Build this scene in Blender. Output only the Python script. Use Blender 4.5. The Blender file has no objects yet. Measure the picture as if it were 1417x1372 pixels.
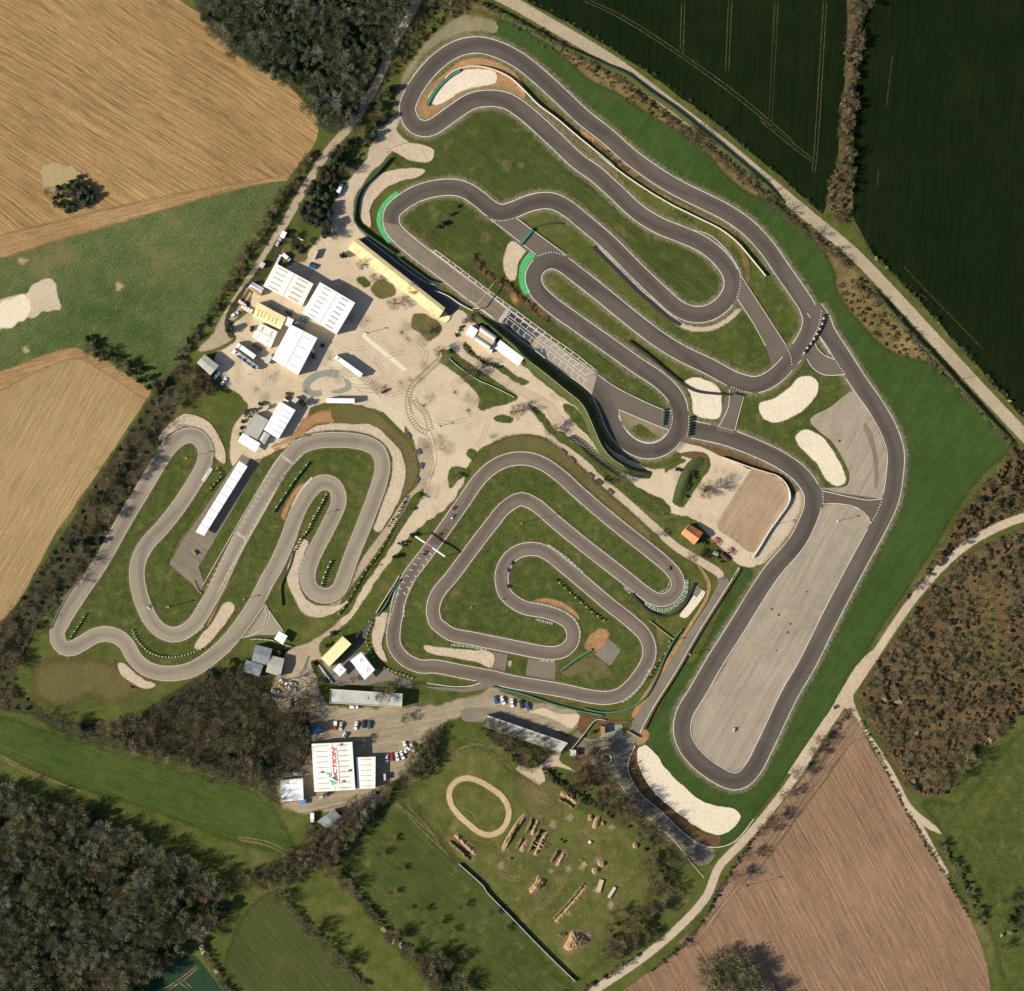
import bpy, math, random
from mathutils import Vector, noise as mnoise
from mathutils.geometry import delaunay_2d_cdt
random.seed(11)
R = math.radians
S = 0.38                                    # metres per traced pixel of the site plan
scene = bpy.context.scene
COL = scene.collection

# ---------------------------------------------------------------- plan frames
FR = dict(P=(0, 0, 1), F1=(450, 0, 3.43), F2=(800, 150, 3.43), F3=(450, 220, 3.43), F4=(800, 450, 2.744),
          F6=(840, 920, 3.049), W1=(50, 550, 3.92), W2=(350, 550, 4.573), W3=(50, 800, 3.92),
          C1=(520, 580, 4.573), C2=(680, 680, 3.92), C3=(540, 800, 3.92), S3=(320, 850, 4.573),
          N1=(260, 300, 4.573), N2=(320, 370, 9.8), N3=(320, 300, 9.147), N4=(270, 440, 10.55),
          K1=(320, 530, 11.43), H1=(420, 1010, 11.43), A1=(330, 860, 9.8), A2=(430, 860, 9.8),
          H2=(430, 980, 8.07), T1=(600, 410, 7.62), T2=(700, 560, 6.86), G1=(660, 940, 6.86),
          E1=(920, 600, 6.86), M1=(560, 1010, 3.811), R1=(1130, 640, 4.78), R2=(1100, 900, 4.328),
          R3=(1100, 300, 4.328), L1=(0, 0, 2.983), L2=(0, 380, 3.43), L3=(0, 950, 3.267), L4=(380, 1050, 4.2875),
          Q1=(640, 0, 2.983), Q2=(1050, 0, 3.738), V1=(220, 180, 4.035))

def P(s):
    """'F1 10,20 30,40 / P 5,5' -> list of plan pixels"""
    out = []
    f = FR['P']
    for tok in s.replace('/', ' ').split():
        if ',' in tok:
            v = [float(a) for a in tok.split(',')]
            q = (f[0] + v[0] / f[2], f[1] + v[1] / f[2])
            out.append(q if len(v) == 2 else q + (v[2],))
        else:
            f = FR[tok]
    return out

def W(p):
    return ((p[0] - 708.5) * S, (686.0 - p[1]) * S)

def PW(s):
    return [W(p) for p in (P(s) if isinstance(s, str) else s)]

def catmull(pts, closed, step):
    n = len(pts)
    if n < 3:
        closed = False
    out = []
    rng = range(n) if closed else range(n - 1)
    for i in rng:
        if closed:
            p0, p1, p2, p3 = pts[(i - 1) % n], pts[i], pts[(i + 1) % n], pts[(i + 2) % n]
        else:
            p1, p2 = pts[i], pts[i + 1]
            p0 = pts[i - 1] if i > 0 else tuple(2 * a - b for a, b in zip(p1, p2))
            p3 = pts[i + 2] if i + 2 < n else tuple(2 * a - b for a, b in zip(p2, p1))
        # centripetal parametrisation
        def dist(a, b):
            return max(1e-4, math.hypot(a[0] - b[0], a[1] - b[1])) ** 0.5
        t0 = 0.0; t1 = t0 + dist(p0, p1); t2 = t1 + dist(p1, p2); t3 = t2 + dist(p2, p3)
        m = max(1, int(math.hypot(p2[0] - p1[0], p2[1] - p1[1]) / step))
        for k in range(m):
            t = t1 + (t2 - t1) * k / m
            r = []
            for d in range(len(p1)):
                a1 = (t1 - t) / (t1 - t0) * p0[d] + (t - t0) / (t1 - t0) * p1[d]
                a2 = (t2 - t) / (t2 - t1) * p1[d] + (t - t1) / (t2 - t1) * p2[d]
                a3 = (t3 - t) / (t3 - t2) * p2[d] + (t - t2) / (t3 - t2) * p3[d]
                b1 = (t2 - t) / (t2 - t0) * a1 + (t - t0) / (t2 - t0) * a2
                b2 = (t3 - t) / (t3 - t1) * a2 + (t - t1) / (t3 - t1) * a3
                r.append((t2 - t) / (t2 - t1) * b1 + (t - t1) / (t2 - t1) * b2)
            out.append(tuple(r))
    if not closed:
        out.append(tuple(pts[-1]))
    return out

def resample(pts, step):
    out = [pts[0]]; acc = 0.0
    for a, b in zip(pts, pts[1:]):
        d = math.hypot(b[0] - a[0], b[1] - a[1])
        if d < 1e-9: continue
        while acc + d >= step:
            t = (step - acc) / d
            a = (a[0] + (b[0] - a[0]) * t, a[1] + (b[1] - a[1]) * t)
            out.append(a)
            d = math.hypot(b[0] - a[0], b[1] - a[1]); acc = 0.0
            if d < 1e-9: break
        acc += d
    return out

def normals(pts, closed):
    n = len(pts); out = []
    for i in range(n):
        a = pts[(i - 1) % n] if (closed or i > 0) else pts[i]
        b = pts[(i + 1) % n] if (closed or i < n - 1) else pts[i]
        dx, dy = b[0] - a[0], b[1] - a[1]
        l = math.hypot(dx, dy) or 1
        out.append((-dy / l, dx / l))          # left of travel
    return out

def offset(pts, d, closed=False):
    ns = normals(pts, closed)
    return [(p[0] + n[0] * d, p[1] + n[1] * d) for p, n in zip(pts, ns)]

def area(pts):
    return 0.5 * sum(a[0] * b[1] - b[0] * a[1] for a, b in zip(pts, pts[1:] + pts[:1]))

def inside(p, poly):
    x, y = p; c = False
    j = len(poly) - 1
    for i in range(len(poly)):
        xi, yi = poly[i]; xj, yj = poly[j]
        if (yi > y) != (yj > y) and x < (xj - xi) * (y - yi) / (yj - yi) + xi:
            c = not c
        j = i
    return c

# ---------------------------------------------------------------- materials
MATS = {}
def _new(name):
    m = bpy.data.materials.new(name); m.use_nodes = True
    nt = m.node_tree; nt.nodes.clear()
    return m, nt

class NT:
    def __init__(s, nt): s.nt = nt
    def n(s, t, **kw):
        nd = s.nt.nodes.new(t)
        for k, v in kw.items():
            if k.startswith('_'):
                setattr(nd, k[1:], v)
            else:
                key = int(k[1:]) if k[0] == 'i' and k[1:].isdigit() else k
                if hasattr(v, 'is_output') and hasattr(v, 'links'):
                    s.nt.links.new(v, nd.inputs[key])
                else:
                    nd.inputs[key].default_value = v
        return nd
    def math(s, op, a, b=0.0, c=None):
        kw = dict(_operation=op, i0=a, i1=b)
        if c is not None: kw['i2'] = c
        return s.n('ShaderNodeMath', **kw).outputs[0]
    def noise(s, vec, scale, detail=4, rough=0.55, dist=0.0):
        return s.n('ShaderNodeTexNoise', Vector=vec, Scale=scale, Detail=detail, Roughness=rough, Distortion=dist).outputs[0]
    def ramp(s, fac, stops, interp='LINEAR'):
        nd = s.n('ShaderNodeValToRGB', Fac=fac)
        cr = nd.color_ramp; cr.interpolation = interp
        while len(cr.elements) < len(stops): cr.elements.new(0.5)
        for e, (p, c) in zip(cr.elements, stops):
            e.position = p; e.color = (*c, 1) if len(c) == 3 else c
        return nd.outputs[0]
    def mix(s, fac, a, b, mode='MIX'):
        nd = s.n('ShaderNodeMix', _data_type='RGBA', _blend_type=mode)
        for k, v in ((0, fac), (6, a), (7, b)):
            if hasattr(v, 'links') and hasattr(v, 'is_output'): s.nt.links.new(v, nd.inputs[k])
            else: nd.inputs[k].default_value = v if k == 0 else ((*v, 1) if len(v) == 3 else v)
        return nd.outputs[2]

def gmat(name, cols, s=(0.02, 0.12, 0.9), w=(0.45, 0.35, 0.35), grain=0.30, gs=1.6, rough=0.95, bump=0.25, bs=1.2,
         feather=False, furrow=None, spot=None, soft=0.8, streak=None, spec=0.15, amax=1.0, race=0.0):
    """ground material: three scales of noise into a colour ramp, grain, optional furrows / ragged edge"""
    m, nt = _new(name); N = NT(nt)
    co = N.n('ShaderNodeTexCoord').outputs['Object']
    L = N.noise(co, s[0], 5, 0.6); Md = N.noise(co, s[1], 5, 0.6); Fi = N.noise(co, s[2], 3, 0.6)
    f = N.math('MULTIPLY_ADD', L, w[0], N.math('MULTIPLY_ADD', Md, w[1], N.math('MULTIPLY', Fi, w[2])))
    tot = sum(w)
    f = N.n('ShaderNodeMapRange', Value=f, i1=tot * 0.33, i2=tot * 0.67).outputs[0]
    k = len(cols)
    col = N.ramp(f, [(i / (k - 1), c) for i, c in enumerate(cols)])
    g = N.noise(co, gs, 3, 0.7)
    hgt = N.math('MULTIPLY', N.noise(co, bs, 4, 0.65), 1.0)
    if streak:                     # long faint streaks along one direction
        ang, sc, amt = streak
        mp = N.n('ShaderNodeMapping', _vector_type='TEXTURE', Vector=co, Rotation=(0, 0, R(ang)), Scale=(16 / sc, 1 / sc, 1)).outputs[0]
        st = N.noise(mp, 1.0, 4, 0.6)
        sv = N.n('ShaderNodeMapRange', Value=st, i1=0.3, i2=0.7, i3=1 - amt, i4=1 + amt).outputs[0]
        col = N.mix(1.0, col, N.n('ShaderNodeCombineColor', Red=sv, Green=sv, Blue=sv).outputs[0], 'MULTIPLY')
    if race:                       # rubbered line, streaks along the lap, re-laid lengths
        uv = N.n('ShaderNodeUVMap', _uv_map='UVMap').outputs[0]
        sx = N.n('ShaderNodeSeparateXYZ', Vector=uv); u, v_ = sx.outputs[0], sx.outputs[1]
        drift = N.n('ShaderNodeTexNoise', _noise_dimensions='1D', W=N.math('MULTIPLY', v_, .014), Scale=1.0, Detail=1.0).outputs[0]
        off = N.math('SUBTRACT', u, N.math('MULTIPLY_ADD', N.math('SUBTRACT', drift, .5), 1.6, .5))
        line = N.math('POWER', 2.718, N.math('MULTIPLY', N.math('MULTIPLY', off, off), -22.0))
        sv = N.n('ShaderNodeCombineXYZ', X=N.math('MULTIPLY', u, 9.0), Y=N.math('MULTIPLY', v_, .035)).outputs[0]
        stn = N.noise(sv, 1.0, 4, .65)
        lay = N.n('ShaderNodeTexWhiteNoise', _noise_dimensions='1D', W=N.math('FLOOR', N.math('MULTIPLY', v_, .017))).outputs[0]
        k_ = N.math('MULTIPLY_ADD', line, -race, N.math('MULTIPLY_ADD', N.math('SUBTRACT', stn, .5), race * 1.9, N.math('MULTIPLY_ADD', lay, race * .55, 1.0 - race * .1)))
        col = N.mix(1.0, col, N.n('ShaderNodeCombineColor', Red=k_, Green=k_, Blue=k_).outputs[0], 'MULTIPLY')
        edge = N.math('ABSOLUTE', N.math('SUBTRACT', u, .5))
        dust = N.n('ShaderNodeMapRange', Value=N.math('MULTIPLY_ADD', N.noise(co, .05, 4, .6), .35, edge), i1=.56, i2=.74, i3=0.0, i4=.28).outputs[0]
        col = N.mix(dust, col, (.24, .195, .14))
    if furrow:
        ang, per, amt, bamt, dist = furrow
        wob = N.n('ShaderNodeTexNoise', Vector=co, Scale=0.008, Detail=2.0).outputs['Color']
        cc = N.n('ShaderNodeVectorMath', _operation='MULTIPLY_ADD', i0=wob, i1=(dist, dist, 0), i2=co).outputs[0]
        mp = N.n('ShaderNodeMapping', _vector_type='TEXTURE', Vector=cc, Rotation=(0, 0, R(ang)), Scale=(40 * per, per, 1)).outputs[0]
        wv = N.noise(mp, 1.0, 3, 0.75)
        mp2 = N.n('ShaderNodeMapping', _vector_type='TEXTURE', Vector=cc, Rotation=(0, 0, R(ang)), Scale=(9 * per, per / 2.6, 1)).outputs[0]
        w2 = N.noise(mp2, 1.0, 2, 0.7)
        wv = N.math('MULTIPLY_ADD', w2, 0.5, N.math('MULTIPLY', wv, 0.6))
        fv = N.n('ShaderNodeMapRange', Value=wv, i1=0.38, i2=0.72, i3=1 - amt, i4=1 + amt).outputs[0]
        col = N.mix(1.0, col, N.n('ShaderNodeCombineColor', Red=fv, Green=fv, Blue=fv).outputs[0], 'MULTIPLY')
        hgt = N.math('MULTIPLY_ADD', wv, bamt, hgt)
    if spot:                       # patches of another colour
        c2, sc, thr, wid = spot
        sp = N.noise(co, sc, 6, 0.65)
        sf = N.n('ShaderNodeMapRange', Value=sp, i1=thr, i2=thr + wid).outputs[0]
        col = N.mix(sf, col, c2)
    gv = N.n('ShaderNodeMapRange', Value=g, i1=0.25, i2=0.75, i3=1 - grain, i4=1 + grain).outputs[0]
    col = N.mix(1.0, col, N.n('ShaderNodeCombineColor', Red=gv, Green=gv, Blue=gv).outputs[0], 'MULTIPLY')
    bs_ = N.n('ShaderNodeBsdfPrincipled', Roughness=rough)
    nt.links.new(col, bs_.inputs['Base Color'])
    bs_.inputs['Specular IOR Level'].default_value = spec
    if bump:
        bp = N.n('ShaderNodeBump', Strength=bump, Distance=0.4, Height=hgt)
        nt.links.new(bp.outputs[0], bs_.inputs['Normal'])
    out = N.n('ShaderNodeOutputMaterial')
    sh = bs_.outputs[0]
    if feather:
        at = N.n('ShaderNodeAttribute', _attribute_name='fade').outputs['Fac']
        en = N.noise(co, 0.55, 5, 0.7)
        al = N.math('MULTIPLY_ADD', N.math('SUBTRACT', en, 0.5), soft * 1.6, at)
        al = N.n('ShaderNodeMapRange', Value=al, i1=0.5 - soft * 0.4, i2=0.5 + soft * 0.4, i4=amax).outputs[0]
        sh = N.n('ShaderNodeMixShader', i0=al, i1=N.n('ShaderNodeBsdfTransparent').outputs[0], i2=sh).outputs[0]
    nt.links.new(sh, out.inputs[0])
    MATS[name] = m
    return m

def pmat(name, col, rough=0.6, metal=0.0, var=0.12, vs=0.8, bump=0.0, bs=6.0, spec=0.4, ribs=None, dirt=None, var2=None):
    """object material: base colour with mottling, optional ribs (axis, period, depth) and dirt (colour, amount)"""
    m, nt = _new(name); N = NT(nt)
    co = N.n('ShaderNodeTexCoord').outputs['Object']
    n1 = N.noise(co, vs, 5, 0.65)
    v = N.n('ShaderNodeMapRange', Value=n1, i1=0.3, i2=0.7, i3=1 - var, i4=1 + var).outputs[0]
    c = N.mix(1.0, col, N.n('ShaderNodeCombineColor', Red=v, Green=v, Blue=v).outputs[0], 'MULTIPLY')
    if dirt:
        d = N.n('ShaderNodeMapRange', Value=N.noise(co, dirt[2] if len(dirt) > 2 else 0.35, 7, 0.7), i1=0.5, i2=0.72, i3=0.0, i4=dirt[1]).outputs[0]
        c = N.mix(d, c, dirt[0])
    b = N.n('ShaderNodeBsdfPrincipled', Roughness=rough, Metallic=metal)
    nt.links.new(c, b.inputs['Base Color'])
    b.inputs['Specular IOR Level'].default_value = spec
    h = None
    if ribs:
        ang, per, dep = ribs
        mp = N.n('ShaderNodeMapping', _vector_type='TEXTURE', Vector=co, Rotation=(0, 0, R(ang))).outputs[0]
        wv = N.n('ShaderNodeTexWave', Vector=mp, Scale=1.0 / per * 0.314, Distortion=0.0).outputs[1]
        h = N.math('MULTIPLY', wv, dep)
    if bump:
        nb = N.math('MULTIPLY', N.noise(co, bs, 3), bump)
        h = nb if h is None else N.math('ADD', h, nb)
    if h is not None:
        bp = N.n('ShaderNodeBump', Strength=0.6, Distance=0.2, Height=h)
        nt.links.new(bp.outputs[0], b.inputs['Normal'])
    nt.links.new(b.outputs[0], N.n('ShaderNodeOutputMaterial').inputs[0])
    MATS[name] = m
    return m

def lmat(name, cols, rough=0.9, trans=0.25, sc=0.35):
    """foliage / twig material, colour varied by clump and by tree"""
    m, nt = _new(name); N = NT(nt)
    co = N.n('ShaderNodeTexCoord').outputs['Object']
    rnd = N.n('ShaderNodeObjectInfo').outputs['Random']
    n1 = N.noise(co, sc, 3, 0.7); n2 = N.noise(co, 1.7, 2, 0.7)
    f = N.math('MULTIPLY_ADD', n2, 0.5, N.math('MULTIPLY_ADD', rnd, 0.45, N.math('MULTIPLY', n1, 0.6)))
    f = N.n('ShaderNodeMapRange', Value=f, i1=0.42, i2=1.1).outputs[0]
    c = N.ramp(f, [(i / (len(cols) - 1), q) for i, q in enumerate(cols)])
    b = N.n('ShaderNodeBsdfPrincipled', Roughness=rough)
    b.inputs['Specular IOR Level'].default_value = 0.15
    nt.links.new(c, b.inputs['Base Color'])
    sh = b.outputs[0]
    if trans:
        t = N.n('ShaderNodeBsdfTranslucent'); nt.links.new(c, t.inputs[0])
        sh = N.n('ShaderNodeMixShader', i0=trans, i1=sh, i2=t.outputs[0]).outputs[0]
    nt.links.new(sh, N.n('ShaderNodeOutputMaterial').inputs[0])
    MATS[name] = m
    return m

# ---------------------------------------------------------------- object helpers
def link(o, parent=None):
    COL.objects.link(o)
    if parent: o.parent = parent
    return o

def mesh_obj(name, verts, faces, mat, parent=None, fade=None, uv=None, smooth=False):
    me = bpy.data.meshes.new(name); me.from_pydata(verts, [], faces)
    if mat: me.materials.append(mat)
    if fade is not None:
        a = me.attributes.new('fade', 'FLOAT', 'POINT'); a.data.foreach_set('value', fade)
    if uv is not None:
        u = me.uv_layers.new(name='UVMap')
        vi = [0] * len(me.loops); me.loops.foreach_get('vertex_index', vi)
        flat = []
        for i in vi: flat += uv[i]
        u.data.foreach_set('uv', flat)
    if smooth:
        me.polygons.foreach_set('use_smooth', [True] * len(me.polygons))
    me.update()
    return link(bpy.data.objects.new(name, me), parent)

def thing(name, label, cat, loc=(0, 0, 0), rz=0.0, group=None):
    o = bpy.data.objects.new(name, None); o.empty_display_size = 0.5
    COL.objects.link(o); o.location = loc; o.rotation_euler = (0, 0, rz)
    return tag(o, label, cat, group)

def tag(o, label, cat, group=None):
    o['label'] = label; o['category'] = cat
    if group: o['group'] = group
    return o

def struct(o, kind='structure'):
    o['kind'] = kind
    return o

def fix(pts, poly):                 # counter-clockwise
    return pts if area(pts) > 0 else pts[::-1]

ZC = {}
def unique_z(z):
    k = round(z, 4); ZC[k] = ZC.get(k, -1) + 1
    return z + ZC[k] * .0013

def sheet(name, s, z, mat, smooth=True, feather=0.0, jitter=0.0, step=2.0, kind='structure', label=None, cat=None):
    z = unique_z(z)
    pts = PW(s)
    pts = catmull(pts, True, step) if smooth else pts
    if not smooth and (jitter or feather):
        pts = resample(pts + pts[:1], step)[:-1]
    pts = fix(pts, None)
    if jitter:
        ns = normals(pts, True)
        pts = [(p[0] + n[0] * q, p[1] + n[1] * q) for p, n in zip(pts, ns)
               for q in [jitter * 2 * mnoise.noise((p[0] * 0.25, p[1] * 0.25, z * 7))]]
    n = len(pts)
    def fill(loop):
        co2, _, tri = delaunay_2d_cdt([Vector(p) for p in loop], [(i, (i + 1) % len(loop)) for i in range(len(loop))], [], 1, 1e-4)[:3]
        return [(p[0], p[1]) for p in co2], [tuple(t) if area([co2[i] for i in t]) > 0 else tuple(t)[::-1] for t in tri]
    if feather:
        o_ = offset(pts, -feather, True); i_ = offset(pts, feather, True)
        # pts ccw: left normal points inwards
        v = [(p[0], p[1], z - .003) for p in o_] + [(p[0], p[1], z) for p in i_]
        f = [(i, (i + 1) % n, n + (i + 1) % n, n + i) for i in range(n)]
        fv, ft = fill(i_)
        b = len(v); v += [(p[0], p[1], z + .001) for p in fv]; f += [tuple(q + b for q in t) for t in ft]
        o = mesh_obj(name, v, f, mat, fade=[0.0] * n + [1.0] * (n + len(fv)))
    else:
        fv, ft = fill(pts)
        o = mesh_obj(name, [(p[0], p[1], z) for p in fv], ft, mat, fade=[1.0] * len(fv))
    return struct(o, kind)

def ribbon(name, pts, width, z, mat, closed=False, feather=0.0, widths=None, join=None):
    """flat ribbon along world points; fade runs 0..1..0 when feathered; uv = (across, along metres)"""
    if join is None: z = unique_z(z)
    ns = normals(pts, closed); n = len(pts); v = []; fd = []; uv = []
    hw = width / 2; al = 0.0
    for i, (p, q) in enumerate(zip(pts, ns)):
        if i: al += math.hypot(p[0] - pts[i - 1][0], p[1] - pts[i - 1][1])
        h = widths[i] / 2 if widths else hw
        offs = (-h - feather, -h + feather, h - feather, h + feather) if feather else (-h, h)
        endf = 1.0
        if feather and not closed and (i == 0 or i == n - 1): endf = 0.0
        for o in offs:
            v.append((p[0] + q[0] * o, p[1] + q[1] * o, z)); uv.append((o / h * 0.5 + 0.5, al))
        fd += [0, endf, endf, 0] if feather else [1, 1]
    k = 4 if feather else 2
    f = []
    for i in range(n if closed else n - 1):
        j = (i + 1) % n
        for a in range(k - 1):
            f.append((i * k + a, j * k + a, j * k + a + 1, i * k + a + 1)[::-1])
    if join is not None:
        b = len(join['v'])
        join['v'] += v; join['f'] += [tuple(q + b for q in t) for t in f]; join['fade'] += fd; join['uv'] += uv
        return None
    return struct(mesh_obj(name, v, f, mat, fade=fd, uv=uv))

def newjoin(): return dict(v=[], f=[], fade=[], uv=[])
def emit(name, J, mat): return struct(mesh_obj(name, J['v'], J['f'], mat, fade=J['fade'], uv=J['uv']))

def track_pts(s, closed=False, step=2.5):
    return catmull(PW(s), closed, step)

class MB:
    """collects boxes, prisms, tubes; build() links them as one mesh object"""
    def __init__(s): s.v = []; s.f = []
    def add(s, v, f):
        b = len(s.v); s.v += [tuple(q) for q in v]; s.f += [tuple(i + b for i in t) for t in f]; return s
    def box(s, c, d, rz=0.0, ry=0.0):
        cx, cy, cz = c; hx, hy, hz = d[0] / 2, d[1] / 2, d[2] / 2
        ca, sa = math.cos(rz), math.sin(rz); cb, sb = math.cos(ry), math.sin(ry)
        v = []
        for x in (-hx, hx):
            for y in (-hy, hy):
                for z in (-hz, hz):
                    X, Z = x * cb + z * sb, -x * sb + z * cb
                    v.append((cx + X * ca - y * sa, cy + X * sa + y * ca, cz + Z))
        return s.add(v, [(0, 1, 3, 2), (4, 6, 7, 5), (0, 4, 5, 1), (2, 3, 7, 6), (0, 2, 6, 4), (1, 5, 7, 3)])
    def prism(s, base, z0, z1, inset=0.0, top=None):
        n = len(base); base = fix(list(base), None)
        tp = top or base
        if inset:
            tp = offset(base, inset, True)
        v = [(p[0], p[1], z0) for p in base] + [(p[0], p[1], z1) for p in tp]
        return s.add(v, [tuple(range(n))[::-1], tuple(range(n, 2 * n))] + [(i, (i + 1) % n, n + (i + 1) % n, n + i) for i in range(n)])
    def rings(s, R_, cap=True):
        """list of rings (equal length lists of points)"""
        n = len(R_[0]); v = [p for r in R_ for p in r]; f = []
        for k in range(len(R_) - 1):
            for i in range(n):
                j = (i + 1) % n
                f.append((k * n + i, k * n + j, (k + 1) * n + j, (k + 1) * n + i))
        if cap: f += [tuple(range(n))[::-1], tuple(range((len(R_) - 1) * n, len(R_) * n))]
        return s.add(v, f)
    def tube(s, pts, radii, n=6, cap=True):
        R_ = []
        for i, p in enumerate(pts):
            a = Vector(pts[max(0, i - 1)]); b = Vector(pts[min(len(pts) - 1, i + 1)])
            d = (b - a).normalized() if (b - a).length > 1e-6 else Vector((0, 0, 1))
            u = d.orthogonal().normalized(); w = d.cross(u)
            r = radii[i] if isinstance(radii, (list, tuple)) else radii
            R_.append([tuple(Vector(p) + (u * math.cos(2 * math.pi * k / n) + w * math.sin(2 * math.pi * k / n)) * r) for k in range(n)])
        return s.rings(R_, cap)
    def cyl(s, c, r, h, n=12, r2=None, axis='z'):
        a = (c[0], c[1], c[2]); 
        b = (c[0], c[1], c[2] + h) if axis == 'z' else ((c[0] + h, c[1], c[2]) if axis == 'x' else (c[0], c[1] + h, c[2]))
        return s.tube([a, b], [r, r2 if r2 is not None else r], n)
    def torus(s, c, R1, r2, n=12, m=5, sx=1.0):
        v = []; f = []
        for i in range(n):
            a = 2 * math.pi * i / n
            for j in range(m):
                b = 2 * math.pi * j / m
                q = R1 + r2 * math.cos(b)
                v.append((c[0] + q * math.cos(a), c[1] + q * math.sin(a), c[2] + r2 * math.sin(b)))
        for i in range(n):
            for j in range(m):
                f.append((i * m + j, ((i + 1) % n) * m + j, ((i + 1) % n) * m + (j + 1) % m, i * m + (j + 1) % m))
        return s.add(v, f)
    def build(s, name, mat, parent=None, smooth=False):
        v = s.v
        if parent is not None and parent.get('_world'):
            c = parent['_world']; v = [(a - c[0], b - c[1], z - c[2]) for a, b, z in v]
        return mesh_obj(name, v, s.f, mat, parent, smooth=smooth)
    def solo(s, name, mat, label, cat, group=None, smooth=False):
        """a one-mesh thing with its origin at its base"""
        xs = [p[0] for p in s.v]; ys = [p[1] for p in s.v]; z0 = min(p[2] for p in s.v)
        c = ((min(xs) + max(xs)) / 2, (min(ys) + max(ys)) / 2, z0)
        o = mesh_obj(name, [(a - c[0], b - c[1], z - c[2]) for a, b, z in s.v], s.f, mat, smooth=smooth)
        o.location = c
        return tag(o, label, cat, group)

def wthing(name, label, cat, c, group=None):
    """an Empty at c whose parts are given in world coordinates"""
    o = thing(name, label, cat, c, 0, group); o['_world'] = tuple(c)
    return o

def dup(root, loc, rz, label=None, group=None, scale=None, mats=None):
    r = root.copy(); COL.objects.link(r); r.location = loc; r.rotation_euler = (0, 0, rz)
    if scale: r.scale = scale if isinstance(scale, tuple) else (scale,) * 3
    if label: r['label'] = label
    if group: r['group'] = group
    for ch in list(root.children):
        c = ch.copy(); COL.objects.link(c); c.parent = r
        nm = ch.name.split('.')[0]
        if mats and nm in mats and len(c.material_slots):
            c.material_slots[0].link = 'OBJECT'; c.material_slots[0].material = mats[nm]
        for g in ch.children:
            d = g.copy(); COL.objects.link(d); d.parent = c
    return r
# ---------------------------------------------------------------- ground materials
G = gmat
G('grass', [(.030, .044, .009), (.056, .074, .015), (.084, .094, .023), (.135, .118, .04)], s=(.02, .16, .9), w=(.4, .5, .35), bump=.5, grain=.42, spot=((.14, .12, .05), .05, .56, .14))
G('grass_dark', [(.025, .049, .011), (.036, .067, .015), (.052, .083, .023)], s=(.02, .15, 1.0), w=(.4, .5, .4), bump=.4, grain=.38, feather=True, soft=.8, streak=(55, .35, .12))
G('grass_infield', [(.030, .043, .009), (.050, .067, .015), (.078, .087, .025)], s=(.03, .18, .9), w=(.4, .5, .35), bump=.4, grain=.36, feather=True, streak=(-38, .7, .2), spot=((.13, .115, .045), .09, .57, .16))
G('grass_lush', [(.023, .040, .008), (.043, .065, .013), (.076, .089, .021), (.125, .112, .04)], s=(.03, .22, .9), w=(.35, .55, .4), bump=.5, grain=.45, feather=True, spot=((.125, .112, .044), .11, .57, .16))
G('grass_dry', [(.066, .066, .022), (.105, .093, .034), (.16, .13, .055)], bump=.5, feather=True, grain=.4)
G('grass_rough', [(.05, .055, .018), (.10, .085, .03), (.19, .14, .06), (.30, .22, .11)], s=(.04, .22, 1.0), bump=.9, grain=.5, feather=True)
G('field_tan', [(.200, .122, .051), (.280, .177, .079), (.335, .225, .105)], s=(.012, .05, .6), w=(.55, .35, .3), furrow=(-34, 1.35, .55, 1.6, 16), bump=.6, grain=.2)
G('field_ochre', [(.22, .152, .074), (.29, .207, .104), (.34, .248, .13)], s=(.010, .05, .5), w=(.55, .35, .3), furrow=(60, 1.3, .30, 1.2, 4), bump=.5, grain=.2)
G('field_brown', [(.152, .095, .061), (.216, .138, .091), (.268, .177, .119)], s=(.012, .05, .5), w=(.55, .35, .3), furrow=(-62, 1.35, .42, 1.4, 4), bump=.6, grain=.2)
G('headland', [(.130, .083, .055), (.20, .130, .085), (.275, .185, .125)], s=(.03, .3, 1.4), furrow=(54, 2.0, .6, 1.8, 2), bump=.8, grain=.3, feather=True)
G('headland_west', [(.22, .135, .06), (.30, .19, .09), (.37, .25, .13)], s=(.03, .3, 1.4), furrow=(15, 1.0, .4, 1.4, 8), bump=.8, grain=.3, feather=True)
G('field_black', [(.0045, .0098, .0032), (.0068, .0132, .0043), (.0105, .0180, .0060)], s=(.012, .06, 1.2), furrow=(86, 1.6, .35, .5, 2), bump=.25, grain=.3, spec=.02)
G('field_west', [(.030, .056, .016), (.054, .086, .023), (.090, .114, .040), (.15, .14, .06)], s=(.012, .10, .8), w=(.5, .45, .4), bump=.9, grain=.5, streak=(50, 1.2, .2), spot=((.15, .13, .055), .035, .55, .16))
G('meadow', [(.026, .047, .009), (.046, .074, .014), (.078, .096, .027)], s=(.02, .14, 1.0), w=(.4, .5, .4), bump=.5, grain=.4, streak=(-22, .6, .22), feather=True)
G('field_olive', [(.036, .050, .014), (.052, .064, .019), (.078, .076, .028)], s=(.02, .07, 1.0), furrow=(-50, 1.4, .28, .8, 3), bump=.5, feather=True)
G('field_teal', [(.011, .034, .019), (.016, .043, .023), (.022, .050, .026)], s=(.02, .08, 1.2), furrow=(42, 1.5, .15, .5, 2), bump=.3)
G('yard', [(.38, .31, .22), (.475, .395, .29), (.55, .47, .355)], s=(.02, .10, .7), w=(.5, .4, .3), grain=.16, bump=.2, feather=True, soft=.5, spot=((.30, .215, .135), .06, .55, .2))
G('yard_lot', [(.42, .36, .265), (.49, .425, .32), (.56, .49, .38)], s=(.03, .14, .9), grain=.12, bump=.15, feather=True, soft=.4)
G('path', [(.31, .25, .185), (.42, .345, .26), (.52, .44, .34)], s=(.05, .3, 1.4), grain=.22, bump=.3, feather=True, soft=.6)
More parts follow.
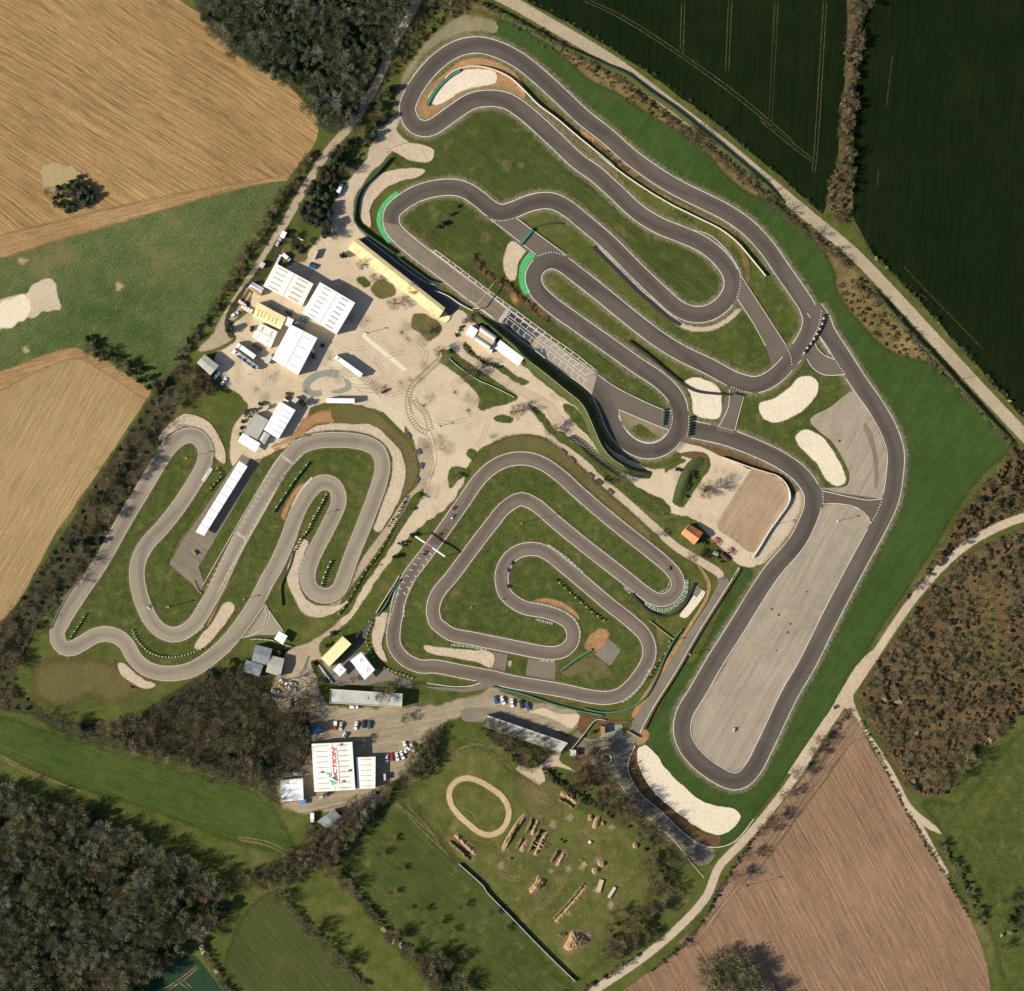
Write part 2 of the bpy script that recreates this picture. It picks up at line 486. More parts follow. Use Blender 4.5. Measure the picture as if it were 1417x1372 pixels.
G('dirt_road', [(.26, .21, .15), (.345, .285, .205), (.43, .36, .27)], s=(.04, .25, 1.2), grain=.22, bump=.4, feather=True, soft=.6)
G('car_park', [(.19, .165, .115), (.26, .22, .155), (.34, .28, .19)], s=(.03, .12, .8), grain=.18, bump=.2, feather=True, soft=.6, streak=(12, .8, .2))
G('gravel_trap', [(.54, .48, .38), (.61, .545, .435), (.66, .60, .49)], s=(.08, .4, 1.8), grain=.18, bump=.5, feather=True, soft=.6)
G('gravel_tan', [(.37, .305, .23), (.45, .375, .285), (.52, .44, .34)], s=(.06, .3, 1.6), grain=.28, bump=.5, feather=True, soft=.6)
G('gravel_grey', [(.215, .185, .145), (.28, .24, .19), (.335, .29, .23)], s=(.02, .09, .9), grain=.14, bump=.3, feather=True, soft=.3, streak=(60, .5, .16), spot=((.36, .28, .2), .06, .58, .16))
G('gravel_lot', [(.24, .17, .115), (.31, .225, .155), (.38, .285, .195)], s=(.03, .12, .9), grain=.16, bump=.3, feather=True, soft=.3, streak=(58, .6, .18))
G('soil_orange', [(.22, .115, .05), (.32, .18, .085), (.42, .27, .14)], s=(.06, .3, 1.4), grain=.3, bump=.6, feather=True, soft=.7)
G('soil_brown', [(.075, .045, .022), (.12, .07, .035), (.17, .10, .05)], s=(.06, .3, 1.4), grain=.3, bump=.6, feather=True, soft=.6)
G('dirt_tan', [(.34, .24, .135), (.44, .33, .20), (.52, .41, .26)], s=(.05, .3, 1.4), grain=.24, bump=.4, feather=True, soft=.6)
G('tyre_mark', [(.20, .165, .12), (.27, .225, .165), (.34, .285, .21)], s=(.05, .3, 1.4), grain=.2, bump=.1, feather=True, soft=1.0, amax=.24)
G('stain', [(.18, .16, .13), (.26, .23, .185), (.34, .30, .24)], s=(.05, .3, 1.4), grain=.2, bump=.1, feather=True, soft=1.1, amax=.28)
G('meadow_yellow', [(.036, .047, .010), (.066, .078, .018), (.105, .108, .033), (.15, .13, .05)], s=(.025, .16, .9), w=(.4, .55, .4), bump=.5, grain=.42, feather=True, spot=((.17, .135, .06), .06, .56, .15))
G('halo', [(.20, .175, .10), (.28, .24, .15), (.36, .31, .21)], s=(.05, .2, 1.0), grain=.3, bump=.3, feather=True, soft=1.0, amax=.7)
G('halo_dry', [(.10, .09, .035), (.16, .135, .06), (.24, .19, .095)], s=(.05, .2, 1.0), grain=.35, bump=.4, feather=True, soft=1.0, amax=.75)
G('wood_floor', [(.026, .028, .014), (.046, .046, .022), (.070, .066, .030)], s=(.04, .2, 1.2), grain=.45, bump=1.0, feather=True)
G('scrub_floor', [(.055, .038, .018), (.108, .075, .036), (.175, .135, .062)], s=(.04, .2, 1.2), grain=.4, bump=1.0, feather=True)
G('track_main', [(.075, .065, .057), (.091, .079, .070), (.108, .093, .082)], s=(.015, .08, .7), grain=.09, bump=.08, rough=.9, race=.26, gs=3)
G('track_patch', [(.090, .072, .055), (.105, .085, .066), (.12, .098, .077)], s=(.015, .08, .7), grain=.12, bump=.1, streak=(15, .5, .12), feather=True, soft=.2)
G('track_west', [(.215, .185, .145), (.25, .218, .172), (.285, .25, .20)], s=(.015, .08, .7), grain=.08, bump=.08, rough=.9, race=.26, gs=3)
G('track_centre', [(.125, .103, .086), (.148, .122, .102), (.168, .138, .116)], s=(.015, .08, .7), grain=.08, bump=.08, rough=.9, race=.26, gs=3)
G('track_old', [(.15, .122, .096), (.18, .15, .118), (.22, .185, .15)], s=(.03, .1, .7), grain=.14, bump=.1, streak=(-37, .8, .2), feather=True, soft=.2)
G('asphalt_new', [(.030, .032, .038), (.040, .042, .050), (.05, .05, .06)], s=(.04, .2, 1.0), grain=.1, bump=.1, feather=True, soft=.1)
G('pit_asphalt', [(.062, .068, .070), (.08, .085, .085), (.10, .10, .10)], s=(.04, .2, 1.0), grain=.1, bump=.1, feather=True, soft=.1)
G('grid_pave', [(.25, .21, .165), (.30, .255, .20), (.34, .285, .225)], s=(.04, .2, 1.0), grain=.12, bump=.1, feather=True, soft=.1)
G('asphalt_teal', [(.17, .19, .16), (.22, .24, .205), (.26, .27, .23)], s=(.05, .3, 1.0), grain=.12, bump=.1, feather=True, soft=.25)
G('asphalt_road', [(.135, .118, .095), (.175, .155, .125), (.22, .195, .16)], s=(.03, .12, .9), grain=.16, bump=.12, feather=True, soft=.3)
G('concrete', [(.30, .255, .20), (.36, .31, .25), (.42, .365, .30)], s=(.1, .4, 1.6), grain=.12, bump=.1, feather=True, soft=.1)
G('white_paint', [(.56, .54, .50), (.70, .68, .64), (.80, .78, .75)], s=(.05, .3, 1.2), grain=.14, bump=0, rough=.7, feather=True, soft=1.15, amax=.92)
G('white_worn', [(.46, .43, .36), (.60, .57, .50), (.72, .69, .63)], s=(.05, .3, 1.2), grain=.14, bump=0, rough=.7, feather=True, soft=1.2, amax=.9)
G('green_paint', [(.055, .30, .10), (.075, .40, .14), (.14, .47, .21)], s=(.05, .3, 1.2), grain=.2, bump=0, rough=.7, feather=True, soft=.8, amax=.9)
G('kerb_pale', [(.27, .30, .24), (.37, .40, .33), (.46, .48, .40)], s=(.05, .3, 1.2), grain=.14, bump=0)
G('kerb_green', [(.16, .24, .15), (.20, .29, .19), (.25, .33, .22)], s=(.05, .3, 1.2), grain=.14, bump=0)
G('tramline', [(.10, .095, .045), (.15, .135, .065), (.20, .17, .085)], s=(.05, .3, 1.2), grain=.3, bump=.2, feather=True)
G('rut', [(.22, .18, .085), (.31, .245, .125), (.38, .30, .16)], s=(.05, .3, 1.2), grain=.3, bump=.2, feather=True)

MT = MATS
# ---------------------------------------------------------------- base ground and fields
big = 5000.0
struct(mesh_obj('ground', [(-big, -big, 0), (big, -big, 0), (big, big, 0), (-big, big, 0)], [(0, 1, 2, 3)], MT['grass']))
Zf, Zy, Zg, Zh, Zt, Zp, Zl = .02, .09, .18, .36, .41, .44, .47
E = 260     # how far the fields run on past the photograph (pixels)
sheet('field', 'L1 740,0 900,110 1050,240 1200,360 1290,460 1322,520 1300,600 1190,735 900,800 600,890 300,975 0,1055 / P -260,420 -260,-260 40,-260 150,-100', Zf, MT['field_tan'], smooth=False, step=6, jitter=.4)
sheet('field', 'L2 0,515 100,440 250,375 360,350 500,410 620,485 720,560 640,680 540,830 400,1030 280,1200 190,1372 / P 30,825 0,870 -260,1020 -260,640', Zf, MT['field_ochre'], smooth=False, step=6, jitter=.4)
sheet('field', 'P 1175,985 1190,1010 1250,1110 1290,1180 1340,1265 1362,1320 1372,1372 1400,1600 760,1600 840,1392 870,1365 960,1300 1005,1217 1050,1150 1110,1080 1160,1005', Zf, MT['field_brown'], smooth=False, step=6, jitter=.4)
sheet('field', 'P 715,-260 1178,-260 1172,60 1166,150 1156,245 1140,298 1074,240 993,173 893,98 793,36 728,2', Zf, MT['field_black'], smooth=False, step=6, jitter=.5)
sheet('field', 'P 1190,-260 1800,-260 1800,760 1500,645 1409,571 1292,440 1205,347 1176,292 1184,150', Zf, MT['field_black'], smooth=False, step=6, jitter=.5)
sheet('field', 'L1 1190,738 900,803 600,893 300,978 0,1058 / P -260,425 -260,640 / L2 0,508 100,433 250,368 360,343 500,403 620,478 730,545 800,540 880,400 960,250 / L1 940,1160 1000,1020 1090,870', Zf + .002, MT['field_west'], smooth=False, step=6)
sheet('meadow', 'P -200,990 / L3 0,140 200,200 420,270 700,350 950,420 1160,490 1290,640 1320,740 1050,700 850,620 700,560 400,470 130,370 0,300 / P -200,1040', Zf, MT['meadow'], feather=2.5)
sheet('field', 'L3 1150,980 1250,930 1372,1060 1480,1190 / L4 200,1000 330,1130 500,1310 620,1450 / P 520,1500 330,1500 / L3 1000,1372 1020,1240 1080,1080', Zf, MT['field_olive'], feather=2.0)
sheet('field', 'L3 600,1390 700,1310 860,1200 905,1240 1000,1372 1100,1500 500,1500', Zf, MT['field_teal'], smooth=False)
sheet('field', 'P 1280,1110 1330,1110 1380,1050 1417,1010 1600,900 1600,1500 1400,1372 1372,1290 1345,1210 1310,1160', Zf, MT['grass_lush'], feather=3)
sheet('field', 'L4 320,600 420,520 520,420 700,250 820,330 1040,580 1372,900 / P 760,1340 790,1372 640,1420 580,1330 / L4 860,1250 700,1080 520,850 400,700', Zf, MT['grass_infield'], feather=4)
sheet('field', 'M1 30,320 200,150 330,80 470,130 640,280 800,260 900,400 1150,480 1330,680 1300,850 1100,1130 900,1310 560,980 240,640', Zf + .002, MT['meadow_yellow'], feather=4)
# headlands (ploughed margins)
sheet('headland', 'R2 290,370 350,360 420,520 360,540 180,780 0,1020 / F6 700,790 500,1010 380,1180 300,1180 440,1060 560,920 700,720 900,420', Zf + .006, MT['headland'], feather=1.2)
sheet('headland', 'L2 -40,490 100,425 250,370 360,350 500,410 620,485 720,560 700,590 520,480 370,400 250,430 100,500 -40,560', Zf + .006, MT['headland_west'], feather=1.0)
sheet('headland', 'L1 1190,735 900,800 600,890 300,975 -60,1068 -60,1010 300,900 600,830 900,770', Zf + .006, MT['headland_west'], feather=1.6)
# pale bare patches in the west field, dry track marks
sheet('bare_soil', 'L1 -40,1270 40,1225 110,1205 130,1185 215,1150 235,1200 247,1278 190,1285 130,1310 100,1315 40,1350 -40,1370', Zy, MT['gravel_tan'], feather=.7, jitter=.8, step=1.2)
sheet('bare_soil', 'L1 -40,1280 30,1240 105,1210 128,1250 118,1310 40,1350 -30,1360', Zy + .01, MT['gravel_trap'], feather=.8, jitter=1.0, step=1.0)
for s in ('L1 75,1075 95,1062 120,1078 100,1095', 'L1 475,1170 490,1160 510,1180 500,1200 480,1195', 'L2 110,350 130,340 145,355 125,372',
          'L1 165,690 250,670 330,720 320,790 200,800 170,745'):
    sheet('bare_soil', s, Zy, MT['rut'], feather=1.3, jitter=.9, step=1.2)
# tramlines in the dark fields
def lines(name, specs, width, z, mat, feather=.25):
    J = newjoin()
    for s in specs:
        ribbon('', track_pts(s), width, z, None, feather=feather, join=J)
    return emit(name, J, mat)
lines('tramlines', ['Q1 490,0 600,50 700,105 900,235 1100,380 1250,500 1372,600', 'Q1 510,-5 620,45 720,100 905,222 1120,375 1372,588',
      'Q1 905,0 898,230', 'Q1 918,0 911,230', 'Q1 1098,0 1085,300', 'Q1 1112,0 1099,300', 'Q1 1290,0 1265,490', 'Q1 1303,0 1278,500',
      'Q2 82,0 52,620', 'Q2 102,0 68,640', 'Q2 335,0 285,800 275,900', 'Q2 352,0 305,760 290,910', 'Q2 0,605 150,720 300,840', 'Q2 0,620 140,735 290,850'], .28, Zy, MT['tramline'], .2)
lines('tramlines', ['Q2 690,280 660,560', 'Q2 620,870 612,980', 'Q2 495,640 488,960 475,1150', 'R3 340,40 450,200 560,330 800,500', 'R3 650,300 900,560 1130,800'], .3, Zy, MT['tramline'], .25)
lines('wheel_tracks', ['L3 0,310 100,365 250,430 380,480', 'L3 0,322 95,375 240,440', 'L3 1060,680 1200,700 1310,750', 'L3 1070,692 1190,715 1290,755',
      'L3 740,1372 830,1310 895,1258', 'L3 752,1380 842,1318 900,1266', 'L3 800,1335 860,1372', 'L3 820,1325 880,1372'], .45, Zy, MT['rut'], .3)
lines('wheel_tracks', ['L4 700,235 850,400 1040,580', 'L4 780,270 900,400 1040,570', 'M1 0,420 150,560 250,670', 'M1 480,710 540,770 600,775 640,755', 'M1 490,725 545,790 620,790',
      'M1 840,640 880,690 870,760 800,870 700,960 640,990 590,970', 'M1 845,655 868,700 855,760 790,860 690,950 640,980', 'M1 200,420 330,420 380,470 410,525', 'M1 0,300 140,220 300,95 420,90 500,150 580,220', 'M1 320,75 410,80 470,120 540,180',
      'M1 1030,1190 1200,1100 1372,1030'], .5, Zy, MT['rut'], .35)

# ---------------------------------------------------------------- rougher grass around the circuit
sheet('grass', 'Q1 150,85 230,110 330,170 420,240 520,330 640,390 760,470 900,550 1000,620 1080,720 1200,810 1330,850 / R3 0,40 100,130 190,240 240,360 240,420 310,540 400,650 500,760 640,840 800,880 900,960 1000,1070 1150,1200 1290,1350 / P 1395,625 1360,655 / R1 1050,130 900,350 800,520 620,800 430,1080 300,1300 / P 1175,930 1165,955 / F6 960,200 900,260 780,430 640,610 560,710 490,762 470,750 480,715 560,650 540,610 440,580 330,530 240,440 200,370 160,330 180,260 250,140 316,0 / F4 430,1290 600,960 620,920 640,920 660,960 500,1300 / F6 330,300 400,440 535,493 620,440 770,125 / F4 1062,912 1190,650 1205,520 1180,400 1070,225 937,20 / F2 1105,1000 1040,870 905,675 715,502 485,387 250,232 / F1 1110,450 900,260 800,180',
      Zy, MT['grass_dark'], feather=1.8, step=3)
sheet('grass_verge', 'Q1 0,60 60,40 150,85 230,110 330,170 420,240 520,330 640,390 760,470 900,550 1000,620 1080,720 1200,810 1330,850 / R3 0,40 100,130 190,240 240,360 240,420 310,540 400,650 500,760 640,840 800,880 900,960 1000,1070 / R3 1040,1060 900,880 700,700 450,400 300,240 140,60 / Q1 1340,780 1200,680 1050,560 900,450 700,330 500,200 300,120 100,20 0,20',
      Zy - .008, MT['grass_rough'], feather=2.5)
sheet('grass', 'F1 500,625 620,560 700,515 780,505 870,530 950,590 1100,725 1372,975 / F2 0,330 100,410 200,500 300,580 430,635 520,680 620,735 670,790 685,835 660,890 600,935 540,935 480,905 360,790 250,680 130,560 0,460 / F1 1300,1060 1180,960 1100,930 1040,920 960,935 850,970 770,920 700,870 620,850 520,850 430,870 / F1 440,830 475,810 400,800 340,790 320,730 400,760 480,765 510,740 510,710 450,690 430,660', Zy, MT['grass_infield'], feather=1.2)
sheet('grass', 'F3 370,290 450,225 520,190 600,180 650,195 720,240 780,290 920,405 880,400 850,470 850,540 900,600 950,640 1150,800 1372,980 / F4 140,140 250,230 320,275 350,320 150,240 75,190 / F3 1250,970 1000,780 700,545 500,415', Zy, MT['grass_infield'], feather=.8)
sheet('grass', 'F4 600,400 640,265 700,262 780,225 850,160 900,60 960,140 1010,190 1045,240 1020,270 900,340 860,370 910,400 960,440 1000,500 1030,570 1020,610 990,630 930,615 890,545 800,480 700,435', Zy, MT['grass_lush'], feather=.8)
sheet('grass', 'F4 380,290 420,200 520,200 580,235 570,310 535,385 420,350', Zy, MT['grass_lush'], feather=.8)
sheet('grass', 'F2 765,920 830,1020 890,1130 905,1190 890,1245 840,1270 780,1250 650,1190 500,1125 400,1060 480,1040 600,1030 690,1000', Zy, MT['grass_lush'], feather=.8)
sheet('grass', 'F2 790,810 870,930 985,1110 1050,1030 1060,985 1000,880 930,790 860,690 780,600 760,640 820,760', Zy, MT['grass_lush'], feather=.8)
sheet('grass', 'W1 700,310 780,250 850,240 880,270 880,310 830,430 740,560 620,700 545,810 510,900 510,1000 535,1100 580,1200 640,1280 720,1325 600,1372 480,1300 380,1240 250,1300 170,1330 160,1265 280,1070 480,740', Zy, MT['grass_lush'], feather=.8)
sheet('grass', 'W1 960,390 1000,420 960,480 860,640 720,880 720,910 850,985 895,1060 850,1150 800,1225 750,1250 700,1240 650,1190 610,1100 590,1000 600,880 720,710', Zy, MT['grass_lush'], feather=.8)
sheet('grass', 'W1 1230,330 1330,310 1100,690 930,1020 870,960 950,790', Zy, MT['grass_lush'], feather=.8)
sheet('grass', 'W2 250,410 310,360 390,322 500,318 640,322 720,340 765,380 772,440 750,540 620,900 525,1150 440,1205 390,1140 440,990 590,650 540,520 470,490 340,545 240,700 110,1020 / W3 1110,200 1000,330 900,430 800,475 680,470 600,380 700,350 850,300 1000,80', Zy, MT['grass_lush'], feather=.8)
sheet('grass', 'C1 680,410 740,350 900,295 1070,340 1372,600 / C2 860,360 960,470 930,540 830,500 560,290 280,70 / C1 1060,480 900,465 760,560 500,910 / C1 380,1070 320,1220 380,1372 / C3 240,280 300,340 600,400 560,500 300,455 100,380 65,340 85,140 / C1 215,1060 420,780', Zy, MT['grass_lush'], feather=.8)
sheet('grass', 'C1 930,545 1020,555 1120,620 1372,860 / C2 620,440 860,640 890,830 820,1000 690,1080 600,1080 300,1040 200,1020 480,800 470,640 400,560 200,330 / C1 1050,790 870,820 765,940 800,1150 900,1250 / C3 740,210 900,260 950,300 900,370 650,340 300,240 280,150 / C1 500,1040 800,650', Zy, MT['grass_lush'], feather=.8)
sheet('grass', 'C1 860,880 1020,870 1200,990 1372,1150 / C2 640,660 800,830 760,1040 / C2 480,860 490,760 420,640 200,600 110,540 90,450 130,370', Zy, MT['grass_lush'], feather=.8)

# ---------------------------------------------------------------- yards, paths, roads
sheet('yard', 'P 440,330 455,318 482,312 497,318 515,340 560,378 618,428 640,430 655,446 700,485 740,520 790,560 812,572 826,600 850,625 880,640 905,650 935,640 960,612 985,625 1040,650 1080,665 1095,690 1085,735 1050,780 1030,785 1010,770 985,745 950,715 925,710 900,695 870,665 840,640 800,617 765,607 730,602 690,609 660,625 645,650 640,670 620,700 600,715 575,735 550,765 520,805 490,850 465,875 440,900 430,920 437,940 422,930 415,905 440,885 465,865 490,830 520,790 545,750 560,725 575,690 582,650 577,620 560,590 530,570 490,560 455,558 430,565 425,590 410,615 395,620 380,625 355,650 335,640 322,645 318,625 325,590 343,562 330,545 310,530 300,510 300,490 328,470 320,455 345,430 350,405 375,385 410,360 430,345', Zy + .012, MT['yard'], feather=.9, jitter=.5)
sheet('yard', 'F1 380,420 340,540 250,620 190,760 110,860 30,990 0,1080 0,1160 120,1130 200,1130 140,1050 140,950 180,870 290,750 320,720 400,760 490,765 515,715 400,680 335,610 360,570', Zy + .010, MT['path'], feather=.8, jitter=.4)
sheet('dirt_verge', 'F1 370,440 440,300 530,215 620,170 720,150 820,170 900,220 880,180 820,110 760,85 650,75 560,130 460,220 390,320 340,440 320,560 345,600', Zy + .006, MT['halo'], feather=1.2)
ribbon('dirt_road', track_pts('P 590,-60 578,0 550,52 520,118 490,168 455,208 425,255 385,325 345,388 315,435 300,462'), 4.2, Zy + .004, MT['dirt_road'], feather=.7)
sheet('dirt_road', 'N1 330,560 400,480 300,650 250,690 290,760 230,810 120,850 60,850 160,740 240,620', Zy + .006, MT['dirt_road'], feather=1.0)
ribbon('dirt_road', track_pts('P 610,-40 690,-6 760,33 850,87 930,147 1000,200 1060,250 1120,300 1180,350 1240,412 1300,477 1360,542 1417,602 1500,690 1560,760'), 6.3, Zy + .004, MT['dirt_road'], feather=.5)
ribbon('dirt_road', track_pts('P 1540,690 1480,703 1417,716 1370,735 1330,760 1290,798 1250,848 1210,908 1180,953 1140,1012 1100,1075 1060,1128 1025,1168 995,1200 978,1240 945,1278 890,1325 820,1372 760,1410'), 4.4, Zy + .004, MT['path'], feather=.7)
sheet('dirt_road', 'R2 520,0 440,100 360,240 350,290 400,420 540,640 620,780 700,930 860,1070 880,1100 820,1080 700,1000 600,820 500,640 400,460 330,360 280,350 180,480 0,740 -40,740 0,670 180,400 260,270 380,80 470,0', Zy + .008, MT['path'], feather=.5)
ribbon('dirt_road', track_pts('R2 700,960 780,1100 850,1230 930,1372'), 2.2, Zy + .004, MT['path'], feather=.6)
ribbon('dirt_road', track_pts('T1 230,590 450,715 700,880 1000,1040 1250,1190 / T2 430,60 600,230 800,400 1000,560 1150,650'), 4.6, Zy + .016, MT['path'], feather=.7)
ribbon('dirt_road', track_pts('T2 380,250 450,330 600,450 750,570 950,760 1150,930 1372,1130 / C2 880,190 1000,300 1150,390 1240,450 1260,490'), 4.2, Zy + .016, MT['path'], feather=.6)
ribbon('road', track_pts('C2 1250,450 1260,500 1225,580 1150,700 1050,850 950,1010 860,1150 780,1290'), 6.0, Zy + .02, MT['asphalt_road'], feather=.3)
sheet('car_park', 'P 440,955 455,975 560,978 600,975 660,962 680,953 720,968 800,985 806,998 785,1012 740,1002 690,990 660,988 625,995 600,1015 585,1040 570,1062 540,1085 525,1112 500,1118 450,1122 420,1112 395,1120 385,1080 420,1060 432,1030 428,1000 420,985 390,985 378,960 385,930 400,905 430,920 437,940', Zy + .008, MT['car_park'], feather=1.5, jitter=.8)
sheet('road', 'P 640,982 690,983 745,1000 790,1020 800,1010 812,1022 835,1022 865,1015 880,1000 889,1012 873,1040 871,1070 890,1100 930,1138 958,1160 984,1172 990,1182 980,1196 968,1198 955,1188 920,1155 880,1120 850,1080 815,1060 800,1047 780,1033 735,1012 690,1000 640,996', Zy + .018, MT['asphalt_road'], feather=.4)
sheet('road', 'A2 700,150 790,20 850,0 780,180 730,260 560,480 380,560 480,450 600,330', Zy + .02, MT['pit_asphalt'], feather=.3, smooth=False)
sheet('road', 'A2 200,640 420,740 640,720 900,640 1000,650 1180,740 1372,830 1372,910 1200,860 1000,780 800,860 600,870 330,850', Zy + .014, MT['asphalt_road'], feather=.6)
sheet('road', 'W2 1040,360 1070,470 1040,560 960,640 860,790 700,1010 560,1230 440,1372 500,1372 620,1230 800,990 920,810 1040,620 1110,540 1150,440 1110,300 1060,240', Zy + .016, MT['dirt_road'], feather=.5)
sheet('pavement', 'C1 150,-60 340,90 310,130 240,90 100,-60', Zy + .02, MT['yard_lot'], feather=.2, smooth=False)
sheet('pavement', 'F3 180,825 395,1000 370,1010 165,840', Zy + .018, MT['gravel_trap'], feather=.2, smooth=False)
sheet('pavement', 'N1 800,860 860,850 1200,1130 1372,1280 1372,1372 1150,1150', Zy + .018, MT['yard_lot'], feather=.3, smooth=False)
sheet('yard_asphalt', 'N1 960,975 880,970 780,1000 725,1060 740,1110 790,1140 850,1130 845,1100 790,1100 770,1080 800,1040 870,1010 945,1020', Zy + .02, MT['asphalt_teal'], feather=.25)
sheet('yard_asphalt', 'N1 980,1020 1035,1050 1035,1090 960,1120 900,1110 1000,1070', Zy + .02, MT['asphalt_teal'], feather=.3)
sheet('gravel_lot', 'E1 820,340 980,380 1100,430 1170,540 1180,640 1100,800 850,1130 800,1130 650,1010 510,920 490,850', Zy + .02, MT['gravel_lot'], feather=.25, smooth=False)
sheet('gravel_lot', 'E1 820,1130 960,1000 1300,520 1335,600 1290,780 900,1250 800,1180', Zy + .018, MT['gravel_tan'], feather=.4)
sheet('soil', 'E1 200,30 500,120 800,220 1050,290 1180,360 1290,520 1240,570 1190,480 1060,380 800,310 540,220 380,140 180,80', Zy + .024, MT['soil_brown'], feather=.5)
sheet('yard', 'E1 90,160 170,90 300,100 440,170 540,230 440,260 300,180 150,190', Zy + .022, MT['yard_lot'], feather=.5)
# grass islands in the yard
for s in ('T1 80,680 170,560 290,650 450,760 700,930 890,1060 880,1090 700,1150 530,1200 470,1170 480,1070 400,960 250,820',
          'T1 330,480 420,580 560,700 740,750 880,840 1010,910 960,930 850,900 760,830 650,760 500,690 380,620 300,540',
          'T2 220,0 320,60 400,150 450,220 600,310 700,400 900,600 1000,720 950,720 800,560 640,430 480,330 400,250 300,130',
          'F4 165,600 200,610 350,690 345,720 290,715 190,650', 'F4 320,745 400,738 450,745 420,790 390,790',
          'T1 630,1300 680,1250 760,1260 840,1290 800,1340 700,1330',
          'F3 215,620 262,572 325,602 335,640 290,665 250,660', 'F3 405,785 430,735 490,745 552,802 500,862 450,830', 'F3 150,570 180,560 215,600 190,610',
          'F3 545,905 600,920 640,980 560,940', 'T2 540,0 640,20 760,160 860,330 900,420 820,340 700,220 600,110', 'T2 1080,740 1180,760 1372,880 1372,960 1250,900', 'C1 455,350 500,300 590,330 520,390 470,440', 'C1 570,220 600,180 640,210 610,260',
          'N3 560,560 640,500 620,450 760,270 960,440 940,560 760,560', 'E1 0,300 150,230 200,260 60,340 0,380', 'E1 140,500 280,280 400,250 430,290 300,500 170,700 80,650', 'A2 150,430 120,330 250,190 380,120 520,60 440,190 280,350', 'A2 100,620 180,780 270,900 130,860 90,700'):
    sheet('grass', s, Zg, MT['grass_dry' if s.startswith(('F3 2', 'F3 4', 'N3')) else 'grass_lush'], feather=.7, jitter=.4, step=1.5)
sheet('soil', 'F4 385,490 440,480 490,492 500,520 470,520 420,505', Zg + .004, MT['soil_brown'], feather=.4)
sheet('soil', 'W2 320,130 420,90 540,60 600,90 560,160 420,170 300,240 200,300 130,320 260,230', Zy + .022, MT['soil_orange'], feather=1.6, jitter=.8)
sheet('grass_verge', 'W2 500,60 640,50 780,100 900,200 1010,320 1045,420 1030,530 950,640 900,720 940,600 960,440 930,340 850,250 760,180 600,170 520,160', Zy + .02, MT['grass_dry'], feather=.6)
sheet('grass', 'W2 960,720 1000,640 1080,580 1060,650 940,830 700,1180 600,1372 500,1400 640,1180 800,960', Zy + .02, MT['grass_lush'], feather=.5)
sheet('grass_verge', 'T2 -160,420 0,310 180,290 380,330 560,450 760,640 900,780 1372,1230 1372,1372 1180,1180 900,920 500,560 300,470 100,450 0,470 -150,520', Zg, MT['grass_dry'], feather=1.8)
sheet('soil', 'C2 1160,440 1190,490 1180,570 1080,740 900,1040 770,1230 760,1220 900,990 1060,740 1165,560 1165,490 1120,400', Zg + .002, MT['soil_orange'], feather=.35)
sheet('soil', 'C3 1030,740 1160,770 1310,780 1290,790 1150,790 1100,780 1040,850 1020,830', Zg, MT['soil_brown'], feather=.6)
sheet('yard', 'G1 500,320 620,270 780,330 960,330 980,360 900,470 760,400 560,330', Zg, MT['yard'], feather=1.2)
sheet('yard', 'G1 370,850 400,815 470,840 560,840 640,780 780,680 800,700 780,770 900,850 940,880 870,860 720,830 640,900 650,960 600,1005 470,930', Zg, MT['path'], feather=.5)
sheet('pavement', 'G1 1130,380 1200,385 1372,420 1372,550 1200,550 1180,570 1080,590 1010,560 1080,570 1170,545 1210,400', Zg + .004, MT['asphalt_teal'], feather=.3)
sheet('soil', 'G1 930,690 1030,720 1080,800 1150,890 1290,960 1372,1050 1300,1080 1100,980 980,850 900,760', Zg, MT['soil_brown'], feather=.8)
sheet('gravel_trap', 'F6 130,350 160,340 200,370 250,440 330,520 400,575 480,600 540,610 565,640 540,680 500,712 430,710 370,680 280,610 210,550 170,500 135,430', Zg + .13, MT['gravel_trap'], feather=.4, jitter=.3)
sheet('soil', 'F6 120,340 95,430 140,530 240,620 340,710 420,762 470,762 480,720 420,715 360,680 270,610 200,550 150,480 130,400', Zg, MT['soil_brown'], feather=.5)
sheet('soil', 'F6 130,310 150,270 180,290 160,330 125,340', Zg + .004, MT['soil_orange'], feather=.5)

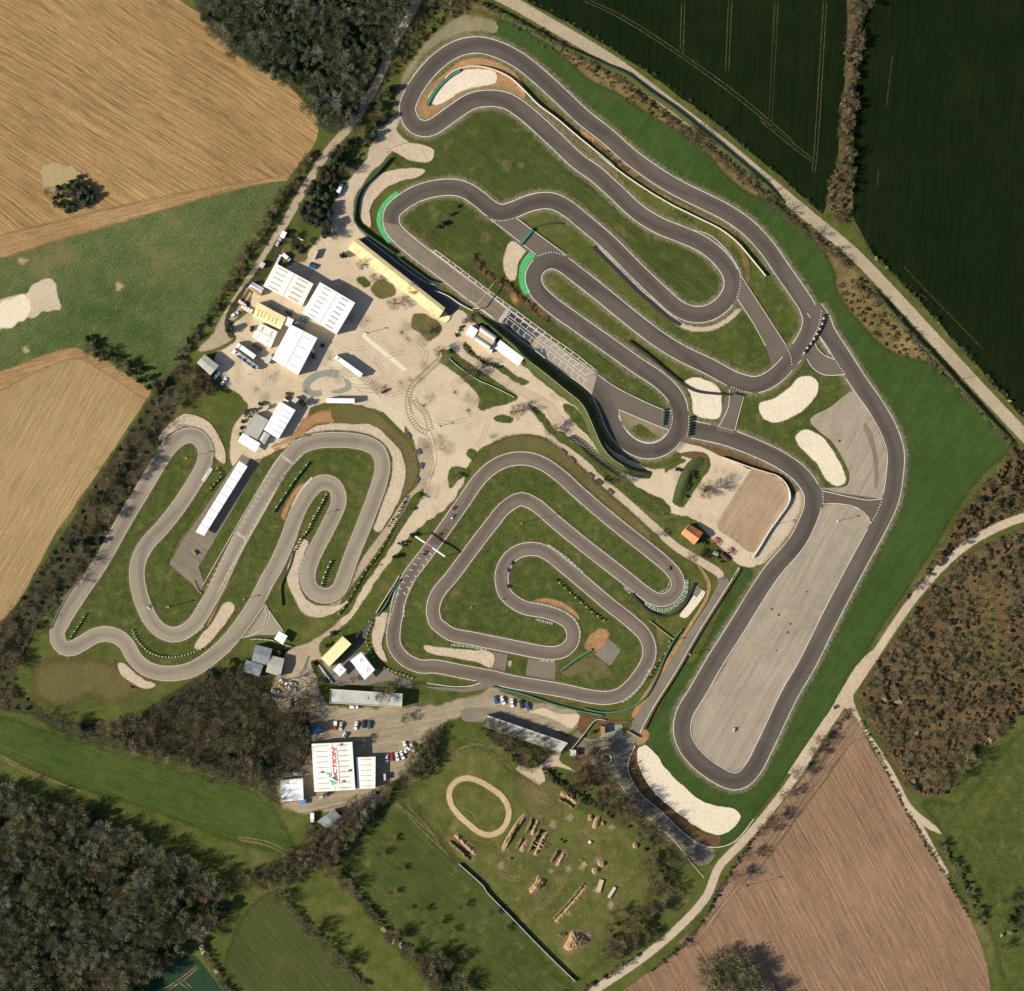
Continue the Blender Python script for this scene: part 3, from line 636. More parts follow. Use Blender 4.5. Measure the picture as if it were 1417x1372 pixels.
# ---------------------------------------------------------------- gravel traps
for s, m in (('F1 490,470 540,400 610,350 690,330 810,345 812,390 720,415 640,440 580,480 520,500', 'gravel_trap'),
             ('F1 290,720 400,680 515,715 500,765 400,760 320,715', 'gravel_tan'),
             ('F1 475,810 400,800 260,830 190,900 165,980 175,1050 215,1080 210,1000 240,940 330,870 440,840', 'gravel_tan'),
             ('F1 885,1145 955,1180 920,1240 900,1330 880,1335 850,1290 850,1210', 'gravel_tan'),
             ('F4 405,215 440,200 500,215 540,250 545,290 535,350 480,355 440,340 430,270', 'gravel_trap'),
             ('F4 690,300 740,280 800,240 840,200 880,195 910,220 905,260 870,310 800,355 740,370 700,350', 'gravel_trap'),
             ('F4 825,425 850,400 890,405 940,440 980,500 1010,560 1015,600 980,612 945,590 910,530 850,470', 'gravel_trap'),
             ('W1 665,230 700,170 800,95 880,105 950,150 1010,250 1030,330 1020,360 970,320 950,240 900,180 830,160 760,185 700,225', 'gravel_tan'),
             ('W2 330,230 390,190 500,165 640,170 760,180 850,250 930,340 965,440 955,560 910,680 840,800 800,850 765,830 790,760 830,640 870,540 885,430 870,350 800,270 700,225 600,212 480,208 380,225', 'gravel_tan'),
             ('W2 300,910 345,905 350,960 320,1040 295,1130 310,1230 350,1290 430,1320 560,1310 600,1290 540,1350 440,1390 330,1372 250,1250 215,1140 240,1020', 'gravel_tan'),
             ('W3 1020,140 1065,135 1075,165 1030,240 960,330 890,390 860,380 880,330 950,250', 'gravel_tan'),
             ('W3 445,460 470,460 540,520 600,560 650,580 600,600 540,580 460,520', 'gravel_tan'),
             ('S3 930,0 1000,0 985,60 960,140 950,200 985,300 940,280 900,200 890,120 910,60', 'gravel_tan'),
             ('C3 185,370 260,375 400,390 540,400 565,430 550,490 480,460 330,430 200,400', 'gravel_tan')):
    sheet('soil', s, Zg + .105, MT['soil_orange' if m == 'gravel_tan' else 'halo'], feather=1.0, step=1.5)
    sheet('gravel_trap', s, Zg + .13, MT[m], feather=.55, jitter=.25, step=1.5)
sheet('soil', 'F1 590,330 640,290 730,275 830,300 920,370 950,470 880,440 780,425 690,440 600,490 500,570 445,555 435,510 470,430 540,370', Zg, MT['soil_orange'], feather=.6)
sheet('gravel_yard', 'F4 880,360 960,310 1045,250 1070,275 1120,360 1160,450 1175,520 1172,600 1155,662 1000,640 930,620 1020,610 1030,570 1000,500 960,440 910,400', Zh + .03, MT['gravel_grey'], feather=.4)
sheet('gravel_yard', 'F4 935,685 980,680 1060,695 1100,730 1110,755 1030,920 920,1110 800,1372 / F6 740,110 640,320 570,435 540,450 500,440 430,390 375,330 358,270 370,200 420,120 490,0 / F4 510,1372 640,1150 760,960 870,820 915,730', Zh + .03, MT['gravel_grey'], feather=.3, step=3)
sheet('dark_streak', 'F4 1085,370 1110,400 1130,470 1140,540 1135,620 1128,620 1125,540 1110,460 1085,395', Zh + .04, MT['asphalt_road'], feather=.5)
sheet('bare_soil', 'F4 155,322 345,400 320,430 230,375 190,400 165,370', Zg + .004, MT['halo'], feather=.6)
sheet('bare_soil', 'C2 520,800 600,740 640,770 570,870 510,850', Zg, MT['soil_orange'], feather=.8, jitter=.5)
sheet('bare_soil', 'C2 210,600 300,580 400,610 470,670 480,700 440,670 380,640 300,620', Zg, MT['soil_orange'], feather=.6)
sheet('bare_soil', 'C2 380,985 560,900 640,960 650,990 560,1030 540,980 400,1010', Zg, MT['halo_dry'], feather=.8)
sheet('bare_soil', 'W1 1050,1000 1000,1100 950,1210 930,1240 960,1130 1020,1010', Zg, MT['soil_orange'], feather=.5)
sheet('bare_soil', 'W2 330,540 230,700 200,780 180,760 240,620 300,550', Zg, MT['soil_orange'], feather=.8)
sheet('bare_soil', 'M1 600,250 760,330 780,400 700,400 620,340', Zg, MT['halo_dry'], feather=3)
sheet('bare_soil', 'W3 0,480 200,440 440,480 560,600 400,680 300,640 150,700 0,640', Zf + .008, MT['grass_dry'], feather=5)
ribbon('dirt_track', catmull(PW('M1 325,255 270,275 238,320 240,380 275,440 340,500 400,545 450,555 510,530 545,470 545,410 510,350 450,305 400,275'), True, 1.5), 3.0, Zg + .1, MT['dirt_tan'], closed=True, feather=.6)
ribbon('dirt_verge', track_pts('F2 85,655 200,775 320,890 420,975 500,1035 580,1050 660,1035 735,985 775,940'), 2.6, Zh + .02, MT['path'], feather=1.0)
ribbon('dirt_verge', track_pts('F2 60,165 150,240 260,330 370,400 480,455 600,520 700,580 770,660 800,760 800,840'), 3.4, Zh + .02, MT['grass_rough'], feather=1.4)
ribbon('dirt_verge', track_pts('F2 0,98 90,165 200,260 300,345'), 2.2, Zh + .021, MT['soil_orange'], feather=1.0)
ribbon('dirt_verge', track_pts('F1 960,470 1060,555 1180,655 1300,755 1400,840'), 1.6, Zh + .022, MT['halo'], feather=1.0)
ribbon('dirt_verge', track_pts('F3 690,470 760,540 850,600 920,660 1000,720 1080,780'), 3.2, Zh + .02, MT['soil_brown'], feather=1.4)
ribbon('dirt_verge', track_pts('F3 870,640 900,665 930,690'), 4.0, Zh + .023, MT['soil_orange'], feather=1.6)
ribbon('dirt_verge', track_pts('F3 380,350 480,420 600,520 760,640 900,745 1050,860 1200,970'), 4.5, Zh + .018, MT['halo_dry'], feather=1.8)
sheet('soil', 'P 326,948 345,912 362,935 398,898 432,905 442,930 432,960 426,1000 434,1040 427,1080 402,1114 378,1098 385,1050 370,1000 345,965', Zf + .012, MT['wood_floor'], feather=2.5)
sheet('car_park', 'A1 1372,0 1250,100 950,290 770,350 640,420 600,600 640,760 540,800 480,900 560,960 700,930 880,960 1000,1020 1120,1000 1060,860 1080,760 960,640 1000,540 1100,540 1130,490 1090,340 1372,120', Zy + .03, MT['dirt_road'], feather=1.0)
sheet('car_park', 'H1 -400,880 -200,760 0,700 180,640 190,960 900,930 700,1150 300,1250 0,1330 -300,1200', Zy + .028, MT['car_park'], feather=1.5)
sheet('car_park', 'A2 100,600 300,560 400,540 560,480 690,400 760,450 880,640 1000,650 1150,740 1100,800 900,830 780,862 600,862 330,852 290,835', Zy + .032, MT['asphalt_road'], feather=1.2)
sheet('hedge_shade_verge', 'N1 640,60 600,200 540,300 480,390 420,430 380,440 340,520 300,600 260,650 270,720 300,760 270,770 235,700 245,620 330,480 420,370 500,250 570,140', Zy + .03, MT['wood_floor'], feather=.7)  # dark strip: hedge ground with the hedge's shade put into its colour
# infield concrete pads
sheet('concrete_pad', 'C2 635,800 705,860 645,950 560,885', Zg + .01, MT['asphalt_road'], feather=.15, smooth=False)
sheet('concrete_pad', 'C2 90,890 200,895 190,1000 85,985', Zg + .006, MT['grass_lush'], feather=.15, smooth=False)
sheet('concrete_pad', 'C2 0,870 90,885 75,985 0,975', Zg + .008, MT['track_centre'], feather=.0, smooth=False)
sheet('concrete_pad', 'C2 200,895 350,925 345,1035 185,1000', Zg + .008, MT['track_centre'], feather=.0, smooth=False)
sheet('concrete_pad', 'C3 640,450 660,450 655,485 637,480', Zg + .014, MT['concrete'], feather=.1, smooth=False)
sheet('concrete_pad', 'C2 1080,540 1110,505 1145,535 1110,580', Zg + .014, MT['asphalt_road'], feather=.1, smooth=False)
sheet('concrete_pad', 'C2 1020,680 1060,620 1130,530 1160,545 1100,640 1050,690', Zg + .01, MT['gravel_trap'], feather=.3)
sheet('concrete_pad', 'W1 1115,310 1170,340 1230,330 960,790 880,920 910,1000 900,1060 720,905 800,770', Zg + .05, MT['track_old'], feather=.3, smooth=False)
sheet('concrete_pad', 'W1 850,740 920,770 830,915 775,880', Zg + .012, MT['concrete'], feather=.1, smooth=False)
sheet('concrete_pad', 'W3 1240,145 1345,290 1290,310 1200,310 1110,330 1110,250', Zg, MT['track_west'], feather=.0, smooth=False)

# ---------------------------------------------------------------- circuits
MAIN = ('F4 265,478 205,460 160,420 130,370 105,305 63,228 / F3 1165,990 1050,902 800,713 560,531 420,425 357,370 322,330 312,288 322,248 370,205 440,165 520,142 610,136 670,152 735,195 790,240 840,256 895,242 960,215 1035,199 1090,205 1165,247 / '
        'F2 0,517 140,635 270,765 380,870 480,955 555,980 625,970 690,925 728,860 728,800 700,745 650,690 580,640 490,600 390,560 290,500 180,400 80,310 / '
        'F1 1200,768 1075,650 940,530 860,480 775,468 695,482 610,535 530,592 485,612 430,600 402,565 390,515 412,450 470,360 555,275 640,228 725,215 810,234 915,285 1005,355 1110,450 / '
        'F2 22,42 140,135 250,232 375,322 485,387 605,445 715,502 815,575 905,675 970,770 1040,870 1090,950 1105,1010 1090,1070 1050,1140 1000,1205 930,1275 850,1312 755,1295 625,1228 490,1163 375,1092 240,988 120,890 / '
        'F3 1200,555 1120,497 1070,484 1015,508 988,560 1003,620 1060,680 1200,783 / F4 96,63 220,151 321,220 373,280 387,330 385,380 365,425 320,465')
EAST = 'F4 380,385 425,395 560,425 680,470 780,520 850,575 888,635 890,690 872,745 830,825 730,945 600,1150 / F6 447,0 375,125 328,205 316,275 332,335 380,400 450,455 505,485 535,493 575,482 615,440 665,345 770,125 / F4 868,1290 957,1110 1062,908 1140,765 1185,665 1203,560 1205,480 1180,400 1130,310 1070,225 1010,130 940,20 / F2 1160,1010 1120,950'
WEST = 'W1 730,265 785,220 840,205 885,225 915,270 920,320 905,380 860,460 790,570 690,700 600,800 555,890 548,980 570,1090 615,1195 670,1260 740,1288 800,1275 870,1215 930,1120 985,1020 1090,800 1215,580 1320,395 / W2 225,385 285,325 375,284 490,270 630,275 730,298 793,340 817,400 820,450 802,540 760,660 695,830 630,990 580,1130 540,1220 490,1252 440,1255 390,1235 355,1190 347,1130 355,1080 390,985 455,860 510,750 543,670 540,610 515,560 465,538 415,547 370,585 305,680 262,780 220,900 145,1070 / W3 1262,0 1175,165 1055,330 950,430 850,495 770,515 690,517 600,492 535,435 488,355 440,317 380,303 320,314 250,355 195,382 150,378 118,335 115,295 / W1 155,1195 240,1060 350,900 465,695 590,485 680,335'
CENT = ('C1 650,390 720,320 795,275 880,252 975,255 1065,288 1180,370 / C2 465,0 580,100 720,215 860,325 965,415 1005,470 1010,520 985,565 935,590 885,583 825,545 720,462 640,400 480,275 340,160 240,75 165,42 / '
        'C1 890,515 815,565 740,655 620,810 490,985 390,1110 362,1200 380,1290 / C3 285,275 330,305 450,330 650,370 800,400 880,408 940,395 985,350 993,300 970,245 915,208 830,180 740,165 670,130 620,80 605,20 / '
        'C1 795,1000 810,935 850,875 910,835 980,823 1040,830 1100,860 1200,940 / C2 545,535 640,615 760,710 830,780 857,850 848,920 810,990 755,1058 695,1105 635,1120 560,1117 380,1080 100,1032 / '
        'C3 560,540 400,510 240,480 / S3 1200,332 1110,295 1055,240 1030,190 1028,100 1045,0 / C1 140,1180 160,1105 210,1000 310,865 400,745 545,540')
CIRC = {}
for nm, s, w, m, lw in (('main', MAIN, 24.0, 'track_main', .42), ('west', WEST, 21.5, 'track_west', .34), ('centre', CENT, 19.5, 'track_centre', .36)):
    pts = catmull(PW(s), True, 2.0)
    CIRC[nm] = (pts, w * S)
    ribbon('race_track', pts, w * S, Zt, MT[m], closed=True)
eastp = catmull(PW(EAST), False, 2.0); CIRC['east'] = (eastp, 25 * S)
ribbon('race_track', eastp, 24.5 * S, Zt - .004, MT['track_main'])
# worn / pale verges
for nm, wd, m in (('main', 30, 'halo'), ('west', 25, 'halo_dry'), ('centre', 23, 'halo_dry'), ('east', 31, 'halo')):
    ribbon('grass_verge', CIRC[nm][0], wd * S, Zh, MT[m], closed=nm != 'east', feather=2.0 if nm in ('main', 'east') else 1.0)
# joins between the loops
for s, m in (('F2 755,790 800,840 985,1120 1010,1180 960,1230 910,1200 890,1130 830,1020 740,910', 'track_main'),
             ('F3 760,270 905,270 985,335 1145,450 1075,470 1005,480 915,405', 'track_main'),
             ('F2 1085,1190 1110,1230 1165,1265 1275,1268 1215,1185 1165,1168 1130,1130 1120,1085 1050,1170', 'track_main'),
             ('F4 905,625 930,628 1160,662 1180,700 1115,765 1100,730 1060,695 980,678 900,690', 'track_patch'),
             ('F4 570,225 630,245 592,415 525,400', 'track_main'),
             ('F4 55,215 75,190 150,240 320,320 370,330 365,405 155,322 165,385 110,330 90,290', 'track_main'),
             ('C3 480,570 500,560 600,570 560,590 470,610 400,620 250,605 180,590 250,590 400,600', 'track_centre')):
    sheet('race_track', s, Zt - .010, MT[m], smooth=False)
sheet('race_track', 'F3 275,300 370,320 400,350 520,440 900,725 860,800 700,700 420,480 330,410 300,385', Zt + .004, MT['track_old'], smooth=False, feather=.1)
sheet('race_track', 'F3 870,715 1020,830 960,900 1040,900 1060,960 840,775 830,770', Zt + .006, MT['pit_asphalt'], smooth=False)
sheet('race_track', 'F3 880,715 985,790 930,835 845,778', Zt + .008, MT['asphalt_new'], smooth=False)
sheet('race_track', 'F3 1010,830 1290,1030 1265,1120 1200,1060 960,880', Zt + .004, MT['grid_pave'], smooth=False)
sheet('pit_lane', 'F3 190,365 330,470 460,560 520,600 640,690 650,705 590,745 545,700 300,500 160,400', Zy + .03, MT['pit_asphalt'], smooth=False)
sheet('race_track', 'C1 340,770 400,800 470,700 440,690', Zt + .003, MT['track_patch'], smooth=False)
# green run-off strips
def band(s, w, z, mat, name='runoff_strip'):
    return ribbon(name, track_pts(s, step=1.0), w * S, z, mat)
band('F3 345,162 290,208 262,255 256,305 278,355 308,398', 6.5, Zt + .004, MT['green_paint'])
band('F3 985,450 945,500 935,555 940,600 960,640', 9.5, Zt + .004, MT['green_paint'])

# ---------------------------------------------------------------- painted lines
def paint(J, pts, w, z=Zl, dash=None):
    if dash is None:
        ribbon('', pts, w, z, None, join=J); return
    on, off = dash
    q = resample(pts, .3)
    k = 0
    while k < len(q) - 2:
        e = min(len(q), k + int(on / .3) + 1)
        if e - k >= 2: ribbon('', q[k:e], w, z, None, join=J)
        k = e + int(off / .3)
def near(p, boxes):
    return any(a <= p[0] <= c and b <= p[1] <= d for a, b, c, d in boxes)
def px(p): return (p[0] / S + 708.5, 686 - p[1] / S)
def edge_lines(J, key, side, skip, lw, inset=.25):
    pts, w = CIRC[key]
    e = offset(pts, side * (w / 2 - inset), key != 'east')
    if key != 'east': e = e + e[:1]
    run = []
    for p in e:
        if any(inside(px(p), q) for q in skip):
            if len(run) > 1: ribbon('', run, lw, Zl, None, join=J)
            run = []
        else:
            run.append(p)
    if len(run) > 1: ribbon('', run, lw, Zl, None, join=J)
skipM = [P(s) for s in ('F2 750,790 800,780 790,900 735,930', 'F2 960,1135 1010,1130 1040,1240 990,1230',
                        'F3 775,275 910,268 900,310 780,310', 'F3 1000,430 1160,440 1150,475 1010,475', 'F2 1120,950 1180,955 1160,1080 1060,1200 1050,1170',
                        'F2 715,1310 840,1340 830,1372 715,1345', 'F4 335,300 362,300 362,410 325,410', 'F4 405,330 430,330 425,440 400,425', 'F4 55,165 85,180 160,330 140,340')]
JM = newjoin()
for sd in (1, -1): edge_lines(JM, 'main', sd, skipM, .31)
skipE = [P(s) for s in ('F4 370,350 430,350 430,440 370,440', 'F4 520,375 605,375 600,410 520,400', 'F4 905,615 940,615 940,690 905,690', 'F4 1100,650 1175,650 1130,770 1090,765',
                        'F2 1130,900 1200,1050 1150,1060 1100,1060', 'F4 960,110 1020,180 1000,200 950,130')]
for sd in (1, -1): edge_lines(JM, 'east', sd, skipE, .30)
D = (.75, .6)
for s in ('F2 770,800 768,845 752,905', 'F2 985,1125 1008,1180 1015,1225', 'F3 780,287 830,295 865,290 905,280', 'F3 1005,462 1075,445 1150,463',
          'F2 1153,960 1148,1010 1120,1080 1085,1140 1058,1185', 'F2 725,1322 770,1340 825,1352', 'F4 355,325 358,360 348,400', 'F4 418,345 420,380 412,425',
          'F4 530,385 590,402', 'F4 925,620 930,650 929,680', 'F4 1155,660 1135,710 1110,755', 'F2 1215,1190 1265,1262', 'F3 640,650 720,690'):
    paint(JM, track_pts(s, step=.6), .40, dash=D)
for s in ('F3 140,310 160,345 250,418 340,490 460,575 520,600', 'F2 775,800 870,945 985,1122', 'F2 755,905 830,1020 890,1130', 'F3 905,280 985,340 1140,455', 'F3 780,285 860,345 1000,455',
          'F4 155,322 250,362 345,400', 'F4 155,322 165,370 190,410 230,440 270,450 310,440 340,410 345,400', 'F4 75,190 150,240 320,320 352,325',
          'F4 575,245 570,310 535,385', 'F4 630,265 595,400', 'F4 930,680 980,678 1060,695 1100,730 1110,755', 'F4 928,630 1040,655 1100,665 1155,660',
          'F2 1120,1085 1130,1130 1165,1170 1215,1192', 'F2 1140,1075 1180,1130 1215,1190', 'F2 1085,1190 1110,1230 1165,1265 1265,1265', 'F2 540,577 620,600 700,670 760,760 772,800',
          'F3 700,712 735,712 830,785', 'F3 600,660 700,722'):
    paint(JM, track_pts(s, step=1.0), .29)
# ladder kerb along the start straight
la = PW('F3 500,432 620,525 760,632 900,735 1060,855 1160,925 1290,1020'); lb = PW('F3 522,432 640,520 780,628 920,730 1075,845 1175,915 1290,1008')
la = resample(catmull(la, False, 1), .5); lb = resample(catmull(lb, False, 1), .5)
paint(JM, la, .27); paint(JM, lb, .27)
for i in range(4, min(len(la), len(lb)) - 1, 9):
    a, b = la[i], lb[max(0, i - 3)]
    paint(JM, [a, b], .36)
# grid lines and slots
g0, g1 = W(P('T1 745,205')[0]), W(P('F3 1245,1055')[0])
h0, h1 = W(P('T1 760,185')[0]), W(P('F3 1240,1030')[0])
paint(JM, [g0, g1], .25); paint(JM, [h0, h1], .25)
dx, dy = g1[0] - g0[0], g1[1] - g0[1]; L_ = math.hypot(dx, dy); ux, uy = dx / L_, dy / L_; nx, ny = -uy, ux
for i in range(14):
    t = (i + .4) / 14
    for base, sg, o in ((h0, 1, 0), (g0, -1, .02)):
        bx, by = base[0] + dx * (t + o), base[1] + dy * (t + o)
        if t + o > 1: continue
        paint(JM, [(bx, by), (bx + nx * sg * 2.4, by + ny * sg * 2.4)], .26)
        ex, ey = bx + nx * sg * 2.4, by + ny * sg * 2.4
        paint(JM, [(ex - ux * .2, ey - uy * .2), (ex + ux * 1.2, ey + uy * 1.2)], .26)
# chequered start line
c0, c1 = W(P('T1 800,135')[0]), W(P('T1 700,278')[0])
L2 = math.hypot(c1[0] - c0[0], c1[1] - c0[1]); wx, wy = (c1[0] - c0[0]) / L2, (c1[1] - c0[1]) / L2
nn = 16
for i in range(nn):
    for j in range(4):
        if (i + j) % 2 == 0:
            a = L2 / nn
            sx, sy = c0[0] + wx * i * a - wy * (j - 2) * .55, c0[1] + wy * i * a + wx * (j - 2) * .55
            paint(JM, [(sx, sy), (sx + wx * a, sy + wy * a)], .56)
emit('painted_lines', JM, MT['white_paint'])
# ---- west kart track
JW = newjoin()
skipW = [P('W1 945,315 1000,350 960,400 930,380'), P('W1 905,1005 960,1040 900,1100 870,1060'), P('W3 1220,130 1240,150 1115,330 1095,320')]
for sd in (1, -1): edge_lines(JW, 'west', sd, skipW, .22)
gl = PW('W1 920,1030 1040,805 1175,575 1290,385 1350,300'); gr = PW('W1 1005,1050 1130,810 1250,600 1372,395')
paint(JW, catmull(PW('W1 905,1020 1030,800 1170,560 1285,370 1335,300'), False, 2), .3)
paint(JW, catmull(PW('W1 985,1060 1120,815 1240,605 1360,405'), False, 2), .3)
n_ = 22
def lerp(a, b, t): return (a[0] + (b[0] - a[0]) * t, a[1] + (b[1] - a[1]) * t)
qa = resample(catmull(gl[:4], False, 1), .25); qb = resample(catmull(gr[:4], False, 1), .25)
for i in range(n_):
    for q, sg, sh in ((qa, -1, 0), (qb, 1, 6)):
        k = min(len(q) - 8, int((i + .5) / n_ * (len(q) - 10)) + sh)
        a, b = q[k], q[k + 4]
        d = math.hypot(b[0] - a[0], b[1] - a[1]); tx, ty = (b[0] - a[0]) / d, (b[1] - a[1]) / d
        px_, py_ = (ty, -tx) if sg < 0 else (-ty, tx)
        e = (a[0] + px_ * 1.5, a[1] + py_ * 1.5)
        paint(JW, [a, e], .24); paint(JW, [e, (e[0] + tx * .9, e[1] + ty * .9)], .24)
for c0s, c1s in (('K1 770,1150', 'K1 960,1290'), ('W1 1082,740', 'W1 1150,780')):
    a, b = PW(c0s)[0], PW(c1s)[0]
    d = math.hypot(b[0] - a[0], b[1] - a[1]); wx, wy = (b[0] - a[0]) / d, (b[1] - a[1]) / d
    for i in range(12):
        for j in range(3):
            if (i + j) % 2 == 0:
                s0 = (a[0] + wx * i * d / 12 - wy * j * .5, a[1] + wy * i * d / 12 + wx * j * .5)
                paint(JW, [s0, (s0[0] + wx * d / 12, s0[1] + wy * d / 12)], .5)
for s in ('W3 1235,150 1250,200 1240,240 1190,300 1120,325', 'W3 1245,145 1268,200 1240,270 1180,310', 'W3 1240,145 1340,285', 'W3 1240,145 1110,330', 'K1 660,1030 800,990 950,930 1040,900 1200,840 1290,815'):
    paint(JW, track_pts(s, step=1.0), .26)
# the white painted kerb stretches
for s, w in (('W1 950,385 905,455', 5.0), ('W2 375,510 320,570 280,630 248,690', 3.0), ('W1 700,225 670,275', 2.0), ('C1 1060,640 1020,700', .1)):
    if w > 1: ribbon('', track_pts(s, step=1), w * S, Zl, None, join=JW)
emit('painted_lines', JW, MT['white_worn'])
# ---- centre kart track
JC = newjoin()
skipC = [P('C3 480,555 590,575 580,600 480,590')]
for sd in (1, -1): edge_lines(JC, 'centre', sd, skipC, .27)
paint(JC, track_pts('C3 490,568 440,585 350,590 200,570'), .3)
ca_ = resample(PW('C1 305,825 215,955 140,1075 118,1150'), .25); cb_ = resample(PW('C1 360,845 260,1000 190,1105 168,1145'), .25)
for i in range(8):
    for q, sg in ((ca_, 1), (cb_, -1)):
        k = min(len(q) - 6, int((i + .4) / 8 * (len(q) - 6)))
        a, b = q[k], q[k + 4]
        d = math.hypot(b[0] - a[0], b[1] - a[1]); tx, ty = (b[0] - a[0]) / d, (b[1] - a[1]) / d
        e = (a[0] - ty * sg * 1.6, a[1] + tx * sg * 1.6)
        paint(JC, [a, e], .26); paint(JC, [a, (a[0] + tx * .8, a[1] + ty * .8)], .26)
emit('painted_lines', JC, MT['white_paint'])
# striped kerbs
JK = newjoin(); JG = newjoin()
for s, w in (('C2 305,288 400,355 505,450', 3.0), ('C2 235,605 330,628 400,655', 2.4), ('C2 400,655 455,700 480,760 475,810', 2.6), ('C2 240,695 345,722', 3.4), ('C2 262,918 350,922', 3.6),
             ('C2 720,520 760,560', 3.0), ('C2 1060,480 1050,560 1010,612 950,645 890,640 830,605', 5.5), ('C2 860,960 820,1040 760,1110 700,1148', 3.0), ('C3 330,362 440,375 530,392', 3.0),
             ('C3 75,140 72,220', 3.0), ('C1 110,1100 150,1040 60,1372', 2.0), ('C2 965,490 950,530 900,550', 2.0), ('W3 810,325 880,290 920,250', 2.0), ('W2 330,1000 300,1090 302,1150', 2.4), ('W2 250,430 330,350', 2.2)):
    q = resample(track_pts(s, step=.5), .4)
    for i in range(0, len(q) - 3, 3):
        ribbon('', q[i:i + 3], w * S, Zl + .006, None, join=JK if (i // 3) % 2 else JG)
emit('kerb', JK, MT['kerb_pale']); emit('kerb', JG, MT['kerb_green'])
# tyre rubber and darker streaks on the east loop; small red marks on the main loop
JR = newjoin()
for s in ('F2 905,1215 985,1140',):
    paint(JR, track_pts(s, step=.5), .4, dash=(.5, 1.0))
emit('painted_marks', JR, pmat('red_paint', (.45, .09, .08)))
# white edge line of the service road and pavement edges
JS = newjoin()
for s in ('C2 1345,415 1240,580 1120,770 1000,980 880,1170 805,1310', 'F6 118,340 88,430 130,530 230,620 330,715 400,762 470,770 540,745 620,650', 'E1 700,1275 645,1372'):
    paint(JS, track_pts(s), .45, z=Zl)
for s in ('F6 0,470 50,500 110,580 210,670 290,750 350,830 410,900', 'W2 975,0 985,60 1040,150 1110,210 1140,290 1155,390 1110,540'):
    paint(JS, track_pts(s), .25, z=Zl)
emit('road_edge_lines', JS, MT['white_worn'])
JD = newjoin()
for s in ('W2 1120,210 1090,110 1030,40 1005,0', 'F3 545,950 480,1010 410,1080 390,1150 400,1220 440,1280 500,1310'):
    q = resample(offset(track_pts(s, step=1), 0), 1.5)
    for i in range(0, len(q) - 1, 1):
        n = normals(q, False)[i]
        ribbon('', [(q[i][0] - n[0] * 1.3, q[i][1] - n[1] * 1.3), (q[i][0] + n[0] * 1.3, q[i][1] + n[1] * 1.3)], .22, Zl, None, join=JD)
    paint(JD, offset(q, 1.3), .2); paint(JD, offset(q, -1.3), .2)
q = resample(PW('N1 1105,1015 1230,1110'), 1.6)
for i in range(len(q) - 1):
    n = normals(q, False)[i]
    ribbon('', [(q[i][0] - n[0] * 2.2, q[i][1] - n[1] * 2.2), (q[i][0] + n[0] * 2.2, q[i][1] + n[1] * 2.2)], .22, Zl, None, join=JD)
emit('parking_lines', JD, pmat('worn_line', (.24, .17, .12)))

# wear in the yards: tyre arcs, stains, packed grey ground; bare patches in the dirt-bike meadow
rr = random.Random(5)
yardp = P('P 470,440 560,440 640,500 690,600 640,640 580,700 560,640 520,560 470,540 420,560 350,560 330,520 360,490 420,520 450,490')
J1 = newjoin(); k = 0
while k < 34:
    p = (rr.uniform(310, 720), rr.uniform(420, 720))
    if not inside(p, yardp): continue
    k += 1
    a0 = rr.uniform(0, 6.28); rad = rr.choice((14, 22, 34, 60, 90)); sw = rr.uniform(.5, 1.6) * (20 / rad) ** .5
    arc = [(p[0] + rad * (math.cos(a0 + sw * t / 9) - math.cos(a0)), p[1] + rad * (math.sin(a0 + sw * t / 9) - math.sin(a0))) for t in range(10)]
    if not all(inside(q, yardp) for q in arc[2:-2]): continue
    for o_ in (-2.2, 2.2):
        ribbon('', [W(q) for q in offset(arc, o_)], .5, Zg + .09, None, feather=.25, join=J1)
emit('tyre_tracks', J1, MT['tyre_mark'])
for k in range(34):
    for _ in range(50):
        p = (rr.uniform(310, 720), rr.uniform(420, 720))
        if inside(p, yardp): break
    n_ = rr.randint(6, 9); r0 = rr.uniform(2.5, 11)
    pts_ = [(p[0] + r0 * rr.uniform(.5, 1.2) * math.cos(6.283 * i / n_), p[1] + r0 * rr.uniform(.5, 1.2) * math.sin(6.283 * i / n_)) for i in range(n_)]
    sheet('ground_stain', pts_, Zg + .07, MT['stain'], feather=1.8, step=1.2)
mead = P('M1 620,300 900,430 1100,520 1250,650 1200,900 1000,1100 850,1050 640,950 470,720 430,600 560,560')
for k in range(46):
    for _ in range(50):
        p = (rr.uniform(660, 900), rr.uniform(1070, 1330))
        if inside(p, mead): break
    n_ = rr.randint(6, 9); r0 = rr.uniform(1.5, 6.5)
    pts_ = [(p[0] + r0 * rr.uniform(.5, 1.3) * math.cos(6.283 * i / n_), p[1] + r0 * rr.uniform(.5, 1.3) * math.sin(6.283 * i / n_)) for i in range(n_)]
    sheet('bare_soil', pts_, Zg + .02, MT['halo_dry' if k % 3 else 'halo'], feather=1.0, step=1.2)
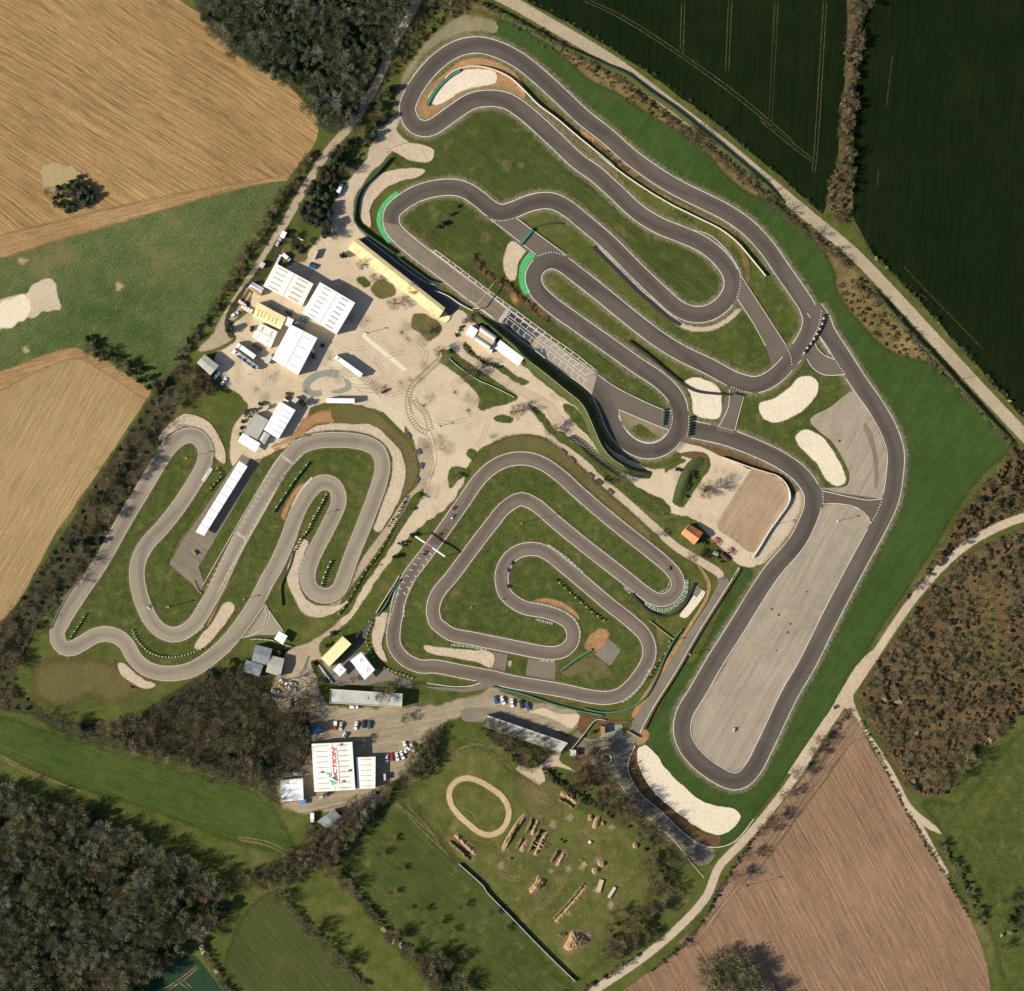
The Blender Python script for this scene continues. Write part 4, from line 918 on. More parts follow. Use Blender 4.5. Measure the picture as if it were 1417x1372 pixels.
# ---------------------------------------------------------------- trees and shrubs
B_ = lmat
B_('twigs_brown', [(.115, .088, .058), (.19, .148, .098), (.275, .215, .145)])
B_('twigs_grey', [(.135, .135, .100), (.215, .215, .165), (.33, .32, .25)])
B_('twigs_olive', [(.085, .090, .045), (.150, .154, .078), (.24, .235, .125)])
B_('twigs_green', [(.062, .082, .044), (.112, .138, .075), (.19, .215, .125)])
B_('twigs_dark', [(.048, .044, .028), (.085, .077, .046), (.145, .128, .078)])
B_('leaves_dark', [(.034, .050, .031), (.062, .088, .050), (.105, .135, .078)])
B_('leaves_green', [(.034, .055, .017), (.062, .092, .028), (.11, .14, .05)])
B_('leaves_lime', [(.10, .12, .02), (.16, .18, .035), (.22, .22, .06)])
B_('leaves_rust', [(.088, .056, .028), (.155, .105, .052), (.25, .18, .092)])
B_('leaves_buff', [(.13, .10, .05), (.20, .155, .085), (.30, .24, .145)])
B_('blossom', [(.34, .29, .22), (.46, .42, .34), (.58, .55, .48)])
pmat('bark', (.11, .088, .062), rough=.95, var=.35, vs=2.0)

def rnd3(r):
    while True:
        v = Vector((random.uniform(-1, 1), random.uniform(-1, 1), random.uniform(-1, 1)))
        if .05 < v.length <= 1: return v * r

def limb_set(mb, H, spread, nl, base_r, lean=0.0, low=.25):
    """trunk with forking limbs; returns tips"""
    tips = []
    tp = Vector((lean, lean * .4, H * .62))
    mb.tube([(0, 0, -.15), (lean * .25, lean * .1, H * .22), tuple(tp * .75), tuple(tp)], [base_r, base_r * .78, base_r * .5, base_r * .32], 6)
    for i in range(nl):
        a = 2 * math.pi * i / nl + random.uniform(-.35, .35)
        z0 = H * random.uniform(low, .55)
        p0 = Vector((lean * z0 / H * .8, lean * .3 * z0 / H, z0))
        el = random.uniform(.45, 1.05)
        L = spread * random.uniform(.72, 1.0)
        p1 = p0 + Vector((math.cos(a) * L * .5, math.sin(a) * L * .5, L * .45 * el))
        p2 = p1 + Vector((math.cos(a + random.uniform(-.4, .4)) * L * .42, math.sin(a + random.uniform(-.4, .4)) * L * .42, L * .36 * el))
        mb.tube([tuple(p0), tuple(p1), tuple(p2)], [base_r * .42, base_r * .24, base_r * .09], 5)
        tips += [(p1, L * .30), (p2, L * .34), ((p0 + p1) / 2, L * .18)]
        for k in range(3):
            a2 = a + random.uniform(-.95, .95)
            q0 = p0.lerp(p1, random.uniform(.5, 1.0))
            q1 = q0 + Vector((math.cos(a2) * L * .42, math.sin(a2) * L * .42, L * random.uniform(.12, .42)))
            mb.tube([tuple(q0), tuple(q1)], [base_r * .18, base_r * .05], 4)
            tips.append((q1, L * .30))
    tips.append((tp, spread * .30)); tips.append((tp + Vector((0, 0, H * .16)), spread * .28))
    return tips

def twig_crown(tips, H, n, ln, wd):
    mb = MB(); v = mb.v; f = mb.f
    for i in range(n):
        c, r = random.choice(tips)
        p = c + rnd3(r)
        if p.z < H * .12: p.z = H * .12 + random.random()
        dirv = (p - Vector((0, 0, H * .32))).normalized() + rnd3(.55); dirv.normalize()
        L = ln * random.uniform(.6, 1.3)
        s = dirv.cross(rnd3(1)); s = s.normalized() * wd * random.uniform(.6, 1.4)
        b = len(v)
        q = p + dirv * L
        v += [tuple(p - s), tuple(p + s), tuple(q + s * .3), tuple(q - s * .3)]
        f.append((b, b + 1, b + 2, b + 3))
        if random.random() < .6:
            d2 = (dirv + rnd3(.8)).normalized(); q0 = p + dirv * L * .4; q1 = q0 + d2 * L * .7
            b = len(v)
            v += [tuple(q0 - s * .6), tuple(q0 + s * .6), tuple(q1)]
            f.append((b, b + 1, b + 2))
    return mb

def leaf_crown(clumps, n, size, shell=.55):
    mb = MB(); v = mb.v; f = mb.f
    tot = sum(r ** 2 for _, r in clumps)
    for c, r in clumps:
        for i in range(int(n * r * r / tot)):
            u = rnd3(1).normalized(); q = shell + (1 - shell) * random.random()
            p = c + Vector((u.x * r * q, u.y * r * q, u.z * r * .85 * q))
            if p.z < .05: p.z = .05 + random.random() * .3
            nrm = (u + rnd3(.8)).normalized(); t = nrm.orthogonal().normalized(); w = nrm.cross(t)
            a = random.uniform(0, 6.28); t, w = t * math.cos(a) + w * math.sin(a), w * math.cos(a) - t * math.sin(a)
            s = size * random.uniform(.55, 1.4)
            b = len(v)
            v += [tuple(p - t * s), tuple(p + w * s * .55), tuple(p + t * s), tuple(p - w * s * .6)]
            f.append((b, b + 1, b + 2, b + 3))
    return mb

PROTO = {}
def reg(kind, trunk_mesh, crown_mesh): PROTO.setdefault(kind, []).append((trunk_mesh, crown_mesh))
def mesh_only(mb, name, mat):
    me = bpy.data.meshes.new(name); me.from_pydata(mb.v, [], mb.f); me.materials.append(mat); me.update(); return me
# bare trees (unit: about 9 m tall, 4.2 m crown radius)
for kind, mat, n in (('bare_brown', 'twigs_brown', 640), ('bare_grey', 'twigs_grey', 760), ('bare_olive', 'twigs_olive', 700), ('bare_thin', 'twigs_dark', 250), ('budding', 'twigs_green', 900)):
    for k in range(3):
        mb = MB(); tips = limb_set(mb, 9.0, 4.4, 8, .26, random.uniform(-.4, .4))
        reg(kind, mesh_only(mb, 'trunk', MT['bark']), mesh_only(twig_crown(tips, 9.0, n, 1.25, .07), 'crown', MT[mat]))
for k in range(2):     # big open crown with readable limbs
    mb = MB(); tips = limb_set(mb, 11.0, 6.2, 11, .34, .3, low=.2)
    reg('bare_large', mesh_only(mb, 'trunk', MT['bark']), mesh_only(twig_crown(tips, 11.0, 1500, 1.15, .055), 'crown', MT['twigs_brown']))
def bushy(kind, mat, H, rad, nc, n, size, k_=3, flat=1.0, trunk=True, wide=1.0):
    for k in range(k_):
        mb = MB(); cl = []
        mb.tube([(0, 0, -.15), (.1, .05, H * .3), (.15, .1, H * .6)], [.04 * H * .5, .03 * H * .5, .012 * H * .5], 6)
        for i in range(nc):
            a = random.uniform(0, 6.28); q = rad * math.sqrt(random.random()) * .72
            r = rad * random.uniform(.30, .52)
            z = r * .6 + (H - 1.4 * r) * random.uniform(.1, 1.0) * (1 - .45 * (q / rad) ** 2) * flat
            cl.append((Vector((math.cos(a) * q * wide, math.sin(a) * q, max(r * .55, z))), r))
            if i < 4: mb.tube([(.05, .03, H * .18), (math.cos(a) * q * .8 * wide, math.sin(a) * q * .8, max(.3, z * .8))], [.012 * H, .004 * H], 4)
        reg(kind, mesh_only(mb, 'trunk', MT['bark']), mesh_only(leaf_crown(cl, n, size), 'crown', MT[mat]))
bushy('evergreen', 'leaves_dark', 8.0, 3.4, 17, 1900, .32)
bushy('leafy', 'leaves_green', 7.0, 3.2, 16, 1700, .32)
bushy('hedge_green', 'leaves_green', 2.6, 1.6, 6, 520, .24)
bushy('shrub_dark', 'leaves_dark', 2.6, 1.7, 6, 520, .24)
bushy('shrub_lime', 'leaves_lime', 2.0, 1.6, 6, 460, .22, 2)
bushy('shrub_rust', 'leaves_rust', 2.2, 1.8, 6, 520, .24)
bushy('shrub_buff', 'leaves_buff', 1.5, 1.5, 6, 460, .2)
bushy('blossom', 'blossom', 3.2, 1.7, 6, 420, .24, 2)
for k in range(3):      # twiggy shrub
    mb = MB(); tips = limb_set(mb, 3.4, 1.9, 7, .08, .1, low=.05)
    reg('shrub_twig', mesh_only(mb, 'trunk', MT['bark']), mesh_only(twig_crown(tips, 3.2, 420, .7, .05), 'crown', MT['twigs_brown']))
    mb = MB(); tips = limb_set(mb, 3.4, 1.9, 7, .08, .1, low=.05)
    reg('shrub_olive', mesh_only(mb, 'trunk', MT['bark']), mesh_only(twig_crown(tips, 3.2, 420, .7, .05), 'crown', MT['twigs_olive']))

NAME = dict(budding='budding_tree', bare_thin='bare_tree', bare_brown='bare_tree', bare_grey='bare_tree', bare_olive='bare_tree', bare_large='bare_tree', evergreen='evergreen_tree', leafy='leafy_tree',
            hedge_green='green_shrub', shrub_dark='dark_shrub', shrub_lime='yellow_green_shrub', shrub_rust='rust_shrub', shrub_buff='dry_shrub', blossom='flowering_shrub',
            shrub_twig='twiggy_shrub', shrub_olive='olive_shrub')
DESC = dict(budding='grey-green budding tree', bare_thin='thin see-through leafless tree', bare_brown='bare brown leafless tree', bare_grey='pale grey leafless tree', bare_olive='olive-toned leafless tree', bare_large='large spreading leafless tree',
            evergreen='dark evergreen tree', leafy='mid-green leafy tree', hedge_green='low green shrub', shrub_dark='low dark green shrub', shrub_lime='yellow-green shrub',
            shrub_rust='rust-brown scrub bush', shrub_buff='pale dry scrub bush', blossom='white-flowering shrub', shrub_twig='twiggy brown leafless shrub', shrub_olive='olive twiggy leafless shrub')
COUNT = {}
ROADS = [(q, 8.5) for q in (catmull(P('P 590,-60 578,0 550,52 520,118 490,168 455,208 425,255 385,325 345,388 315,435 300,462'), False, 6), catmull(P('P 1540,690 1480,703 1417,716 1370,735 1330,760 1290,798 1250,848 1210,908 1180,953 1140,1012 1100,1075 1060,1128 1025,1168 995,1200 978,1240 945,1278 890,1325 820,1372'), False, 6))]
ROADS += [(catmull(P('P 690,-6 760,33 850,87 930,147 1000,200 1060,250 1120,300 1180,350 1240,412 1300,477 1360,542 1417,602 1500,690'), False, 6), 9.5)]
ROADS += [([px(p) for p in CIRC[k][0][::3]], CIRC[k][1] / S / 2 + 5.0) for k in CIRC]
def blocked(p, extra=0.0):
    for pl, r in ROADS:
        for q in pl:
            if abs(q[0] - p[0]) < r + extra and abs(q[1] - p[1]) < r + extra and math.hypot(q[0] - p[0], q[1] - p[1]) < r + extra: return True
    return False
def plant(kind, p, sc=1.0, label=None, group=None, z=0.0, zs=1.0):
    """p in plan pixels"""
    tm, cm = random.choice(PROTO[kind])
    nm = NAME[kind]
    o = thing(nm, label or DESC[kind], 'shrub' if 'shrub' in nm else 'tree', (*W(p), z), random.uniform(0, 6.28), group)
    o.scale = (sc, sc, sc * zs)
    t = bpy.data.objects.new('trunk' if 'shrub' not in nm else 'stems', tm); COL.objects.link(t); t.parent = o
    c = bpy.data.objects.new('crown' if 'shrub' not in nm else 'foliage', cm); COL.objects.link(c); c.parent = o
    COUNT[nm] = COUNT.get(nm, 0) + 1
    return o

def scatter(poly, spacing, mix, size, where, gname, n_max=999, clear=None, jit=1.0, zs=1.0):
    """poisson-ish filling of a polygon (plan pixels) with plants; one shared label per kind and place"""
    pl = P(poly) if isinstance(poly, str) else poly
    xs = [p[0] for p in pl]; ys = [p[1] for p in pl]
    pts = []; tries = 0
    cell = {}
    while tries < 9000 and len(pts) < n_max:
        tries += 1
        p = (random.uniform(min(xs), max(xs)), random.uniform(min(ys), max(ys)))
        if not inside(p, pl) or blocked(p): continue
        if clear and any(inside(p, c) for c in clear): continue
        k = (int(p[0] // spacing), int(p[1] // spacing))
        if any(math.hypot(p[0] - q[0], p[1] - q[1]) < spacing for i in (-1, 0, 1) for j in (-1, 0, 1) for q in cell.get((k[0] + i, k[1] + j), ())): continue
        cell.setdefault(k, []).append(p); pts.append(p)
    kinds = [k for k, w in mix]; ws = [w for k, w in mix]
    for p in pts:
        k = random.choices(kinds, ws)[0]
        plant(k, p, random.uniform(*size), '%s %s' % (DESC[k], where), '%ss %s' % (NAME[k].replace('_', ' '), gname), zs=zs)
    return len(pts)

def row(s, spacing, mix, size, where, gname, wander=1.5, skip=0.0, zs=1.0):
    pts = P(s); q = resample(catmull(pts, False, 2.0), spacing)
    kinds = [k for k, w in mix]; ws = [w for k, w in mix]
    for p in q:
        if random.random() < skip: continue
        p = (p[0] + random.uniform(-wander, wander), p[1] + random.uniform(-wander, wander))
        if blocked(p, -1.5): continue
        k = random.choices(kinds, ws)[0]
        plant(k, p, random.uniform(*size), '%s %s' % (DESC[k], where), '%ss %s' % (NAME[k].replace('_', ' '), gname), zs=zs)

def undergrowth(name, poly, n, mat, h=(.3, 1.3), size=.5):
    """brambles and saplings nobody could count: one stuff object of small blades and leaf clumps"""
    pl = P(poly); xs = [p[0] for p in pl]; ys = [p[1] for p in pl]
    mb = MB(); v = mb.v; f = mb.f; k = 0
    while k < n:
        p = (random.uniform(min(xs), max(xs)), random.uniform(min(ys), max(ys)))
        if not inside(p, pl) or blocked(p, -2): k += 1; continue
        x, y = W(p)
        if mnoise.noise((x * .12, y * .12, 3.3)) < random.uniform(-.5, .35): k += 1; continue
        for i in range(5):
            c = Vector((x + random.gauss(0, .7), y + random.gauss(0, .7), random.uniform(*h) * random.random()))
            t = rnd3(1).normalized() * size * random.uniform(.5, 1.3); w = t.cross(rnd3(1)).normalized() * size * random.uniform(.2, .6)
            b = len(v); v += [tuple(c - t), tuple(c + w), tuple(c + t), tuple(c - w)]; f.append((b, b + 1, b + 2, b + 3))
        k += 1
    o = mesh_obj(name, v, f, MT[mat]); o['kind'] = 'stuff'
    return o

# woods -------------------------------------------------------------
NWW = 'P 258,-45 270,0 292,38 330,76 380,104 415,130 440,163 452,182 470,180 500,146 526,100 560,42 574,0 600,-50'
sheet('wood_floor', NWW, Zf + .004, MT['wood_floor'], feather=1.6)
scatter(NWW, 13.5, (('bare_grey', 1.6), ('evergreen', 4.5), ('leafy', 1.2), ('budding', 7)), (.85, 1.3), 'in the wood beside the striped tan field', 'in the wood beside the tan field')
undergrowth('undergrowth', NWW, 1500, 'leaves_dark', (.3, 2.4), .6)
SWW = 'P -50,1080 0,1088 60,1112 140,1132 220,1172 285,1205 318,1255 262,1306 195,1362 170,1420 -50,1420'
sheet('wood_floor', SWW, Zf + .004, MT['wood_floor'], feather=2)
scatter(SWW, 14.2, (('bare_brown', 1.3), ('bare_grey', 1.8), ('bare_olive', 4.5), ('evergreen', 1.2), ('leafy', .7), ('budding', 4)), (.8, 1.35), 'in the dense wood at the bottom left', 'in the bottom left wood', 330, zs=1.1)
for c in ('L3 170,960 190,1000 150,1010', 'L3 180,1040', 'L3 350,1095', 'L3 245,1065', 'L3 375,1190'):
    for p in P(c): plant('blossom', p, 1.5, 'white-flowering shrub in the dense wood at the bottom left', 'flowering shrubs in the bottom left wood', z=2.5)
undergrowth('undergrowth', SWW, 1700, 'twigs_olive', (.3, 2.4), .6)
SMW = 'P 45,985 110,1003 165,1003 230,965 300,930 345,940 382,982 418,985 428,1010 425,1060 392,1076 388,1110 360,1096 300,1072 230,1050 150,1032 80,1010'
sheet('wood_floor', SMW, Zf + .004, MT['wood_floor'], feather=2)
scatter(SMW, 14.5, (('bare_thin', 8), ('bare_olive', 1.5), ('evergreen', .5), ('bare_brown', 1.5)), (.8, 1.25), 'in the shadowed copse below the left kart track', 'in the copse below the left kart track', 170)
undergrowth('undergrowth', SMW, 500, 'twigs_olive', (.3, 2.0), .55)
WST = 'P 240,528 256,545 246,580 222,620 215,650 190,690 165,730 140,770 118,808 96,822 72,850 40,900 20,950 60,985 20,985 -40,960 -40,900 0,868 30,840 64,790 96,742 128,692 160,640 188,596 214,556'
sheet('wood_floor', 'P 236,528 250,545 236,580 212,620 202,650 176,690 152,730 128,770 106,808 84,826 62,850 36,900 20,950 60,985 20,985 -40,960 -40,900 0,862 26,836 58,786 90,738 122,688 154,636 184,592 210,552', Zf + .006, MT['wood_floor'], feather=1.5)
WSP = [(p[0] - (11 if 500 < p[1] < 850 else 4), p[1]) for p in P(WST)]
scatter(WSP, 9.5, (('bare_brown', 1.6), ('bare_thin', 2.0), ('shrub_twig', 6), ('evergreen', .5), ('shrub_dark', 2), ('shrub_rust', 2)), (.6, .95), 'in the strip between ochre field and left kart track', 'in the strip beside the ochre field', 230)
undergrowth('undergrowth', WST, 900, 'twigs_brown', (.3, 1.6), .5)
ESC1 = 'P 1470,610 1395,628 1395,640 1362,672 1330,712 1306,752 1280,796 1255,826 1240,850 1262,834 1290,790 1330,752 1370,726 1417,706 1470,694'
ESC2 = 'P 1470,722 1417,732 1372,750 1330,775 1292,812 1254,862 1212,920 1190,955 1196,985 1222,1030 1248,1080 1272,1100 1310,1096 1335,1060 1365,1030 1400,995 1470,940'
GL = [P('R1 1000,800 1120,690 1250,900 1300,1372 1080,1372 1060,1050'), P('R2 1140,-20 1300,60 1372,60 1280,190 1200,150')]
sheet('scrub_floor', ESC1, Zf + .006, MT['scrub_floor'], feather=1.5)
sheet('scrub_floor', ESC2, Zf + .006, MT['scrub_floor'], feather=1.5)
scatter(ESC1, 8.5, (('shrub_rust', 5), ('shrub_twig', 3), ('shrub_olive', 3), ('shrub_dark', 2), ('shrub_buff', 1.5)), (.8, 1.6), 'in the scrub above the curving pale path', 'in the scrub above the curving path', 130)
scatter(ESC2, 8.2, (('shrub_rust', 5), ('shrub_twig', 4.5), ('shrub_olive', 5), ('shrub_dark', 1.6), ('shrub_buff', 1.6), ('blossom', .35)), (.75, 1.55), 'in the russet scrubland at the right edge', 'in the russet scrubland', 460, clear=GL, zs=.75)
scatter('R1 1010,790 1120,700 1240,900 1290,1372 1090,1372 1070,1050', 9, (('shrub_olive', 3), ('shrub_buff', 2)), (.4, .8), 'in the grassy clearing of the russet scrubland', 'in the scrub clearing', 40)
sheet('grass', 'R1 990,790 1120,680 1260,900 1310,1372 1300,1500 1100,1450 1050,1050', Zf + .012, MT['grass_dry'], feather=8)
sheet('grass', 'R2 1130,-40 1320,40 1372,80 1290,200 1180,160', Zf + .012, MT['grass_dry'], feather=7)
undergrowth('undergrowth', ESC2, 2600, 'leaves_rust', (.2, 1.4), .45)
undergrowth('undergrowth', ESC1, 700, 'leaves_rust', (.2, 1.2), .45)
for s, n_ in (('R2 1000,640', 1.25), ('R2 960,740', 1.0), ('R2 890,780', .8)):
    plant('bare_olive', P(s)[0], n_, 'rounded olive leafless tree at the field corner of the russet scrub', 'trees at the corner of the russet scrub')
# hedges --------------------------------------------------------------
NH = 'Q2 468,-60 580,-60 560,60 530,150 525,250 500,380 495,500 490,620 470,720 470,900 480,1100 430,1160 380,1100 350,1060 370,960 410,850 425,700 440,500 455,300 460,120'
sheet('hedge_floor', NH, Zy + .01, MT['scrub_floor'], feather=.8)
scatter(NH, 8.5, (('shrub_buff', 2), ('shrub_twig', 4), ('shrub_olive', 3), ('shrub_dark', .8)), (.9, 1.7), 'in the hedge between the two dark fields', 'in the hedge between the dark fields', 140)
row('P 432,212 412,242 392,272 372,302 354,334 334,368 314,400 294,428 274,458 254,492 238,520', 6.0, (('shrub_twig', 4), ('shrub_rust', 2), ('shrub_olive', 2), ('shrub_dark', 1)), (.8, 1.5), 'in the hedge along the left dirt road', 'in the hedge along the left dirt road', 4)
row('P 680,16 750,58 840,112 920,172 1000,214 1060,266 1120,316 1165,352', 11, (('shrub_buff', 3), ('shrub_olive', 2), ('shrub_dark', .4)), (.35, .7), 'on the dry bank below the long dirt road', 'on the dry bank below the dirt road', 5)
row('P 668,6 736,42 796,77 856,112 925,166', 7, (('shrub_twig', 3), ('shrub_dark', 2)), (.55, .9), 'in the hedge line right below the dirt road', 'in the hedge line below the dirt road', 1)
row('P 925,166 994,219 1054,270 1114,322 1174,371', 5.5, (('shrub_twig', 4), ('bare_thin', .8)), (.6, .9), 'in the hedge line right below the dirt road', 'in the hedge line below the dirt road', 1)
row('P 1184,391 1234,432 1284,497 1314,527 1354,569 1411,632 1444,667', 6, (('shrub_twig', 3), ('shrub_dark', 2)), (.55, .85), 'in the hedge line right below the dirt road', 'in the hedge line below the dirt road', 1)
row('P 720,-8 800,38 880,88 950,138 1020,195 1090,255 1150,305', 12, (('shrub_olive', 3), ('shrub_buff', 2), ('shrub_dark', 1.5)), (.3, .55), 'on the verge between dirt road and dark field', 'on the verge of the dark fields', 2)
row('P 1200,345 1240,385 1300,450 1360,515 1417,575', 9, (('shrub_buff', 2), ('shrub_olive', 2), ('blossom', .5)), (.35, .75), 'on the verge between dirt road and dark field', 'on the verge of the dark fields', 2)
scatter('R3 240,410 400,370 500,480 640,640 800,800 870,900 800,880 640,840 500,760 400,650 310,540', 7.5, (('shrub_buff', 2), ('shrub_twig', 3), ('shrub_rust', 3), ('shrub_olive', 2)), (.5, .95), 'on the brown bank at the upper right bend', 'on the brown bank at the upper right', 60)
scatter('Q1 330,170 420,180 560,280 700,350 900,460 1060,600 1200,720 1330,830 1200,800 1080,700 1000,610 760,460 520,320', 9, (('shrub_buff', 4), ('shrub_olive', 3)), (.35, .7), 'on the dry bank below the long dirt road', 'on the dry bank below the dirt road', 90)
scatter('F1 440,10 560,0 700,0 640,60 540,110 450,200 380,290 330,330 300,400 240,480 180,560 250,400 330,230 390,120', 8, (('shrub_rust', 2), ('shrub_twig', 4), ('shrub_olive', 3), ('shrub_dark', 1)), (.6, 1.2), 'on the bank left of the top hairpin', 'on the bank left of the top hairpin', 70)
scatter('F1 180,560 250,470 320,420 290,560 200,700 130,780 60,870 0,960 -60,1060 -110,1040 -60,900 0,800 80,690', 9.5, (('evergreen', 3), ('shrub_dark', 4), ('bare_brown', 3)), (.5, .85), 'in the dark belt beside the dirt service yard', 'in the dark belt by the service yard', 60)
scatter('V1 800,420 860,200 960,130 1060,60 1000,250 960,400 960,520 930,580 860,540 800,480', 10, (('evergreen', 5), ('leafy', .6)), (.7, 1.0), 'in the dark clump left of the yard entrance', 'in the dark clump by the yard entrance', 26)
row('P 100,285 112,276 124,282 130,272 118,262', 7, (('evergreen', 2), ('leafy', 2), ('shrub_olive', 1)), (.55, .9), 'in the small clump standing in the striped tan field', 'in the clump in the tan field', 3)
scatter('L1 200,800 330,730 380,770 370,850 270,875 230,850', 8.5, (('leafy', 3), ('evergreen', 2), ('bare_grey', 1)), (.45, .75), 'in the small clump standing in the striped tan field', 'in the clump in the tan field', 26)
scatter('L2 400,310 440,300 480,350 540,380 620,430 700,470 760,520 720,550 640,500 560,420 480,400 420,370', 9.0, (('leafy', 3), ('bare_olive', 2), ('evergreen', 1)), (.5, .85), 'in the tree row at the ochre field corner', 'in the tree row at the ochre field corner', 34)
row('P 225,532 240,520 258,510 275,520 290,512', 8, (('bare_brown', 3), ('shrub_dark', 2)), (.5, .8), 'between left dirt road and top of the left kart track', 'between dirt road and left kart track', 4)
scatter('L2 880,480 980,480 1010,560 940,600 880,560', 10, (('bare_brown', 1),), (.6, .95), 'beside the grey shed at the left yard corner', 'beside the grey corner shed', 8)
row('N1 565,175 500,275 440,355 385,425 335,490 290,565 255,640 252,690 290,745', 5, (('shrub_dark', 4), ('evergreen', .5), ('hedge_green', 1)), (.45, .8), 'on the dark verge between left dirt road and yard', 'on the dark verge beside the yard', 1)
# lower hedges and orchard
row('L4 200,400 250,560 330,640 420,730 500,830 560,900 640,990 720,1070 800,1140 880,1230 960,1330 1010,1400', 6, (('shrub_twig', 4), ('shrub_olive', 2), ('shrub_dark', 2), ('blossom', 1.2), ('bare_brown', 1.5)), (.8, 1.25), 'in the long hedge across the bottom meadow', 'in the long bottom hedge', 3)
row('L4 20,800 90,880 160,960 230,1040 300,1100 380,1180 450,1260 540,1350', 6, (('shrub_twig', 4), ('shrub_olive', 3), ('bare_olive', 1)), (.7, 1.1), 'in the hedge above the olive field', 'in the hedge above the olive field', 2)
scatter('L4 850,1180 960,1150 1060,1250 1130,1372 960,1372', 10, (('bare_brown', 2), ('bare_olive', 2), ('shrub_dark', 1)), (.7, 1.0), 'at the bottom end of the long hedge', 'at the end of the long hedge', 18)
scatter('L4 200,440 330,420 420,340 520,360 440,480 350,560 280,620 200,560', 10, (('bare_brown', 3), ('bare_olive', 2)), (.7, 1.1), 'in the clump behind the skewed grey shed', 'in the clump behind the skewed grey shed', 16)
scatter('L3 1080,860 1200,820 1372,720 1400,800 1260,900 1140,920', 11, (('bare_brown', 3), ('bare_olive', 2)), (.7, 1.1), 'in the clump at the end of the left meadow', 'in the clump at the end of the left meadow', 18)
row('L3 905,1180 950,1240 1000,1330 1040,1400', 7, (('shrub_twig', 3), ('shrub_olive', 2), ('blossom', .8)), (.8, 1.2), 'in the hedge beside the teal field', 'in the hedge beside the teal field', 2)
for s in ('L4 700,790', 'L4 1120,1160', 'L4 1290,910', 'L4 1350,1005', 'L4 880,890', 'L4 1050,1020', 'L4 1110,870', 'L4 750,650', 'L4 690,480', 'L4 630,560', 'L4 800,885', 'L4 960,970'):
    plant(random.choice(('bare_olive', 'bare_brown')), P(s)[0], random.uniform(.3, .6), 'small leafless orchard tree in the bottom meadow', 'orchard trees in the bottom meadow')
scatter('L4 470,240 560,260 560,330 500,370 440,330', 8, (('bare_grey', 2), ('bare_brown', 1)), (.7, .95), 'behind the main hall beside the bottom meadow', 'trees behind the main hall', 9)
scatter('H2 820,740 900,780 930,960 860,1010 740,980 700,930 780,860', 9, (('bare_brown', 3), ('shrub_dark', 1)), (.55, .85), 'at the lower right corner of the main hall', 'trees at the corner of the main hall', 14)
scatter('H2 1000,700 1100,560 1200,420 1372,240 1372,640 1200,760 1060,800', 9.5, (('bare_olive', 3), ('leafy', 1), ('bare_brown', 3)), (.5, .9), 'on the bank right of the hall car park', 'on the bank right of the hall car park', 36)
scatter('G1 120,340 300,410 560,500 660,560 700,640 640,760 540,840 440,820 380,720 260,620 120,520 80,440', 11, (('bare_brown', 4), ('bare_large', 1), ('bare_olive', 2)), (.55, .9), 'around the long flat roof above the dirt oval', 'trees around the long flat roof', 30)
row('G1 60,480 160,590 280,650 370,750 420,800', 7, (('hedge_green', 3), ('shrub_dark', 2)), (.9, 1.4), 'in the green hedge above the dirt oval', 'in the green hedge above the dirt oval', 2)
row('G1 640,870 720,960 830,1010 930,1090 1060,1180 1180,1230 1290,1310', 6.5, (('hedge_green', 4), ('shrub_dark', 1)), (.9, 1.4), 'in the green hedge along the lower road', 'in the green hedge along the lower road', 2)
scatter('G1 900,900 1000,900 1150,960 1300,1060 1372,1140 1372,1300 1280,1260 1100,1150 960,1050', 9, (('bare_brown', 4), ('shrub_rust', 2), ('shrub_twig', 3)), (.55, .85), 'on the brown bank along the lower road', 'on the brown bank along the lower road', 30)
scatter('M1 1130,380 1230,480 1372,640 1420,780 1372,900 1330,1060 1200,1150 1100,1200 1040,1180 1060,1020 1180,980 1290,900 1320,760 1250,640 1140,470', 9, (('bare_brown', 4), ('shrub_rust', 3), ('shrub_twig', 3), ('bare_olive', 2)), (.5, .95), 'at the right edge of the dirt-bike meadow', 'at the right edge of the dirt-bike meadow', 70)
row('P 985,1212 960,1262 920,1295 870,1330 800,1372', 8, (('shrub_rust', 3), ('shrub_twig', 3)), (.6, 1.0), 'in the hedge above the bottom dirt road', 'in the hedge above the bottom dirt road', 3)
row('P 1172,985 1120,1056 1070,1125 1035,1170 1000,1222 960,1290 900,1345', 5.5, (('shrub_dark', 3), ('shrub_twig', 3)), (.45, .8), 'on the verge between pale road and brown field', 'on the verge of the brown field', 1.2)
for p in P('F6 900,320 870,370 800,450 750,540 700,640 660,690 600,800 550,890'):
    plant('bare_brown', p, random.uniform(.75, 1.0), 'leafless roadside tree shading the edge of the brown field', 'roadside trees by the brown field')
row('P 1192,1000 1230,1075 1262,1140 1300,1200 1340,1270', 3.6, (('hedge_green', 3), ('shrub_olive', 2), ('shrub_dark', 1)), (.25, .55), 'on the right verge of the brown field', 'on the right verge of the brown field', 1.5)
row('P 1300,1165 1325,1205 1345,1245 1360,1280', 6, (('shrub_olive', 2), ('shrub_dark', 2), ('shrub_buff', 2)), (.8, 1.3), 'in the hedge by the bottom right green field', 'in the hedge by the bottom right field', 3)
scatter('P 1375,1250 1417,1225 1450,1260 1417,1300 1385,1320', 9, (('bare_olive', 2), ('leafy', 1), ('blossom', .6)), (.6, .9), 'in the clump at the bottom right corner', 'in the bottom right clump', 14)
scatter('F6 420,1240 500,1210 580,1240 650,1310 680,1400 600,1430 480,1410 400,1330', 15, (('bare_olive', 4), ('evergreen', 1)), (1.1, 1.5), 'in the large clump standing in the brown field', 'trees of the clump in the brown field', 14)
